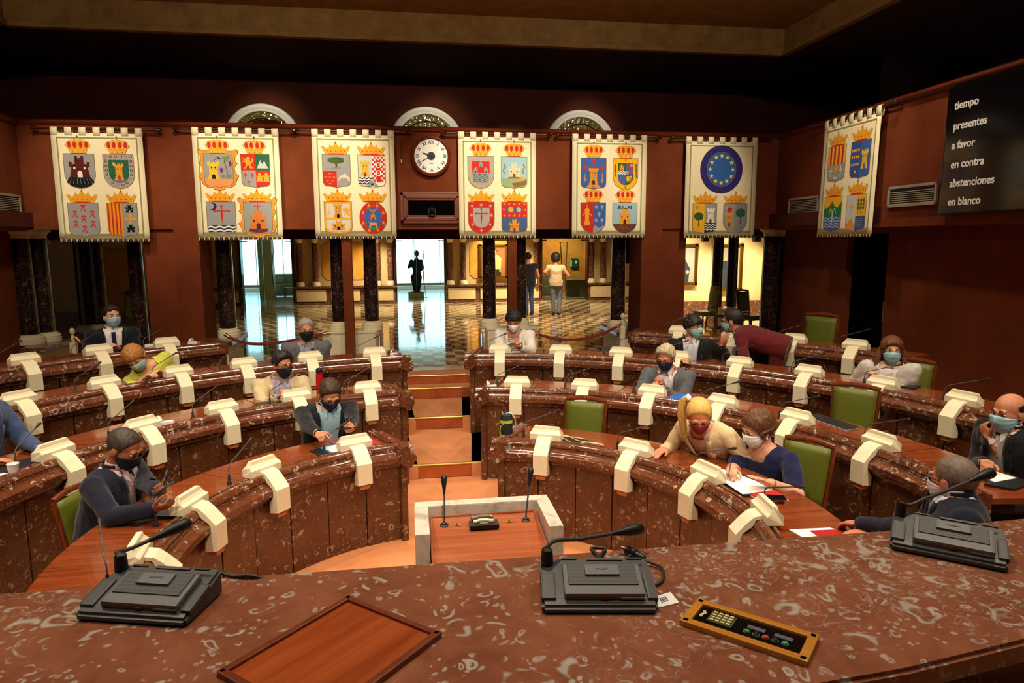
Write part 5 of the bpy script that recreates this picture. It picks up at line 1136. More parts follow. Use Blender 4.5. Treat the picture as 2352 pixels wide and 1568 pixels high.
def hand(mb, w, d, n, side, pose, k=1.0, tips=None):
    d = d.normalized(); n = (n-d*n.dot(d)).normalized(); a = d.cross(n)*side; cols = Matrix((a, d, -n)).transposed().to_4x4()
    M = Matrix.Translation(w+d*.05*k) @ cols
    mb.ell((0, 0, 0), (.041*k, .056*k, .017*k), M, 12, 8); mb.ell((.022*k, -.015*k, -.008*k), (.017*k, .032*k, .015*k), M, 10, 6)
    mb.tube([w-d*.03, w+d*.03*k], .027*k, 12, flat=.8)
    for i, (off, ln) in enumerate(((.029, .92), (.010, 1.0), (-.010, .95), (-.028, .78))):
        p = w+d*(.092-.004*abs(i-1.2))*k+a*off*k; q = d.copy()+a*(off*1.2); q.normalize(); P = [w+d*.06*k+a*off*.9*k, p]
        for ang, L in zip(FING[pose][i], (.042, .027, .021)):
            ax = q.cross(n); q = Quaternion(ax.normalized(), math.radians(ang)) @ q; p = p+q*L*ln*k; P.append(p)
        mb.tube(P, 0, 8, rr=[.0092*k, .0096*k, .009*k, .0082*k, .0066*k]); mb.ell(P[-1], (.0066*k,)*3, n=8, q=6)
        if tips is not None: tips.append((P[-1], q.copy(), -n))
    tb = w+d*.025*k+a*.026*k; td = (d*.62+a*.62+n*(.35 if pose != 'flat' else .05)).normalized(); t1 = tb+td*.042*k; td2 = (d*.85+a*.25+n*(.5 if pose not in ('flat',) else .05)).normalized(); t2 = t1+td2*.032*k; t3 = t2+(td2*.9-a*.25).normalized()*.024*k
    mb.tube([w+d*.02*k+a*.01*k, tb, t1, t2, t3], 0, 8, rr=[.014*k, .0135*k, .0108*k, .0098*k, .0074*k]); mb.ell(t3, (.0074*k,)*3, n=8, q=6)
    return w+d*.085*k+n*.02*k
HL = [(0, .72), (28, .68), (46, .56), (60, .38), (70, .08), (78, -.12), (86, .1), (98, .12), (108, -.2), (140, -.5), (180, -.55)]
def lerp_tab(tab, x):
    for (a, p), (b, q) in zip(tab, tab[1:]):
        if x <= b: return p+(q-p)*max(0, (x-a))/(b-a)
    return tab[-1][1]
def person(label, px, floor, rh=None, face=0, lean=14, side=0, twist=0, hy=0, hp=0, hr=0, stand=False, sex='m', skin='skin_tan', hair='short', hmat='hair_black', mask='mask_black', mtype='cloth', glasses=False,
           top='jacket', tmat='navy_suit', shirt='white_shirt', vstop=.16, vw=.075, tie=None, legs='dark_trousers', hands=None, poses=('relax', 'relax'), k=1.0, wide=1.0, belly=0.0, vox=.0075, facing=None, zhead=None, hk=1.08, bare=False, palms=None, hdirs=None, elbow_out=1.0, hipz=None, headpos=None, feet=None, voxg=.011, nk=1.0, arm=1.0, al=1.0):
    # ---- place the head, then hang the rest of the figure from it
    if zhead is None and rh is not None:
        lo, hi = floor+.7, floor+1.75
        for _ in range(40):
            mid = (lo+hi)/2; p = AZ(px[0], px[1], mid)
            if math.hypot(p.x-CX, p.y-CY) > rh: lo = mid
            else: hi = mid
        zhead = (lo+hi)/2
    HW = headpos if headpos is not None else AZ(px[0], px[1], zhead)
    if facing is None: f = Vector((CX-HW.x, CY-HW.y)).normalized(); facing = math.atan2(-f.x, f.y)
    rz = facing+math.radians(face)
    X, Y, Z = Vector((1, 0, 0)), Vector((0, 1, 0)), Vector((0, 0, 1))
    u = Vector((math.sin(math.radians(side)), math.sin(math.radians(lean))*math.cos(math.radians(side)), math.cos(math.radians(lean))*math.cos(math.radians(side))))
    rx = (X-u*X.dot(u)).normalized(); rx = Quaternion(u, math.radians(twist)) @ rx; fy = u.cross(rx)
    sp = .455*k; ws = wide*(1.06 if sex == 'm' else .96)
    Hm = (Matrix.Rotation(math.radians(hy), 4, 'Z') @ Matrix.Rotation(-math.radians(hp), 4, 'X') @ Matrix.Rotation(math.radians(hr), 4, 'Y')).to_3x3()
    hu, hf = Hm @ Z, Hm @ Y
    noff = (u*.55+hu*.45).normalized()*.052*k*nk+hu*.084*hk+hf*.02
    off = u*sp+noff                                    # hip -> head centre
    Rw = Matrix.Rotation(rz, 3, 'Z'); hipw = HW-Rw @ off; hz = hipw.z-floor
    if hipz is not None: hz = hipz
    base = Vector((hipw.x, hipw.y, floor)); hip = Vector((0, 0, hz)); hc = hip+off; nb = hip+u*sp
    W2L = (Matrix.Translation(base) @ Matrix.Rotation(rz, 4, 'Z')).inverted()
    HM = Matrix.Translation(hc) @ Hm.to_4x4() @ Matrix.Scale(hk, 4)
    root = thing('person', label, 'person', base, rz)
    T = lambda x, y, h: hip+rx*x+fy*y+u*h
    # ---- torso sections
    bw = 1.0 if sex == 'm' else .92
    SEC = [(-.10, .165, .12+belly*.4), (0, .172 if sex == 'm' else .18, .122+belly), (.10, .165*bw, .118+belly), (.2, .165*bw, .118+belly*.7), (.29, .178*bw, .122+(.012 if sex == 'f' else 0)), (.36, .19*bw, .118), (.41, .185*bw, .104), (.44, .15, .088), (.462, .1, .074), (.475, .075, .066)]
    SEC = [(h*k, w_*ws, d_) for h, w_, d_ in SEC]
    def torso(mb, g): rings_tube(mb, [(T(0, .01, h), rx, fy, w_*g+(g-1)*.05, d_*g+(g-1)*.05) for h, w_, d_ in SEC])
    def front(x, h, g):
        for (h0, w0, d0), (h1, w1, d1) in zip(SEC, SEC[1:]):
            if h <= h1: t = max(0, (h-h0)/(h1-h0)); w_ = w0+(w1-w0)*t; d_ = d0+(d1-d0)*t; break
        else: w_, d_ = SEC[-1][1:]
        w_ = w_*g+(g-1)*.05; d_ = d_*g+(g-1)*.05; return .01+d_*math.sqrt(max(0, 1-min(.98, abs(x)/w_)**2.2))
    sh_ = [T(s_*.178*ws, .0, .392*k) for s_ in (1, -1)]       # right, left
    l1, l2 = .275*k*al, .25*k*al; arms = []
    hands = hands or [None, None]
    for i, s_ in enumerate((1, -1)):
        tgt = hands[i]
        if tgt is None: wl = T(s_*.17, .30, .12)
        elif len(tgt) == 3 and abs(tgt[0]) > 3: wl = W2L @ AZ(*tgt)
        else: wl = Vector(tgt)
        e, w2 = ik(sh_[i], wl, l1, l2, Vector((s_*.55*elbow_out, -.35, -.75))); arms.append((sh_[i], e, w2))
    # ---- body: head, neck, chest, arms and hands in one skin
    mb = MB()
    for c, r in HEADE+NOSE: mb.ell(c, r, HM, 18, 12)
    for s_ in (-1, 1): mb.ell((s_*.079, -.004, -.006), (.011, .023, .034), HM, 10, 8); mb.ell((s_*.03, .088, .03), (.024, .014, .009), HM, 8, 6)
    limb(mb, [nb-u*.05, nb+u*.015, hc+Hm @ Vector((0, -.022, -.06))*hk], [.056, .055 if sex == 'm' else .046, .054 if sex == 'm' else .046])
    torso(mb, .86)
    grips = []; tips = []
    for i, (a, e, w_) in enumerate(arms):
        s_ = (1, -1)[i]; fd = (w_-e).normalized()
        if bare: limb(mb, [a-Vector((0, 0, .012)), e, w_], [.048*arm, .042*arm, .029*arm**.5])
        else: limb(mb, [a-Vector((0, 0, .02)), e, w_], [.036, .032, .026])
        pn = Vector(palms[i]) if palms and palms[i] else Vector((0, .1, -1)); hd = Vector(hdirs[i]) if hdirs and hdirs[i] else fd
        grips.append(hand(mb, w_, hd, pn, s_, poses[i], 1.0*k, tips))
    body = remesh(mb, 'body', vox, skin, root, 2)
    # ---- clothes
    sl = .93
    if top == 'jacket':
        mb = MB(); torso(mb, 1.08)
        for a, e, w_ in arms: mb.ell(a+Vector((0, 0, .002)), (.074, .068, .064), n=12, q=8); limb(mb, [a, e, e.lerp(w_, sl)], [.07, .06, .045])
        g = remesh(mb, 'jacket', voxg, tmat, root, 3, .006, px[0])
        def cut(p):
            q = p-hip; h = q.dot(u); x = q.dot(rx); y = q.dot(fy)
            if h > .46*k and abs(x) < .088: return True
            if y < .03 or y > front(x, min(h, .46*k), 1.08)+.014 or h < -.09*k: return False
            if h < vstop*k: return abs(x) < (.0 if vstop > .05 else .045)
            return abs(x) < (0 if vstop > .05 else .045)+(vw-(0 if vstop > .05 else .045))*(h-vstop*k)/((.43-vstop)*k)
        delfaces(g, cut); sd = g.modifiers.new('t', 'SOLIDIFY'); sd.thickness = .006; sd.offset = -1
        # lapels
        for s_ in (-1, 1):
            vs = []; fs = []; n = 12
            for j in range(n+1):
                t = j/n; h = (max(vstop, .02)+(.445-max(vstop, .02))*t)*k; x0 = (0 if vstop > .05 else .045)+(vw-(0 if vstop > .05 else .045))*t
                wd = .012+.05*min(1, t*1.5) if t < .72 else (.03 if t < .8 else .045-.02*(t-.8))
                for q, lift in ((0, .004), (.5, .009), (1, .004)):
                    x = x0+wd*q; vs.append(T(s_*x, front(x, min(h, .44*k), 1.08)+lift+.004, h))
            for j in range(n):
                for q in range(2): b = j*3+q; fs.append((b, b+1, b+4, b+3))
            l = MB().add(vs, fs).build('lapel', tmat, root, True, angle=60); sd = l.modifiers.new('t', 'SOLIDIFY'); sd.thickness = .004; sd.offset = 0
        vs = []; fs = []; n = 14
        for j in range(n+1):
            a = math.radians(-35+250*j/n); 
            for hh, rr_ in ((.425, .1), (.47, .078), (.478, .08)): vs.append(T(rr_*math.cos(a)*.95*(1 if sex == 'm' else .92), .0-rr_*math.sin(a)*.85, hh*k+.008))
        for j in range(n):
            for q in range(2): b = j*3+q; fs.append((b, b+1, b+4, b+3))
        l = MB().add(vs, fs).build('collar', tmat, root, True); sd = l.modifiers.new('t', 'SOLIDIFY'); sd.thickness = .005
        if vstop > .05:
            for hh in (vstop-.03, vstop-.12):
                if hh > -.05: MB().ell(T(.012, front(0, hh*k, 1.08)+.006, hh*k), (.009, .009, .009)).build('button', 'black_plastic', root, True)
        # shirt under the jacket
        mb = MB(); torso(mb, .985); s2 = mb.build('shirt', shirt, root, True); delfaces(s2, lambda p: (p-hip).dot(u) > .472*k or ((p-hip).dot(u) > .4*k and abs((p-hip).dot(rx)) < .03 and (p-hip).dot(fy) > .03 and tie is None))
        if sex == 'm' or shirt in ('white_shirt',):
            vs = []; fs = []; n = 16
            for j in range(n+1):
                a = math.radians(-78+336*j/n) if not tie else math.radians(-88+356*j/n)
                for hh, rr_ in ((.425, .08), (.475, .066), (.482, .067)): vs.append(T(rr_*math.cos(a), .012-rr_*math.sin(a)*.95, hh*k+.01))
            for j in range(n):
                for q in range(2): b = j*3+q; fs.append((b, b+1, b+4, b+3))
            l = MB().add(vs, fs).build('shirt_collar', shirt, root, True); sd = l.modifiers.new('t', 'SOLIDIFY'); sd.thickness = .003
            for s_ in (-1, 1):
                A = T(s_*.018, .012+.066, .45*k); vs = [T(s_*.012, .012+.074, .462*k+.01), T(s_*.05, .012+.06, .47*k+.01), T(s_*.052, .012+.084, .415*k), T(s_*.03, front(.03, .39*k, 1.0)+.008, .39*k)]
                l = MB().add(vs, [(0, 1, 2, 3)]).build('collar_point', shirt, root); sd = l.modifiers.new('t', 'SOLIDIFY'); sd.thickness = .003
            if not tie:
                for j in range(4): MB().ell(T(0, front(0, (.36-.07*j)*k, .985)+.002, (.36-.07*j)*k), (.005, .003, .005)).build('shirt_button', 'white', root)
        for i, (a, e, w_) in enumerate(arms):
            mb = MB(); mb.tube([e.lerp(w_, .86), w_-(w_-e).normalized()*.004], .036, 14); mb.build('shirt_cuff', shirt, root, True)
        if tie:
            vs = []; n = 10; fs = []
            for j in range(n+1):
                t = j/n; h = (.44-.36*t)*k; wd = .014+.026*t if j > 1 else .02; y = max(front(0, min(h, .42*k), 1.0)+.018, .1 if h > .36*k else 0)
                vs += [T(-wd, y, h), T(0, y+.005, h), T(wd, y, h)]
            for j in range(n):
                for q in range(2): b = j*3+q; fs.append((b, b+1, b+4, b+3))
            l = MB().add(vs, fs).build('necktie', tie, root, True); sd = l.modifiers.new('t', 'SOLIDIFY'); sd.thickness = .004
    else:
        mb = MB(); torso(mb, 1.05)
        for a, e, w_ in arms:
            mb.ell(a, (.072, .066, .064), n=12, q=8)
            if top == 'short': limb(mb, [a, a.lerp(e, .85)], [.07, .064])
            elif top == 'wide': limb(mb, [a, e, e.lerp(w_, .35)], [.07, .078, .08]); limb(mb, [a-Vector((0, 0, .05)), e-Vector((0, 0, .05))], [.065, .075])
            elif top == 'none': limb(mb, [a, a.lerp(e, .18)], [.06, .058])
            else: limb(mb, [a, e, e.lerp(w_, sl)], [.068, .058, .043])
        g = remesh(mb, {'short': 'dress_top', 'wide': 'loose_top', 'none': 'blouse', 'long': 'overshirt'}[top], voxg, tmat, root, 3, .007, px[0])
        def cut(p):
            q = p-hip; h = q.dot(u); x = q.dot(rx); y = q.dot(fy)
            if top == 'long': return (h > .455*k and abs(x) < .1) or (.03 < y < front(x, min(h, .46*k), 1.05)+.014 and h > .1*k and abs(x) < .02+.05*(h-.1*k)/(.33*k))
            return abs(x) < .095 and (h > .445*k or (top != 'wide' and h > .40*k and abs(x) < .085 and -.02 < y < .2))
        delfaces(g, cut); sd = g.modifiers.new('t', 'SOLIDIFY'); sd.thickness = .005; sd.offset = -1
        if top == 'long':
            mb = MB(); torso(mb, .985); s2 = mb.build('shirt', shirt, root, True); delfaces(s2, lambda p: (p-hip).dot(u) > .43*k)
            for s_ in (-1, 1):
                vs = [T(s_*.03, .1, .44*k), T(s_*.085, .03, .455*k), T(s_*.12, .075, .40*k), T(s_*.075, .118, .36*k)]
                l = MB().add(vs, [(0, 1, 2, 3)]).build('collar_point', tmat, root); sd = l.modifiers.new('t', 'SOLIDIFY'); sd.thickness = .006
                MB().box((0, 0, 0), (.08, .008, .07), Matrix.Translation(T(s_*.1, front(.1, .25*k, 1.05)+.008, .25*k)) @ Matrix((rx, fy, u)).transposed().to_4x4(), bev=.003).build('chest_pocket', tmat, root)
    # ---- legs
    mb = MB()
    for i, s_ in enumerate((1, -1)):
        h0 = hip+Vector((s_*.085, 0, -.02))
        if stand: kn, an = (Vector((s_*.09, .03, hz*.52)), Vector((s_*.09, -.02, .09))) if not feet else (Vector(feet[i][0]), Vector(feet[i][1]))
        else: kn, an = Vector((s_*.11, .40*k, hz+.0)), Vector((s_*.11, .36*k, .1))
        limb(mb, [h0, kn, an], [.088*ws, .062, .05])
        sh2 = MB(); sh2.ell((an.x, an.y+.06, .04), (.045, .13, .04), n=12, q=8); sh2.build('shoe', 'black_plastic', root, True)
    mb.ell(hip+Vector((0, 0, -.02)), (.165*ws, .12+belly*.4, .1), n=14, q=8)
    remesh(mb, 'trousers', .018, legs, root, 2, .003, px[1])
    # ---- face
    for s_ in (-1, 1):
        MB().ell((s_*.031, .083, .011), (.0135, .009, .0075), HM, 10, 8).build('eye', 'eye_white', root, True); MB().ell((s_*.031, .0895, .0105), (.0058, .0045, .0058), HM, 8, 6).build('iris', 'iris', root, True)
        MB().tube([HM @ Vector((s_*.014, .1, .037)), HM @ Vector((s_*.032, .1, .039)), HM @ Vector((s_*.05, .086, .031))], .0042, 6, rr=[.003, .0042, .002]).build('eyebrow', hmat if hmat not in ('hair_silver', 'hair_blonde') else 'hair_ginger', root)
    # ---- hair
    n1, n2 = 72, 44; vs = []; fs = []
    for j in range(n2+1):
        el = -PI/2+PI*j/n2
        for i in range(n1):
            az = 2*PI*i/n1; d = Vector((math.sin(az)*math.cos(el), math.cos(az)*math.cos(el), math.sin(el))); aa = abs(math.degrees(math.atan2(d.x, d.y)))
            r = head_r(d); hl = lerp_tab(HL, aa); th = .013; z = d.z; noise_a = .0025; soft = .12
            if hair == 'short': th = .008+.010*max(0, z); noise_a = .004
            elif hair == 'crop': th = .005+.003*max(0, z)
            elif hair == 'quiff': th = .008+.022*max(0, z)*(1.2 if d.y > .1 else .6); noise_a = .007
            elif hair == 'receding': hl = lerp_tab([(0, .76), (30, .62), (45, .7), (62, .4), (78, .06), (92, -.12), (105, -.3), (140, -.5), (180, -.55)], aa); th = .011+.006*max(0, z)
            elif hair == 'bald': th = .009 if z < .62 else -.01; hl = lerp_tab([(0, 2), (70, 2), (80, .3), (92, -.1), (105, -.3), (140, -.5), (180, -.55)], aa)
            elif hair == 'thin': th = .008; hl = lerp_tab([(0, .85), (35, .75), (62, .4), (78, .06), (92, -.12), (105, -.3), (140, -.5), (180, -.55)], aa)
            elif hair == 'curly': th = .012+.018*max(0, z+.2); noise_a = .011; hl = lerp_tab([(0, .52), (40, .42), (70, .2), (90, -.15), (110, -.35), (180, -.6)], aa)
            elif hair == 'shaggy': th = .013+.016*max(0, z+.3); noise_a = .011; hl = lerp_tab([(0, .42), (40, .34), (68, .18), (80, -.2), (100, -.45), (180, -.7)], aa)
            elif hair in ('bob', 'short_f', 'long'): 
                hl = lerp_tab([(0, .62), (32, .54), (52, .25), (64, -.35), (85, -.62), (110, -.8), (180, -.85)] if hair != 'short_f' else [(0, .44), (40, .36), (62, .1), (74, -.25), (100, -.45), (180, -.7)], aa); th = .014+.012*max(0, z+.35)+(.012 if aa > 60 and z < .1 else 0); noise_a = .006; soft = .1
            elif hair == 'pulled': th = .012+.006*max(0, z); noise_a = .0015; hl = lerp_tab([(0, .74), (30, .68), (50, .5), (65, .22), (80, .08), (100, -.2), (180, -.55)], aa)
            m_ = max(0, min(1, (z-hl)/(soft*1.5)+.3)); t = -.012+(th+.012)*(m_*m_*(3-2*m_))
            t += noise_a*1.2*m_*noise.noise(d*7+Vector((px[0], 0, 0)))+noise_a*.9*m_*noise.noise(Vector((d.x*26, d.y*9, d.z*9)))
            vs.append(HM @ (d*(r+t)))
    for j in range(n2):
        for i in range(n1): fs.append((j*n1+i, j*n1+(i+1) % n1, (j+1)*n1+(i+1) % n1, (j+1)*n1+i))
    hb = MB().add(vs, fs)
    ho = hb.build('hair', hmat, root, True, angle=80)
    if hair == 'long':
        mb = MB(); rnd = random.Random(px[0])
        for i in range(26):
            a = math.radians(75+210*i/25); st = HM @ Vector((.088*math.sin(a), .085*math.cos(a)-.01, rnd.uniform(-.02, .05))); en = st+Vector((.035*math.sin(a)+rnd.uniform(-.01, .01), .02*math.cos(a)+rnd.uniform(0, .02), -.19-rnd.uniform(0, .05)))
            w_ = rnd.uniform(-.02, .02); mb.tube(bez(st, st+Vector((.03*math.sin(a), 0, -.07)), en+Vector((w_, w_, .07)), en, 7), 0, 7, rr=[.014, .018, .02, .02, .019, .017, .013, .006])
        mb.build('hair_lengths', hmat, root, True)
    if hair == 'pulled':
        p0 = HM @ Vector((.055, -.06, .1)); P = [p0, HM @ Vector((.1, -.085, .135)), HM @ Vector((.125, -.07, .07)), HM @ Vector((.125, -.04, -.02)), HM @ Vector((.12, -.01, -.1)), HM @ Vector((.11, .01, -.17))]
        mb = MB()
        for i in range(7):
            o_ = Vector((random.uniform(-.012, .012), random.uniform(-.012, .012), random.uniform(-.008, .008))); mb.tube(bez(P[0]+o_*.3, P[1]+o_, P[2]+o_, P[3]+o_*1.3, 6)+bez(P[3]+o_*1.3, P[4]+o_, P[5]+o_, P[5]+o_*1.5+Vector((0, 0, -.03)), 5)[1:], 0, 7, rr=[.012, .016, .018, .018, .018, .018, .018, .017, .015, .012, .008, .003])
        mb.build('ponytail', hmat, root, True); MB().tube([p0.lerp(P[1], .2), p0.lerp(P[1], .75)], .024, 12).build('hair_tie', 'mask_white', root, True)
    # ---- face mask with ear loops
    if mask:
        vs = []; fs = []; na, ne = 22, 12
        for j in range(ne+1):
            for i in range(na+1):
                s_ = -1+2*i/na; az = math.radians(74*s_); t = j/ne; q = abs(s_)
                e_top = 4-20*q**1.6; e_bot = -64+30*q**1.8; el = math.radians(e_top+(e_bot-e_top)*t)
                d = Vector((math.sin(az)*math.cos(el), math.cos(az)*math.cos(el), math.sin(el))); r = head_r(d, True); r2 = max(r, .107*math.cos(az*.75)) if q < .8 else r
                bul = .005+(.012*math.sin(PI*t)*(1-q*q) if mtype == 'surgical' else .016*math.exp(-(q/.28)**2)*math.sin(PI*min(1, t*1.1))*(1.0 if mtype != 'beak' else 1.7))
                pl_ = .0022*math.sin(t*PI*7) if mtype == 'surgical' else 0
                vs.append(HM @ (d*(r2+bul+pl_)))
        for j in range(ne):
            for i in range(na): b = j*(na+1)+i; fs.append((b, b+1, b+na+2, b+na+1))
        mo = MB().add(vs, fs).build('face_mask', mask, root, True, angle=60); sd = mo.modifiers.new('t', 'SOLIDIFY'); sd.thickness = .002; sd.offset = 1
        for s_ in (-1, 1):
            i_ = 0 if s_ < 0 else na
            for j in (1, ne-1):
                a = vs[j*(na+1)+i_]; b = HM @ Vector((s_*.088, -.018, .018 if j == 1 else -.028)); MB().tube([a, a.lerp(b, .5)+Hm @ Vector((s_*.004, 0, 0)), b], .0016, 5).build('ear_loop', mask, root)
    if glasses:
        for s_ in (-1, 1):
            c = Vector((s_*.033, .108, .01)); P = [HM @ (c+Vector((.025*math.cos(a*PI/8), -.014*abs(math.cos(a*PI/8))*(1 if math.cos(a*PI/8)*s_ > 0 else 0), .018*math.sin(a*PI/8)))) for a in range(17)]
            MB().tube(P, .0024, 6).build('glasses_rim', 'glasses_frame', root, True); MB().tube([HM @ Vector((s_*.058, .095, .014)), HM @ Vector((s_*.083, .03, .014)), HM @ Vector((s_*.086, -.02, .002))], .0024, 6).build('glasses_temple', 'glasses_frame', root, True)
        MB().tube([HM @ Vector((-.009, .112, .012)), HM @ Vector((0, .116, .015)), HM @ Vector((.009, .112, .012))], .0022, 6).build('glasses_bridge', 'glasses_frame', root)
    L2W = Matrix.Translation(base) @ Matrix.Rotation(rz, 4, 'Z')
    return dict(root=root, grips=[L2W @ g_ for g_ in grips], L2W=L2W, arms=arms, T=T, HM=HM, tips=tips, rz=rz, u=u, rx=rx, fy=fy, hz=hz, HW=HW, k=k)
PPL = {}
dz = desk_z
def P_(key, *a, **kw):
    PPL[key] = person(*a, **kw); r = PPL[key]
    print('PERSON', key, 'hip %.2f' % r['hz'], 'base', tuple(round(v, 2) for v in r['root'].location))
    return r
P_('navyL', 'person in navy suit and pink shirt with black mask at the front left desk', (284, 1030), 0, rh=2.2, face=8, lean=12, hy=-8, hp=28, skin='skin_dark', hair='crop', hmat='hair_saltpepper', tmat='navy_suit', shirt='pink_shirt', vstop=.08, vw=.085,
   hands=[(352, 1168, dz+.1), (372, 1140, dz+.13)], poses=('hold', 'hold'), palms=((-.5, .1, .8), (.6, .1, .7)), wide=1.08, belly=.03, vox=.006, hk=1.02)
P_('blazer', 'person in navy blazer and light blue shirt tapping a phone behind the front left desk', (757, 905), 0, rh=2.32, face=-6, lean=16, hy=4, hp=36, skin='skin_red', hair='short', hmat='hair_brown', mask='mask_navy', glasses=True, tmat='dark_suit', shirt='sky_shirt', vstop=-.1, vw=.09,
   hands=[(742, 1010, dz+.12), (805, 1000, dz+.12)], poses=('point', 'hold'), palms=((-.4, 0, -.9), (.3, .1, .9)), wide=1.1, vox=.006, hk=1.04)
P_('beige', 'person in beige jacket with black mask and glasses, writing with an orange pen', (648, 838), FL[1], rh=3.42, face=-14, lean=16, hy=28, hp=8, hair='quiff', hmat='hair_black', glasses=True, tmat='beige_jacket', shirt='lilac_shirt', vstop=-.1, vw=.08,
   hands=[(640, 912, FL[1]+dz+.05), (672, 905, FL[1]+dz+.05)], poses=('pen', 'relax'), wide=1.1, belly=.02, hk=1.02)
P_('greyC', 'person in steel-grey blazer and black mask sitting before the glossy foyer floor', (703, 758), FL[2], rh=4.5, face=-10, lean=12, hy=8, hp=4, hair='short', hmat='hair_grey', tmat='steel_jacket', shirt='grey_shirt', vstop=.02, vw=.08,
   hands=[(698, 810, FL[2]+dz+.06), (712, 810, FL[2]+dz+.06)], poses=('hold', 'hold'), palms=((-.7, .1, -.4), (.7, .1, -.4)), wide=1.12, hk=1.02)
P_('yellow', 'person in yellow-green top bending over her papers on the third left desk row', (312, 822), FL[2], rh=4.42, face=-2, lean=20, side=34, hy=-26, hp=34, hr=26, sex='f', skin='skin_light', hair='short_f', hmat='hair_ginger', mask='mask_teal', mtype='surgical', top='wide', tmat='yellow_top',
   hands=[(330, 872, FL[2]+dz+.05), (372, 858, FL[2]+dz+.04)], poses=('relax', 'relax'), bare=True, wide=1.12, hk=0.99)
P_('suitD', 'person in dark suit and navy tie with light blue mask on the back left row', (257, 727), FL[3], rh=5.62, face=-14, lean=5, hy=14, hp=2, hair='receding', hmat='hair_black', mask='mask_blue', mtype='surgical', skin='skin_light', tmat='dark_suit', shirt='white_shirt', vstop=.02, vw=.085, tie='navy_tie',
   hands=[(235, 800, FL[3]+dz+.04), (275, 800, FL[3]+dz+.04)], wide=1.05, hk=0.97)
P_('whiteC', 'person in white jacket with white mask looking down at a phone, right of the aisle', (1180, 738), FL[2], rh=4.55, face=-2, lean=14, hy=0, hp=24, sex='f', skin='skin_red', hair='curly', hmat='hair_black', mask='mask_white', mtype='beak', tmat='white_jacket', shirt='striped_top', vstop=-.1, vw=.07,
   hands=[(1172, 793, FL[2]+dz+.09), (1196, 799, FL[2]+dz+.08)], poses=('pen', 'hold'), palms=((-.5, 0, -.8), (.3, .2, .9)), wide=1.1, hk=0.99)
P_('greyB', 'person in grey blazer and navy mask tapping a phone on the second right row', (1530, 822), FL[1], rh=3.42, face=10, lean=16, hy=-12, hp=20, hair='quiff', hmat='hair_silver', mask='mask_navy', glasses=True, skin='skin_red', tmat='grey_jacket', shirt='white_shirt', vstop=.0, vw=.075,
   hands=[(1494, 888, FL[1]+dz+.07), (1524, 892, FL[1]+dz+.05)], poses=('point', 'hold'), palms=((-.4, 0, -.8), (.5, .1, .8)), wide=1.08, hk=1.02)
P_('darkC', 'person in black jacket and pale shirt turning towards the maroon blazer', (1592, 752), FL[2], rh=4.5, face=14, lean=6, hy=52, hp=0, hair='shaggy', hmat='hair_black', mask='mask_teal', mtype='surgical', tmat='black_suit', shirt='pale_shirt', vstop=-.1, vw=.085,
   hands=[(1560, 830, FL[2]+dz+.02), (1655, 795, FL[2]+dz+.17)], poses=('relax', 'relax'), palms=(None, (.2, -.6, .7)), hdirs=(None, (-.3, .3, .9)), wide=1.1, hk=0.99)
P_('maroon', 'person in maroon blazer bending down to talk to a seated neighbour', (1683, 738), FL[2], rh=4.78, facing=math.radians(52), lean=76, hp=8, hy=-4, stand=True, hair='short', hmat='hair_black', mask='mask_blue', mtype='surgical', glasses=True, tmat='maroon_jacket', shirt='floral_shirt', vstop=.05, vw=.07,
   hands=[(.2, .40, .62), (-.2, .42, .62)], wide=1.08, hk=1.08, legs='maroon_jacket')
P_('denim', 'person in white denim jacket with light blue mask on the third right row', (2048, 806), FL[2], rh=4.5, nk=.4, face=22, lean=8, hy=14, hp=2, sex='f', skin='skin_light', hair='long', hmat='hair_auburn', mask='mask_blue', mtype='surgical', top='long', tmat='denim_white', shirt='white_shirt',
   hands=[(2000, 868, FL[2]+dz+.04), (2030, 872, FL[2]+dz+.04)], wide=1.12, hk=0.97)
P_('blonde', 'person in cream jacket and wine mask leaning with one hand on the front right desk', (1606, 955), 0, rh=2.0, face=6, lean=48, side=4, hy=36, hp=30, hr=4, sex='f', stand=True, skin='skin_red', hair='pulled', hmat='hair_blonde', mask='mask_wine', tmat='cream_jacket', shirt='peach_top', vstop=.06, vw=.085, legs='white_trousers',
   hands=[(1526, 1030, dz+.045), (-.15, .08, .60)], poses=('flat', 'relax'), hdirs=((-.1, .9, -.1), None), wide=1.12, vox=.006, hk=1.02)
P_('navyR', 'person in navy blue dress with white mask writing in papers at the front right desk', (1742, 985), 0, rh=2.24, face=0, lean=14, hy=-14, hp=20, sex='f', skin='skin_light', hair='bob', hmat='hair_chestnut', mask='mask_white', mtype='surgical', top='short', tmat='navy_dress', bare=True, legs='navy_dress',
   hands=[(1682, 1078, dz+.06), (1768, 1110, dz+.05)], poses=('pen', 'flat'), wide=1.22, belly=.03, arm=1.3, vox=.006, hk=1.04)
P_('bald', 'person in dark suit with blue mask resting chin on hand at the right edge', (2318, 948), FL[1], rh=3.52, nk=.3, face=0, lean=12, hy=6, hp=8, hair='bald', hmat='hair_black', mask='mask_blue', mtype='surgical', tmat='black_suit', shirt='white_shirt', vstop=.04, vw=.07,
   hands=[(2262, 1062, FL[1]+dz+.06), (.06, .2, .93)], poses=('fist', 'fist'), hdirs=(None, (.5, .1, .8)), palms=(None, (.2, -.6, .5)), wide=1.12, vox=.0065, hk=1.04)
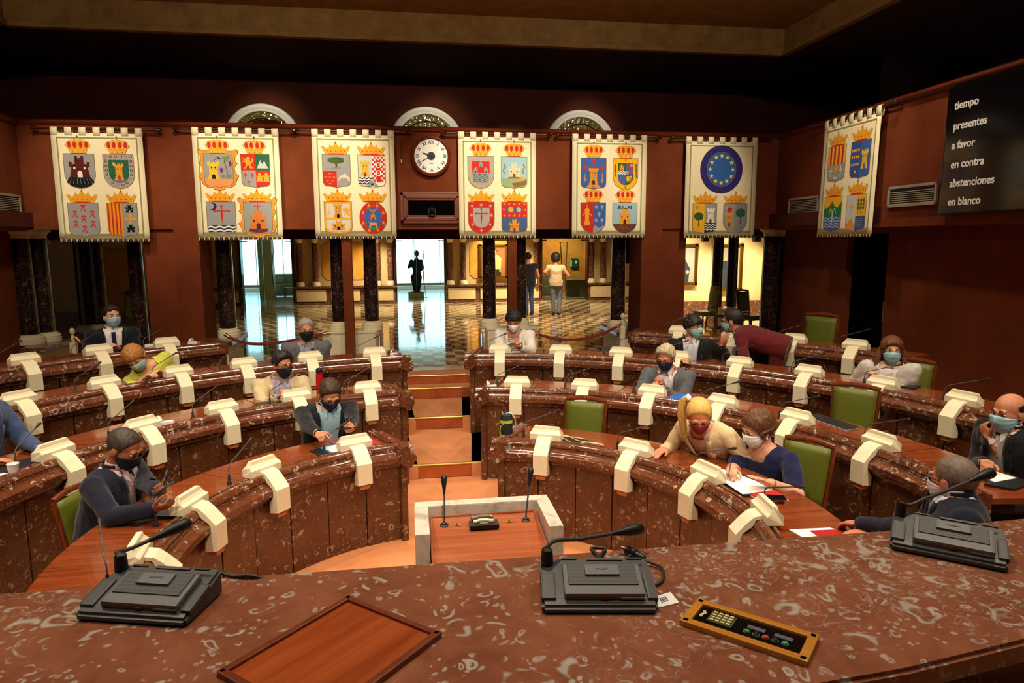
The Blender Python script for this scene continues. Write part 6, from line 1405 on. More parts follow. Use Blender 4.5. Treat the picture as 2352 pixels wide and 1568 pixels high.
P_('glassesA', 'person in navy suit with white mask turned away at the front right desk', (2190, 1105), 0, rh=2.48, nk=-.5, al=1.18, face=-12, lean=8, hy=-42, hp=6, hair='thin', hmat='hair_stubble', mask='mask_white', mtype='surgical', glasses=True, skin='skin_red', tmat='navy_suit', shirt='pale_shirt', vstop=.06, vw=.07, tie='navy_tie',
   hands=[(1995, 1226, dz+.05), (1950, 1204, dz+.05)], poses=('relax', 'relax'), wide=1.12, vox=.006, hk=1.02)
P_('cutL', 'person in blue jacket cut off by the left edge, hand resting by the bracket', (-62, 892), FL[1], rh=3.5, face=6, lean=10, hair='short', hmat='hair_brown', mask='mask_blue', mtype='surgical', tmat='blue_jacket', shirt='white_shirt', vstop=.05,
   hands=[(-30, 1060, FL[1]+dz+.05), (92, 1030, FL[1]+dz+.045)], poses=('relax', 'relax'), wide=1.1, hk=0.99)
hw = AY(1276, 602, 16.35); P_('walkW', 'person in blush blouse and jeans walking away across the foyer', (1276, 602), FL[4], headpos=hw, facing=0, lean=3, hy=0, hp=4, sex='f', stand=True, skin='skin_tan', hair='bob', hmat='hair_black', mask=None, top='none', tmat='blouse', bare=True, legs='jeans', hipz=.80,
   hands=[(.22, .16, .95), (-.25, .05, .98)], k=.92, hk=1.14, feet=(((.1, .05, .42), (.08, -.03, .08)), ((-.06, .02, .42), (-.05, .0, .09))), vox=.009)
hw = AY(1212, 588, 16.5); P_('walkM', 'person in dark waistcoat and jeans walking behind the red post in the foyer', (1212, 588), FL[4], headpos=hw, facing=.1, lean=3, stand=True, skin='skin_tan', hair='short', hmat='hair_black', mask=None, top='none', tmat='dark_suit', bare=True, legs='blue_jeans', hipz=.82,
   hands=[(.27, .1, .72), (-.24, .0, .72)], k=.95, hk=1.0, feet=(((.1, .1, .44), (.09, -.05, .09)), ((-.06, .0, .42), (-.06, -.1, .1))), vox=.009)
flush()
# ================================================================== chairs
def chair_proto(name='leather_chair', leather='green_leather'):
    t = thing(name, '', 'chair'); h = 1.0; w0, w1 = .17, .195; tilt = .09
    def bp(x, z, y=0): return (x, -.2-tilt*(z-.42)/.58+y, z)
    for s_ in (-1, 1):
        MB().tube([bp(s_*w0, .0), bp(s_*w0, .42), bp(s_*(w0+w1)/2, .75), bp(s_*w1, h-.01)], .02, 8).build('back_post', 'chair_wood', t, True)
        MB().tube([(s_*.19, .2, 0), (s_*.195, .2, .40)], .02, 8).build('front_leg', 'chair_wood', t, True)
    n = 8; MB().tube([bp(-w1+2*w1*i/n, h+.022*math.sin(PI*i/n)) for i in range(n+1)], .024, 8).build('top_rail', 'chair_wood', t, True)
    MB().box((0, -.205, .5), (.33, .035, .05), bev=.006).build('lower_rail', 'chair_wood', t)
    vs = []; fs = []; a, b = 6, 8
    for j in range(b+1):
        z = .53+(h-.015-.53)*j/b; ww = w0+(w1-w0)*(z-.42)/.58-.012
        for i in range(a+1): u_ = -1+2*i/a; vs.append(bp(u_*ww, z, .018*(1-u_*u_)*(1-(2*j/b-1)**4)+.006))
    for j in range(b):
        for i in range(a): q = j*(a+1)+i; fs.append((q, q+1, q+a+2, q+a+1))
    o = MB().add(vs, fs).build('back_cushion', leather, t, True); sd = o.modifiers.new('t', 'SOLIDIFY'); sd.thickness = .03; sd.offset = -1
    st = MB()
    for j in range(22):
        z = .535+(h-.07-.53)*j/21; ww = w0+(w1-w0)*(z-.42)/.58-.026
        for s_ in (-1, 1): st.ell(bp(s_*ww, z, .012), (.0045, .004, .0045), n=6, q=4)
    for i in range(18): st.ell(bp(-.155+i*.31/17, h-.03, .012), (.0045, .004, .0045), n=6, q=4)
    st.build('brass_studs', 'gold', t)['kind'] = 'stuff'
    MB().box((0, .0, .425), (.40, .42, .07), bev=.025).build('seat', leather, t, True); MB().box((0, 0, .375), (.40, .42, .045), bev=.008).build('seat_frame', 'chair_wood', t)
    return t
cp = chair_proto(); cp_used = False
def chair(loc, rz, label, scale=1.0):
    global cp_used
    if not cp_used: cp.location = loc; cp.rotation_euler = (0, 0, rz); cp['label'] = label; cp_used = True; r = cp
    else: r = tree_copy(cp, loc, rz, label)
    r.scale = (scale,)*3
    return r
def at_r(px, py, r):
    lo, hi = -1.0, 2.3
    for _ in range(40):
        mid = (lo+hi)/2; p = AZ(px, py, mid)
        if math.hypot(p.x-CX, p.y-CY) > r: lo = mid
        else: hi = mid
    return AZ(px, py, (lo+hi)/2)
def facec(p): f = Vector((CX-p.x, CY-p.y)).normalized(); return math.atan2(-f.x, f.y)
def chair_top(px, py, r, fl, label, turn=0):
    p = at_r(px, py, r); sc = (p.z-fl)/1.02; rz = facec(p)+math.radians(turn); b = Matrix.Rotation(rz, 3, 'Z') @ Vector((0, .29*sc, 0)); print('CHAIR', label[:40], 'h', round(p.z-fl, 2))
    return chair((p.x+b.x, p.y+b.y, fl), rz, label, sc)
chair_top(1346, 914, 2.47, 0, 'empty green leather chair behind the front right desk nearest the aisle')
chair_top(1860, 1010, 2.66, 0, 'green leather chair of the person in navy dress', 18)
chair_top(1968, 884, 3.86, FL[1], 'empty green leather chair on the second right row beside the black folder', 16)
chair_top(2100, 826, 4.86, FL[2], 'green leather chair behind the person in white denim', 14)
chair_top(1890, 722, 6.0, FL[3], 'empty green leather chair against the red wall on the back right row', -6)
for key, lab in (('navyL', 'green leather chair of the person in navy suit and pink shirt'), ('beige', 'green leather chair of the person in beige jacket'), ('greyB', 'green leather chair of the person in grey blazer'), ('blazer', 'chair of the person in navy blazer'), ('greyC', 'chair of the person in steel-grey blazer'), ('whiteC', 'chair of the person in white jacket'), ('suitD', 'chair of the person with the navy tie'), ('darkC', 'chair of the person in black jacket'), ('bald', 'chair of the person in dark suit at the right edge'), ('glassesA', 'chair of the person in navy suit by the right edge'), ('yellow', 'chair of the person in yellow-green top'), ('cutL', 'chair of the person cut off by the left edge')):
    P = PPL[key]; b = P['root'].location; rz = P['rz']; o = Matrix.Rotation(rz, 3, 'Z') @ Vector((0, .03, 0)); chair((b.x+o.x, b.y+o.y, b.z), rz, lab, min(.86, max(.66, P['hz']+.27)))
for px, py, Y, rz, lab in ((1622, 660, 13.0, PI/2+.2, 'green chair side-on in the lit corridor on the right'), (1727, 668, 12.2, PI+.35, 'green chair with its back turned, right of the slim dark columns'), (280, 672, 12.4, PI-.4, 'dim green chair in the far left bay')):
    p = AY(px, py, Y); sc = (p.z-FL[4])/1.02; chair((p.x, p.y, FL[4]), rz, lab, sc)
for px, py, lab in ((165, 266, 'above the far left banner'), (397, 270, 'left of the second banner from the left'), (605, 271, 'in front of the left arched window'), (1180, 282, 'between the middle and right arched windows')):
    p = AY(px, py, 10.2); sc = .95; chair((p.x, p.y-.28*0+.0, p.z-1.02*sc), PI, 'dark gallery chair top showing %s' % lab, sc)
struct('floor_gallery', MB().box((.3, 10.9, AY(600, 268, 10.2).z-1.02*.95-.06), (17, 2.2, .1)), 'dark_wood')
# ================================================================== things on the desks
def slab(name, label, cat, px, z, th, m, edge=None):
    P = [AZ(*p, z) for p in px]; c = sum(P, Vector())/len(P); c.z = z
    if edge:
        t = thing(name, label, cat, c); MB().prism([((p.x-c.x)*.985, (p.y-c.y)*.985) for p in P], th*.7, Matrix.Translation((0, 0, th*.15))).build('pages', edge, t)
        for zz in (0, th*.85): MB().prism([(p.x-c.x, p.y-c.y) for p in P], th*.15, Matrix.Translation((0, 0, zz))).build('cover', m, t)
        return t
    o = MB().prism([(p.x-c.x, p.y-c.y) for p in P], th).build(name, m, None, loc=c); return setp(o, label, cat)
za, zb_, zc_, zd_ = dz+.001, FL[1]+dz+.001, FL[2]+dz+.001, FL[3]+dz+.001
def phone(label, w, d, n, m='black_gloss', cm='black_plastic'):
    d = d.normalized(); n = (n-d*n.dot(d)).normalized(); a = d.cross(n); M = Matrix((a, d, n)).transposed().to_4x4(); M.translation = w
    t = thing('smartphone', label, 'phone', w); R = Matrix((a, d, n)).transposed().to_4x4()
    MB().box((0, 0, 0), (.072, .148, .009), R, bev=.004).build('case', cm, t); MB().box((0, 0, .005), (.066, .138, .001), R).build('screen', m, t)
def gripphone(key, i, label, dirl, nl, cm='black_plastic', off=(0, 0, 0), m='black_gloss'):
    P = PPL[key]; R = P['L2W'].to_3x3(); phone(label, P['grips'][i]+R @ Vector(off), R @ Vector(dirl), R @ Vector(nl), m, cm)
gripphone('navyL', 1, 'smartphone with blue edge held by the person in pink shirt', (.15, .75, .5), (0, -.55, .8), 'phone_blue', (.02, .03, .025)); gripphone('blazer', 1, 'black smartphone tapped by the person in navy blazer', (.8, .4, .15), (-.1, -.3, .9), off=(.03, .02, .012)); gripphone('greyB', 0, 'black smartphone held by the person in grey blazer', (-.6, .7, .0), (0, -.3, 1), off=(-.06, .02, -.005)); gripphone('whiteC', 1, 'smartphone held by the person in white jacket', (.8, .5, .1), (0, -.4, .9), 'phone_blue', (.03, .0, .01), 'lcd'); gripphone('greyC', 0, 'dark smartphone held by the person in steel-grey blazer', (-.3, .9, .1), (0, -.2, 1), off=(-.03, .02, .0))
# front left: tablet case and folders
t = slab('document_folder', 'flat black folder under the tablet on the front left desk', 'folder', ((310, 1210), (395, 1180), (470, 1150), (415, 1140), (330, 1170), (260, 1200)), za, .004, 'black_plastic')
t = slab('tablet_case', 'black tablet in a case before the person in pink shirt', 'tablet', ((325, 1190), (405, 1190), (450, 1152), (385, 1143)), za+.006, .014, 'dark_plastic', 'black_gloss')
slab('document_folder', 'black folder on the desk of the person in navy blazer', 'folder', ((710, 1036), (738, 1050), (860, 1022), (820, 1008)), za, .005, 'black_plastic')
slab('clip_folder', 'bright blue folder under the white sheet of the person in navy blazer', 'folder', ((732, 1029), (764, 1044), (842, 1027), (808, 1014)), za+.006, .004, 'blue_folder')
slab('paper_sheet', 'white sheet on the blue folder of the person in navy blazer', 'paper', ((738, 1028), (770, 1041), (836, 1026), (805, 1014)), za+.0105, .001, 'paper')
slab('notebook', 'dark red notebook lying right of the white sheet on the front left desk', 'notebook', ((828, 1022), (838, 1030), (876, 1022), (852, 1012)), za, .018, 'red_folder', 'paper')
# second left row
slab('document_folder', 'black folder on the desk of the person in beige jacket', 'folder', ((575, 938), (608, 934), (665, 925), (640, 918), (590, 926)), zb_, .006, 'black_plastic')
def telephone(label, px, z, sc=1.0, rz=0):
    p = AZ(*px, z); t = thing('telephone', label, 'telephone', p, rz); t.scale = (sc,)*3
    MB().prism([(-.09, 0), (.09, 0), (.09, .025), (-.06, .055), (-.09, .05)], .14, Matrix(((0, 0, 1, -.07), (1, 0, 0, 0), (0, 1, 0, 0), (0, 0, 0, 1)))).build('base', 'white_plastic', t)
    MB().tube([(-.045, -.075, .055), (-.045, -.05, .078), (-.045, 0, .085), (-.045, .05, .078), (-.045, .075, .055)], .018, 10, rr=[.022, .019, .015, .019, .022]).build('handset', 'white_plastic', t, True)
    MB().box((.03, .02, .038), (.05, .07, .006), Matrix.Rotation(math.radians(-10), 4, 'X'), bev=.002).build('keypad', 'steel_grey', t)
telephone('white telephone on the second left desk row beside a bracket', (378, 976), zb_, .8, .5); telephone('white telephone at the aisle end of the third left desk row', (905, 815), zc_, .62); telephone('white telephone at the aisle end of the second right desk row', (1128, 890), zb_, .7); telephone('white telephone at the inner end of the back left desk row', (446, 790), zd_, .7)
p = AZ(735, 896, zb_); t = thing('drinking_bottle', 'red metal drinking bottle with black lid on the second left row', 'bottle', p)
MB().lathe([(.034, 0), (.036, .01), (.036, .15), (.03, .175)], 16).build('flask', 'red_bottle', t, True) if mat('red_bottle', S(190, 24, 30), .25, .3) else 0
MB().lathe([(.031, .175), (.033, .18), (.033, .215), (.02, .225)], 16).build('lid', 'black_plastic', t, True); MB().tube([(.0, -.01, .225), (.01, 0, .25), (.03, 0, .25)], .006, 6).build('carry_loop', 'steel_grey', t)
# far left: laptop, papers, paper cup
slab('laptop', 'closed black laptop before the person cut off by the left edge', 'laptop', ((-20, 1078), (0, 1072), (100, 1046), (118, 1052), (20, 1092), (-30, 1098)), zb_, .012, 'black_plastic', 'dark_plastic')
slab('paper_sheet', 'white sheets at the left edge of the second row desk', 'paper', ((-30, 1094), (0, 1088), (24, 1086), (-10, 1100)), zb_+.013, .003, 'paper')
p = AZ(32, 1092, zb_); t = thing('paper_cup', 'white paper cup on the second left desk by the image edge', 'cup', p)
MB().lathe([(.024, 0), (.0335, .078), (.0345, .08), (.0325, .079), (.0235, .004)], 20).build('cup_wall', 'white', t, True, angle=60); MB().tube([(.0335*math.cos(a*PI/10), .0335*math.sin(a*PI/10), .079) for a in range(21)], .0022, 6).build('rolled_rim', 'white', t, True)
# front right desk
slab('document_folder', 'open black folder under the papers of the person in navy dress', 'folder', ((1600, 1082), (1640, 1098), (1710, 1142), (1790, 1136), (1700, 1090), (1630, 1075)), za, .014, 'black_plastic')
slab('paper_sheet', 'white papers being signed by the person in navy dress', 'paper', ((1603, 1076), (1650, 1098), (1705, 1135), (1785, 1130), (1735, 1105), (1680, 1083), (1640, 1074)), za+.016, .003, 'paper')
slab('report', 'red report with grey pages under the phone on the front right desk', 'report', ((1722, 1140), (1752, 1158), (1812, 1152), (1778, 1132)), za, .022, 'red_folder', 'paper')
p = AZ(1776, 1142, za+.03); phone('black smartphone lying on the red report', p, Vector((.9, -.3, 0)), Vector((0, 0, 1)))
slab('paper_sheet', 'white sheet under the red leaflet by the right end of the front desk', 'paper', ((1812, 1216), (1905, 1212), (1945, 1222), (1850, 1238)), za, .002, 'paper')
slab('leaflet', 'red leaflet lying on the white sheet at the right end of the front desk', 'leaflet', ((1860, 1219), (1885, 1236), (1955, 1228), (1925, 1216)), za+.003, .003, 'red_folder')
def pen(key, i, label, m, off=(0, 0, 0), d=(.15, .1, .9)):
    P = PPL[key]; R = P['L2W'].to_3x3(); g = P['grips'][i]+R @ Vector(off); d = (R @ Vector(d)).normalized()
    t = thing('pen', label, 'pen', g); MB().tube([-d*.055, -d*.045, d*.08], .004, 8, rr=[.001, .004, .004]).build('barrel', m, t, True); MB().tube([d*.05+Vector((.004, 0, 0)), d*.082+Vector((.004, 0, 0))], .0014, 5).build('clip', 'chrome', t)
pen('beige', 0, 'orange pen in the hand of the person in beige jacket', 'orange_ink', (-.02, .02, .02), (-.5, .1, .7)); pen('navyR', 0, 'silver pen in the hand of the person in navy dress', 'chrome', (-.01, .03, .02), (.05, -.2, .9))
# aisle end of the front right row: bottle bag and cable
p = AZ(1163, 1003, za); t = thing('bottle_bag', 'black and lime insulated bottle bag with grey strap on the front right desk', 'bag', p); mat('lime', S(170, 190, 40), .6); mat('bag_black', S(30, 36, 40), .7); mat('strap_grey', S(170, 168, 166), .7)
MB().lathe([(.05, 0), (.053, .01), (.053, .16), (.05, .19), (.035, .2)], 20).build('pouch', 'bag_black', t, True); MB().lathe([(.0545, .0), (.0545, .03)], 20).build('base_band', 'lime', t, True); MB().lathe([(.0545, .125), (.0545, .15)], 20).build('top_band', 'lime', t, True)
MB().tube([(-.05, -.02, .03), (-.056, -.025, .06), (-.05, -.03, .1), (-.03, -.045, .12)], .004, 6).build('piping', 'lime', t); MB().tube(bez((.0, 0, .2), (.06, -.03, .24), (.1, -.03, .12), (.06, -.04, .01), 10), .013, 8, flat=.25).build('strap', 'strap_grey', t, True); MB().tube([(-.03, -.02, .2), (-.04, -.02, .225)], .006, 6).build('zip_pull', 'lime', t)
z = za+.006; cable('charging_cable', 'coiled cream charging cable on the front right desk', [AZ(1270, 1006, z), AZ(1300, 1000, z), AZ(1330, 1012, z), AZ(1375, 1018, z), AZ(1385, 1022, z+.004), AZ(1350, 1016, z), AZ(1320, 1018, z), AZ(1290, 1002, z), AZ(1320, 1004, z), AZ(1345, 1008, z)], .0035, 'cream_cable')
slab('document_folder', 'black folder under the cream cable on the front right desk', 'folder', ((1278, 1015), (1340, 1023), (1352, 1012), (1285, 1003)), za, .006, 'black_plastic')
# second right row
slab('document_folder', 'big black folder before the empty green chair on the second right row', 'folder', ((1850, 958), (1945, 990), (1975, 984), (1880, 952)), zb_, .012, 'black_plastic', 'paper')
slab('clip_folder', 'blue folder with papers before the person in grey blazer', 'folder', ((1527, 915), (1558, 918), (1592, 908), (1560, 904)), zb_, .006, 'blue_folder')
slab('document_folder', 'black folder before the person in dark suit at the right edge', 'folder', ((2260, 1115), (2330, 1128), (2375, 1110), (2290, 1092)), zb_, .014, 'black_plastic')
slab('paper_sheet', 'white sheet before the person in dark suit at the right edge', 'paper', ((2225, 1086), (2285, 1107), (2335, 1098), (2265, 1076)), zb_+.015, .002, 'paper')
slab('notepad', 'white notepad under the hands of the person in white jacket', 'notepad', ((1172, 812), (1206, 813), (1204, 808), (1176, 807)), zc_, .006, 'paper')
slab('paper_sheet', 'white papers with dark clip on the back left row', 'paper', ((330, 797), (362, 795), (360, 791), (334, 792)), zd_, .012, 'paper')
slab('document_folder', 'dark folder before the person in white denim', 'folder', ((2040, 884), (2100, 894), (2115, 888), (2060, 880)), zc_, .01, 'black_plastic')
# jewellery and watches belong to their wearers
def bangle(key, i, m, t=.93, r=.034):
    P = PPL[key]; a, e, w_ = P['arms'][i]; d = (w_-e).normalized(); c = e.lerp(w_, t); x = d.orthogonal().normalized(); y = d.cross(x); MB().tube([c+x*(r*math.cos(k*PI/8))+y*(r*math.sin(k*PI/8)) for k in range(17)], .005, 6).build('bracelet', m, P['root'], True)
bangle('blazer', 0, 'bracelet_gold', 1.0, .032); bangle('blonde', 0, 'chrome', 1.0, .03); bangle('navyR', 1, 'brass', .95, .034); bangle('greyB', 1, 'blue_folder', 1.0, .033)
for tip, d, n in PPL['blonde']['tips'][:4]: MB().ell(tip+n*.004, (.005, .006, .004), n=8, q=6).build('painted_nail', 'nail_red', PPL['blonde']['root'], True)
P = PPL['navyR']
for s_ in (-1, 1): MB().ell((s_*.086, .004, -.045), (.009, .009, .009), P['HM'], 10, 8).build('pearl_earring', 'pearl', P['root'], True)
# ================================================================== rope barriers and posts
def post(label, px, py, Y):
    p = AY(px, py, Y); sc = (p.z-FL[4])/.54; t = thing('rope_post', label, 'post', (p.x, p.y, FL[4])); t.scale = (1, 1, sc); MB().box((0, 0, .2), (.07, .07, .4), bev=.006).build('shaft', 'cream_stone', t); MB().lathe([(.03, .4), (.018, .41), (.026, .43), (.026, .45), (.016, .47), (.014, .475)], 14).build('neck', 'cream_stone', t, True); MB().ell((0, 0, .505), (.033, .033, .033)).build('ball', 'cream_stone', t, True); return t
post('white post with ball top behind the back left row', 165, 752, 9.35); post('pale post with ball top left of the right red pillar', 1430, 718, 9.6); post('white post with ball top before the slim dark columns', 1691, 712, 10.6)
def rope(label, a, b, c, d):
    P0, P3 = AY(*a), AY(*d); t = thing('barrier_rope', label, 'rope', P0); pts = bez(P0, AY(*b), AY(*c), P3, 18); MB().tube([p-P0 for p in pts], .021, 10).build('rope', 'rope_red', t, True)
    for p, q in ((pts[0], pts[1]), (pts[-1], pts[-2])): v = (q-p).normalized(); MB().tube([p-P0-v*.03, p-P0+v*.05], .025, 10).build('brass_end', 'brass', t, True)
rope('dark red barrier rope left of the steel-grey blazer', (520, 770, 9.75), (560, 795, 9.7), (600, 800, 9.65), (752, 765, 9.75)); rope('dark red barrier rope sagging right of the person in white jacket', (1228, 764, 9.8), (1290, 790, 9.75), (1360, 785, 9.7), (1424, 746, 9.6)); rope('dark red barrier rope by the white post on the far left', (177, 778, 9.35), (195, 795, 9.35), (210, 800, 9.35), (232, 805, 9.35))
# small glass gates beside the pedestals
for px, lab in ((1106, 'narrow glass gate panel left of the person in white jacket'), (872, 'narrow glass gate panel right of the left pedestal')):
    p = AY(px, 790, 9.55); t = thing('glass_gate', lab, 'gate', (p.x, p.y, FL[4])); MB().box((0, 0, .27), (.012, .3, .5)).build('pane', 'glass', t); MB().box((0, .16, .28), (.03, .03, .56)).build('gate_post', 'steel_grey', t)
# ================================================================== foyer furnishings
p = AY(1441, 575, 11.6); t = thing('wall_television', 'black television screen hanging by the right column in the foyer', 'television', p)
MB().box((0, 0, 0), (.48, .05, .46), bev=.008).build('housing', 'black_plastic', t); MB().box((0, -.028, 0), (.44, .006, .41)).build('screen', 'black_gloss', t); MB().box((.1, .04, .2), (.04, .06, .4)).build('mount', 'black_plastic', t)
def painting(label, c, W_, H_, bg, fig):
    t = thing('portrait_painting', label, 'painting', c); mat('canvas_%d' % int(c.x*100), bg, .6)
    MB().box((0, .01, 0), (W_, .02, H_)).build('canvas', 'canvas_%d' % int(c.x*100), t)
    for x, z, a, b in ((0, H_/2+.03, W_+.16, .08), (0, -H_/2-.03, W_+.16, .08), (W_/2+.03, 0, .08, H_+.16), (-W_/2-.03, 0, .08, H_+.16)): MB().box((x, 0, z), (a, .06, b), bev=.014).build('frame_strip', 'gold', t)
    d = D(); fig(d, W_, H_); o = d.build('painted_figure', t); o.location = (0, -.004, 0)
def fig1(d, W_, H_):
    d.p([(-.3*W_, -.48*H_), (.32*W_, -.48*H_), (.3*W_, -.2*H_), (-.2*W_, -.2*H_)], S(30, 26, 24)); d.p([(-.2*W_, -.25*H_), (.3*W_, -.28*H_), (.34*W_, .1*H_), (.18*W_, .22*H_), (-.02*W_, .2*H_), (-.2*W_, .12*H_)], S(190, 160, 90)); d.p([(.02*W_, .2*H_), (.14*W_, .2*H_), (.08*W_, -.1*H_)], S(220, 190, 120)); d.e(.08*W_, .32*H_, .085*W_, .085*H_, S(60, 40, 26)); d.e(.08*W_, .3*H_, .06*W_, .07*H_, S(206, 150, 110)); d.e(.28*W_, -.32*H_, .04*W_, .03*H_, S(206, 150, 110))
def fig2(d, W_, H_):
    d.p([(-.5*W_, -.48*H_), (.25*W_, -.48*H_), (.3*W_, -.1*H_), (.1*W_, .15*H_), (-.5*W_, .15*H_)], S(40, 48, 58)); d.e(-.3*W_, .3*H_, .12*W_, .1*H_, S(196, 150, 116)); d.e(.2*W_, -.2*H_, .07*W_, .05*H_, S(196, 150, 116))
painting('brightly lit portrait of a figure in a beige jacket on the foyer wall', AY(1133, 600, YF-.06), .72, .88, S(120, 76, 30), fig1); painting('gold-framed portrait on the corridor wall, left one', AY(1568, 608, YC-.05), .6, .85, S(130, 134, 128), fig2); painting('gold-framed portrait on the corridor wall, behind the slim dark columns', AY(1672, 614, YC-.05), .6, 1.0, S(150, 144, 110), fig2)
for x, y, zz, tx, tz, e in ((AY(1133, 600, 19.6).x, 19.5, 2.7, AY(1133, 600, 20.2).x, 1.8, 14), (AY(1580, 600, 15).x, 14.9, 2.7, AY(1580, 600, 15.5).x, 1.5, 8), (AY(1700, 600, 15).x, 14.9, 2.7, AY(1700, 600, 15.5).x, 1.5, 8)): spot('picture_light', (x, y, zz), (tx, y+.8, tz), e*3, 90, .6, (1, .84, .56))
# bronze statue with its tall blades
Ys = 22.2; b = AY(956, 686, Ys); b.z = FL[4]-.005; zs = .17
t = thing('bronze_statue', 'dark standing figure statue silhouetted in the bright doorway', 'statue', (b.x, b.y, b.z+zs))
def spx(px, py, dy=0): q = AY(px, py, Ys+dy); return q-Vector((b.x, b.y, b.z+zs))
mb = MB()
mb.ell(spx(957, 582), (.075, .085, .105), n=14, q=10); mb.ell(spx(952, 582, .05), (.03, .05, .04)); limb(mb, [spx(957, 592), spx(957, 604)], [.045, .05])
rings_tube(mb, [(spx(957, y), Vector((1, 0, 0)), Vector((0, 1, 0)), w_, d_) for y, w_, d_ in ((641, .14, .11), (632, .15, .11), (622, .125, .09), (612, .155, .11), (603, .17, .1), (598, .1, .07), (594, .05, .05))])
limb(mb, [spx(945, 600), spx(939, 613), spx(953, 606, -.12)], [.062, .052, .038]); limb(mb, [spx(967, 600), spx(971, 615), spx(965, 622, -.05)], [.062, .052, .038]); mb.ell(spx(953, 606, -.14), (.03, .04, .03)); mb.ell(spx(964, 624, -.05), (.03, .03, .04))
limb(mb, [spx(950, 636), spx(951, 652), spx(953, 669)], [.105, .075, .05]); limb(mb, [spx(962, 636), spx(962, 652), spx(961, 669)], [.105, .075, .05])
for x in (952, 961): mb.ell(spx(x, 671, -.05), (.035, .08, .03))
mb.lathe([(.22, 0), (.2, .03), (.1, .06)], 20)
remesh(mb, 'figure', .014, 'bronze', t, 2)
flush()
t = thing('statue_plinth', 'grey stone block plinth under the standing statue', 'plinth', b); MB().box((0, 0, zs/2), (.5, .5, zs), bev=.01).build('block', 'cream_panel', t); MB().box((0, 0, zs-.01), (.52, .52, .02), bev=.006).build('top_edge', 'cream_panel', t)
def blade(label, pts, Y, r):
    P = [AY(x, y, Y) for x, y, _ in pts]; c = P[-1].copy(); t = thing('blade_sculpture', label, 'sculpture', c); k = len(P)//2
    MB().tube([p-c for p in P], 0, 10, rr=[q*r for _, _, q in pts], flat=.35).build('blade', 'bronze', t, True); MB().lathe([(.05, 0), (.05, .012), (.02, .02)], 14).build('foot', 'bronze', t, True)
blade('slender curved blade sculpture right of the statue', ((976, 560, .15), (973, 580, .6), (971, 605, 1), (973, 640, .9), (976, 665, .5), (979, 684, .25)), 21.6, .05); blade('thin spear-like blade crossing in front of the statue', ((951, 560, .15), (955, 578, .4), (957, 600, .6), (957, 640, .5), (955, 684, .25)), 21.4, .03); blade('tall curved dark oar-like sculpture by the sofa', ((630, 564, .3), (627, 585, .6), (625, 612, 1), (627, 645, .9), (631, 670, .6), (636, 690, .35)), 21.6, .06)
# sofa and low glass table in the lounge
Yq = 23.4; p = AY(662, 692, Yq); t = thing('lounge_sofa', 'pale grey sofa with cushion in the bright left doorway', 'sofa', (p.x+.35, Yq, FL[4])); mat('sofa_grey', S(158, 166, 156), .8)
MB().box((0, 0, .16), (1.7, .7, .26), bev=.04).build('base', 'sofa_grey', t, True); MB().box((0, -.05, .35), (1.5, .6, .14), bev=.05).build('seat_cushion', 'sofa_grey', t, True); MB().box((0, .28, .52), (1.6, .18, .42), bev=.07).build('backrest', 'sofa_grey', t, True)
for s_ in (-1, 1): MB().box((s_*.8, 0, .36), (.16, .7, .34), bev=.06).build('armrest', 'sofa_grey', t, True)
MB().ell((-.58, -.02, .5), (.16, .1, .14), n=14, q=10).build('throw_cushion', 'sofa_grey', t, True)
p = AY(672, 686, 22.6); t = thing('glass_table', 'small glass side table before the pale sofa', 'table', (p.x, 22.6, FL[4])); MB().box((0, 0, .33), (.5, .4, .015)).build('glass_top', 'glass', t)
for x in (-.22, .22):
    MB().tube([(x, -.15, 0), (x, -.15, .32), (x, .15, .32), (x, .15, 0)], .012, 6).build('leg_loop', 'verdigris', t)
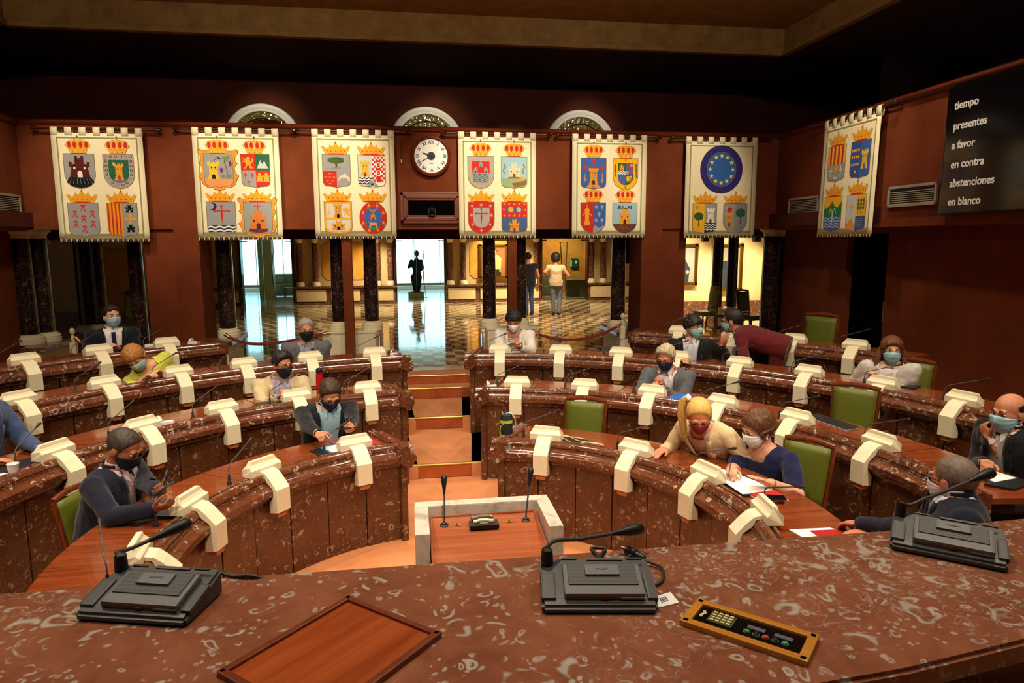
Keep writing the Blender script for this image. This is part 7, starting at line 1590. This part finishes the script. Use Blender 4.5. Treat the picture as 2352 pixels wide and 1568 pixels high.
# amber room: counter, defibrillator box, handles
p = AY(1330, 680, 21.6); t = thing('reception_counter', 'green-grey counter inside the amber doorway', 'counter', (p.x, 21.7, FL[4])); mat('counter_green', S(112, 116, 84), .6); MB().box((0, 0, .26), (.8, .5, .52), bev=.01).build('body', 'counter_green', t); MB().box((0, 0, .53), (.86, .56, .03), bev=.006).build('top', 'steel_grey', t)
p = AY(1252, 680, 22.3); t = thing('bench_seat', 'low green bench at the left of the amber doorway', 'bench', (p.x, 22.3, FL[4])); MB().box((0, 0, .16), (.7, .5, .3), bev=.04).build('seat', 'counter_green', t, True); MB().box((0, .22, .45), (.7, .12, .36), bev=.04).build('back', 'counter_green', t, True)
p = AY(1320, 603, 22.73); t = thing('defibrillator_box', 'dark green defibrillator box on the amber room wall', 'box', p); mat('box_green', S(20, 86, 50), .4); MB().box((0, 0, 0), (.22, .12, .3), bev=.015).build('housing', 'box_green', t); MB().box((.03, -.064, .02), (.05, .004, .09)).build('symbol', 'white', t); MB().box((-.13, 0, -.03), (.04, .1, .2), bev=.01).build('side_flap', 'white', t)
for px, lab in ((1287, 'left'), (1299, 'right')):
    P0 = AY(px if lab == 'left' else 1303, 558, YF+.1); P1 = AY(1297, 690, YF+.05); t = thing('door_handle_bar', 'long metal handle bar of the glass door, %s one' % lab, 'handle', P1); v = P0-P1; MB().tube([v, v*.66+Vector((-.02, -.05, 0)), v*.33+Vector((-.03, -.06, 0)), Vector((0, 0, 0))], .018, 8).build('bar', 'chrome', t, True); MB().ell(v, (.03, .03, .03)).build('end_knob', 'chrome', t, True)
for px, py, Y, lab in ((1620, 548, 13.0, 'small grey loudspeaker under the gallery, left of the slim columns'), (1738, 548, 12.0, 'small grey loudspeaker under the gallery, right of the slim columns'), (102, 552, 12.0, 'small dark loudspeaker in the far left bay')):
    p = AY(px, py, Y); t = thing('loudspeaker', lab, 'speaker', p); MB().box((0, 0, 0), (.13, .1, .12), bev=.015).build('cabinet', 'grille', t); MB().box((0, -.052, 0), (.1, .006, .09)).build('front_grille', 'dark_plastic', t); MB().tube([(0, 0, .05), (0, 0, max(.08, (2.56 if Y < 13 else 2.8)-p.z))], .012, 6).build('hanger', 'dark_plastic', t)
spot('foyer_downlight_and_fill', (AY(1300, 600, 21.5).x, 21.4, 2.75), (AY(1300, 600, 22).x, 22.6, 1.2), 40, 120, .8, (1, .8, .5))  # added fill to brighten the amber room
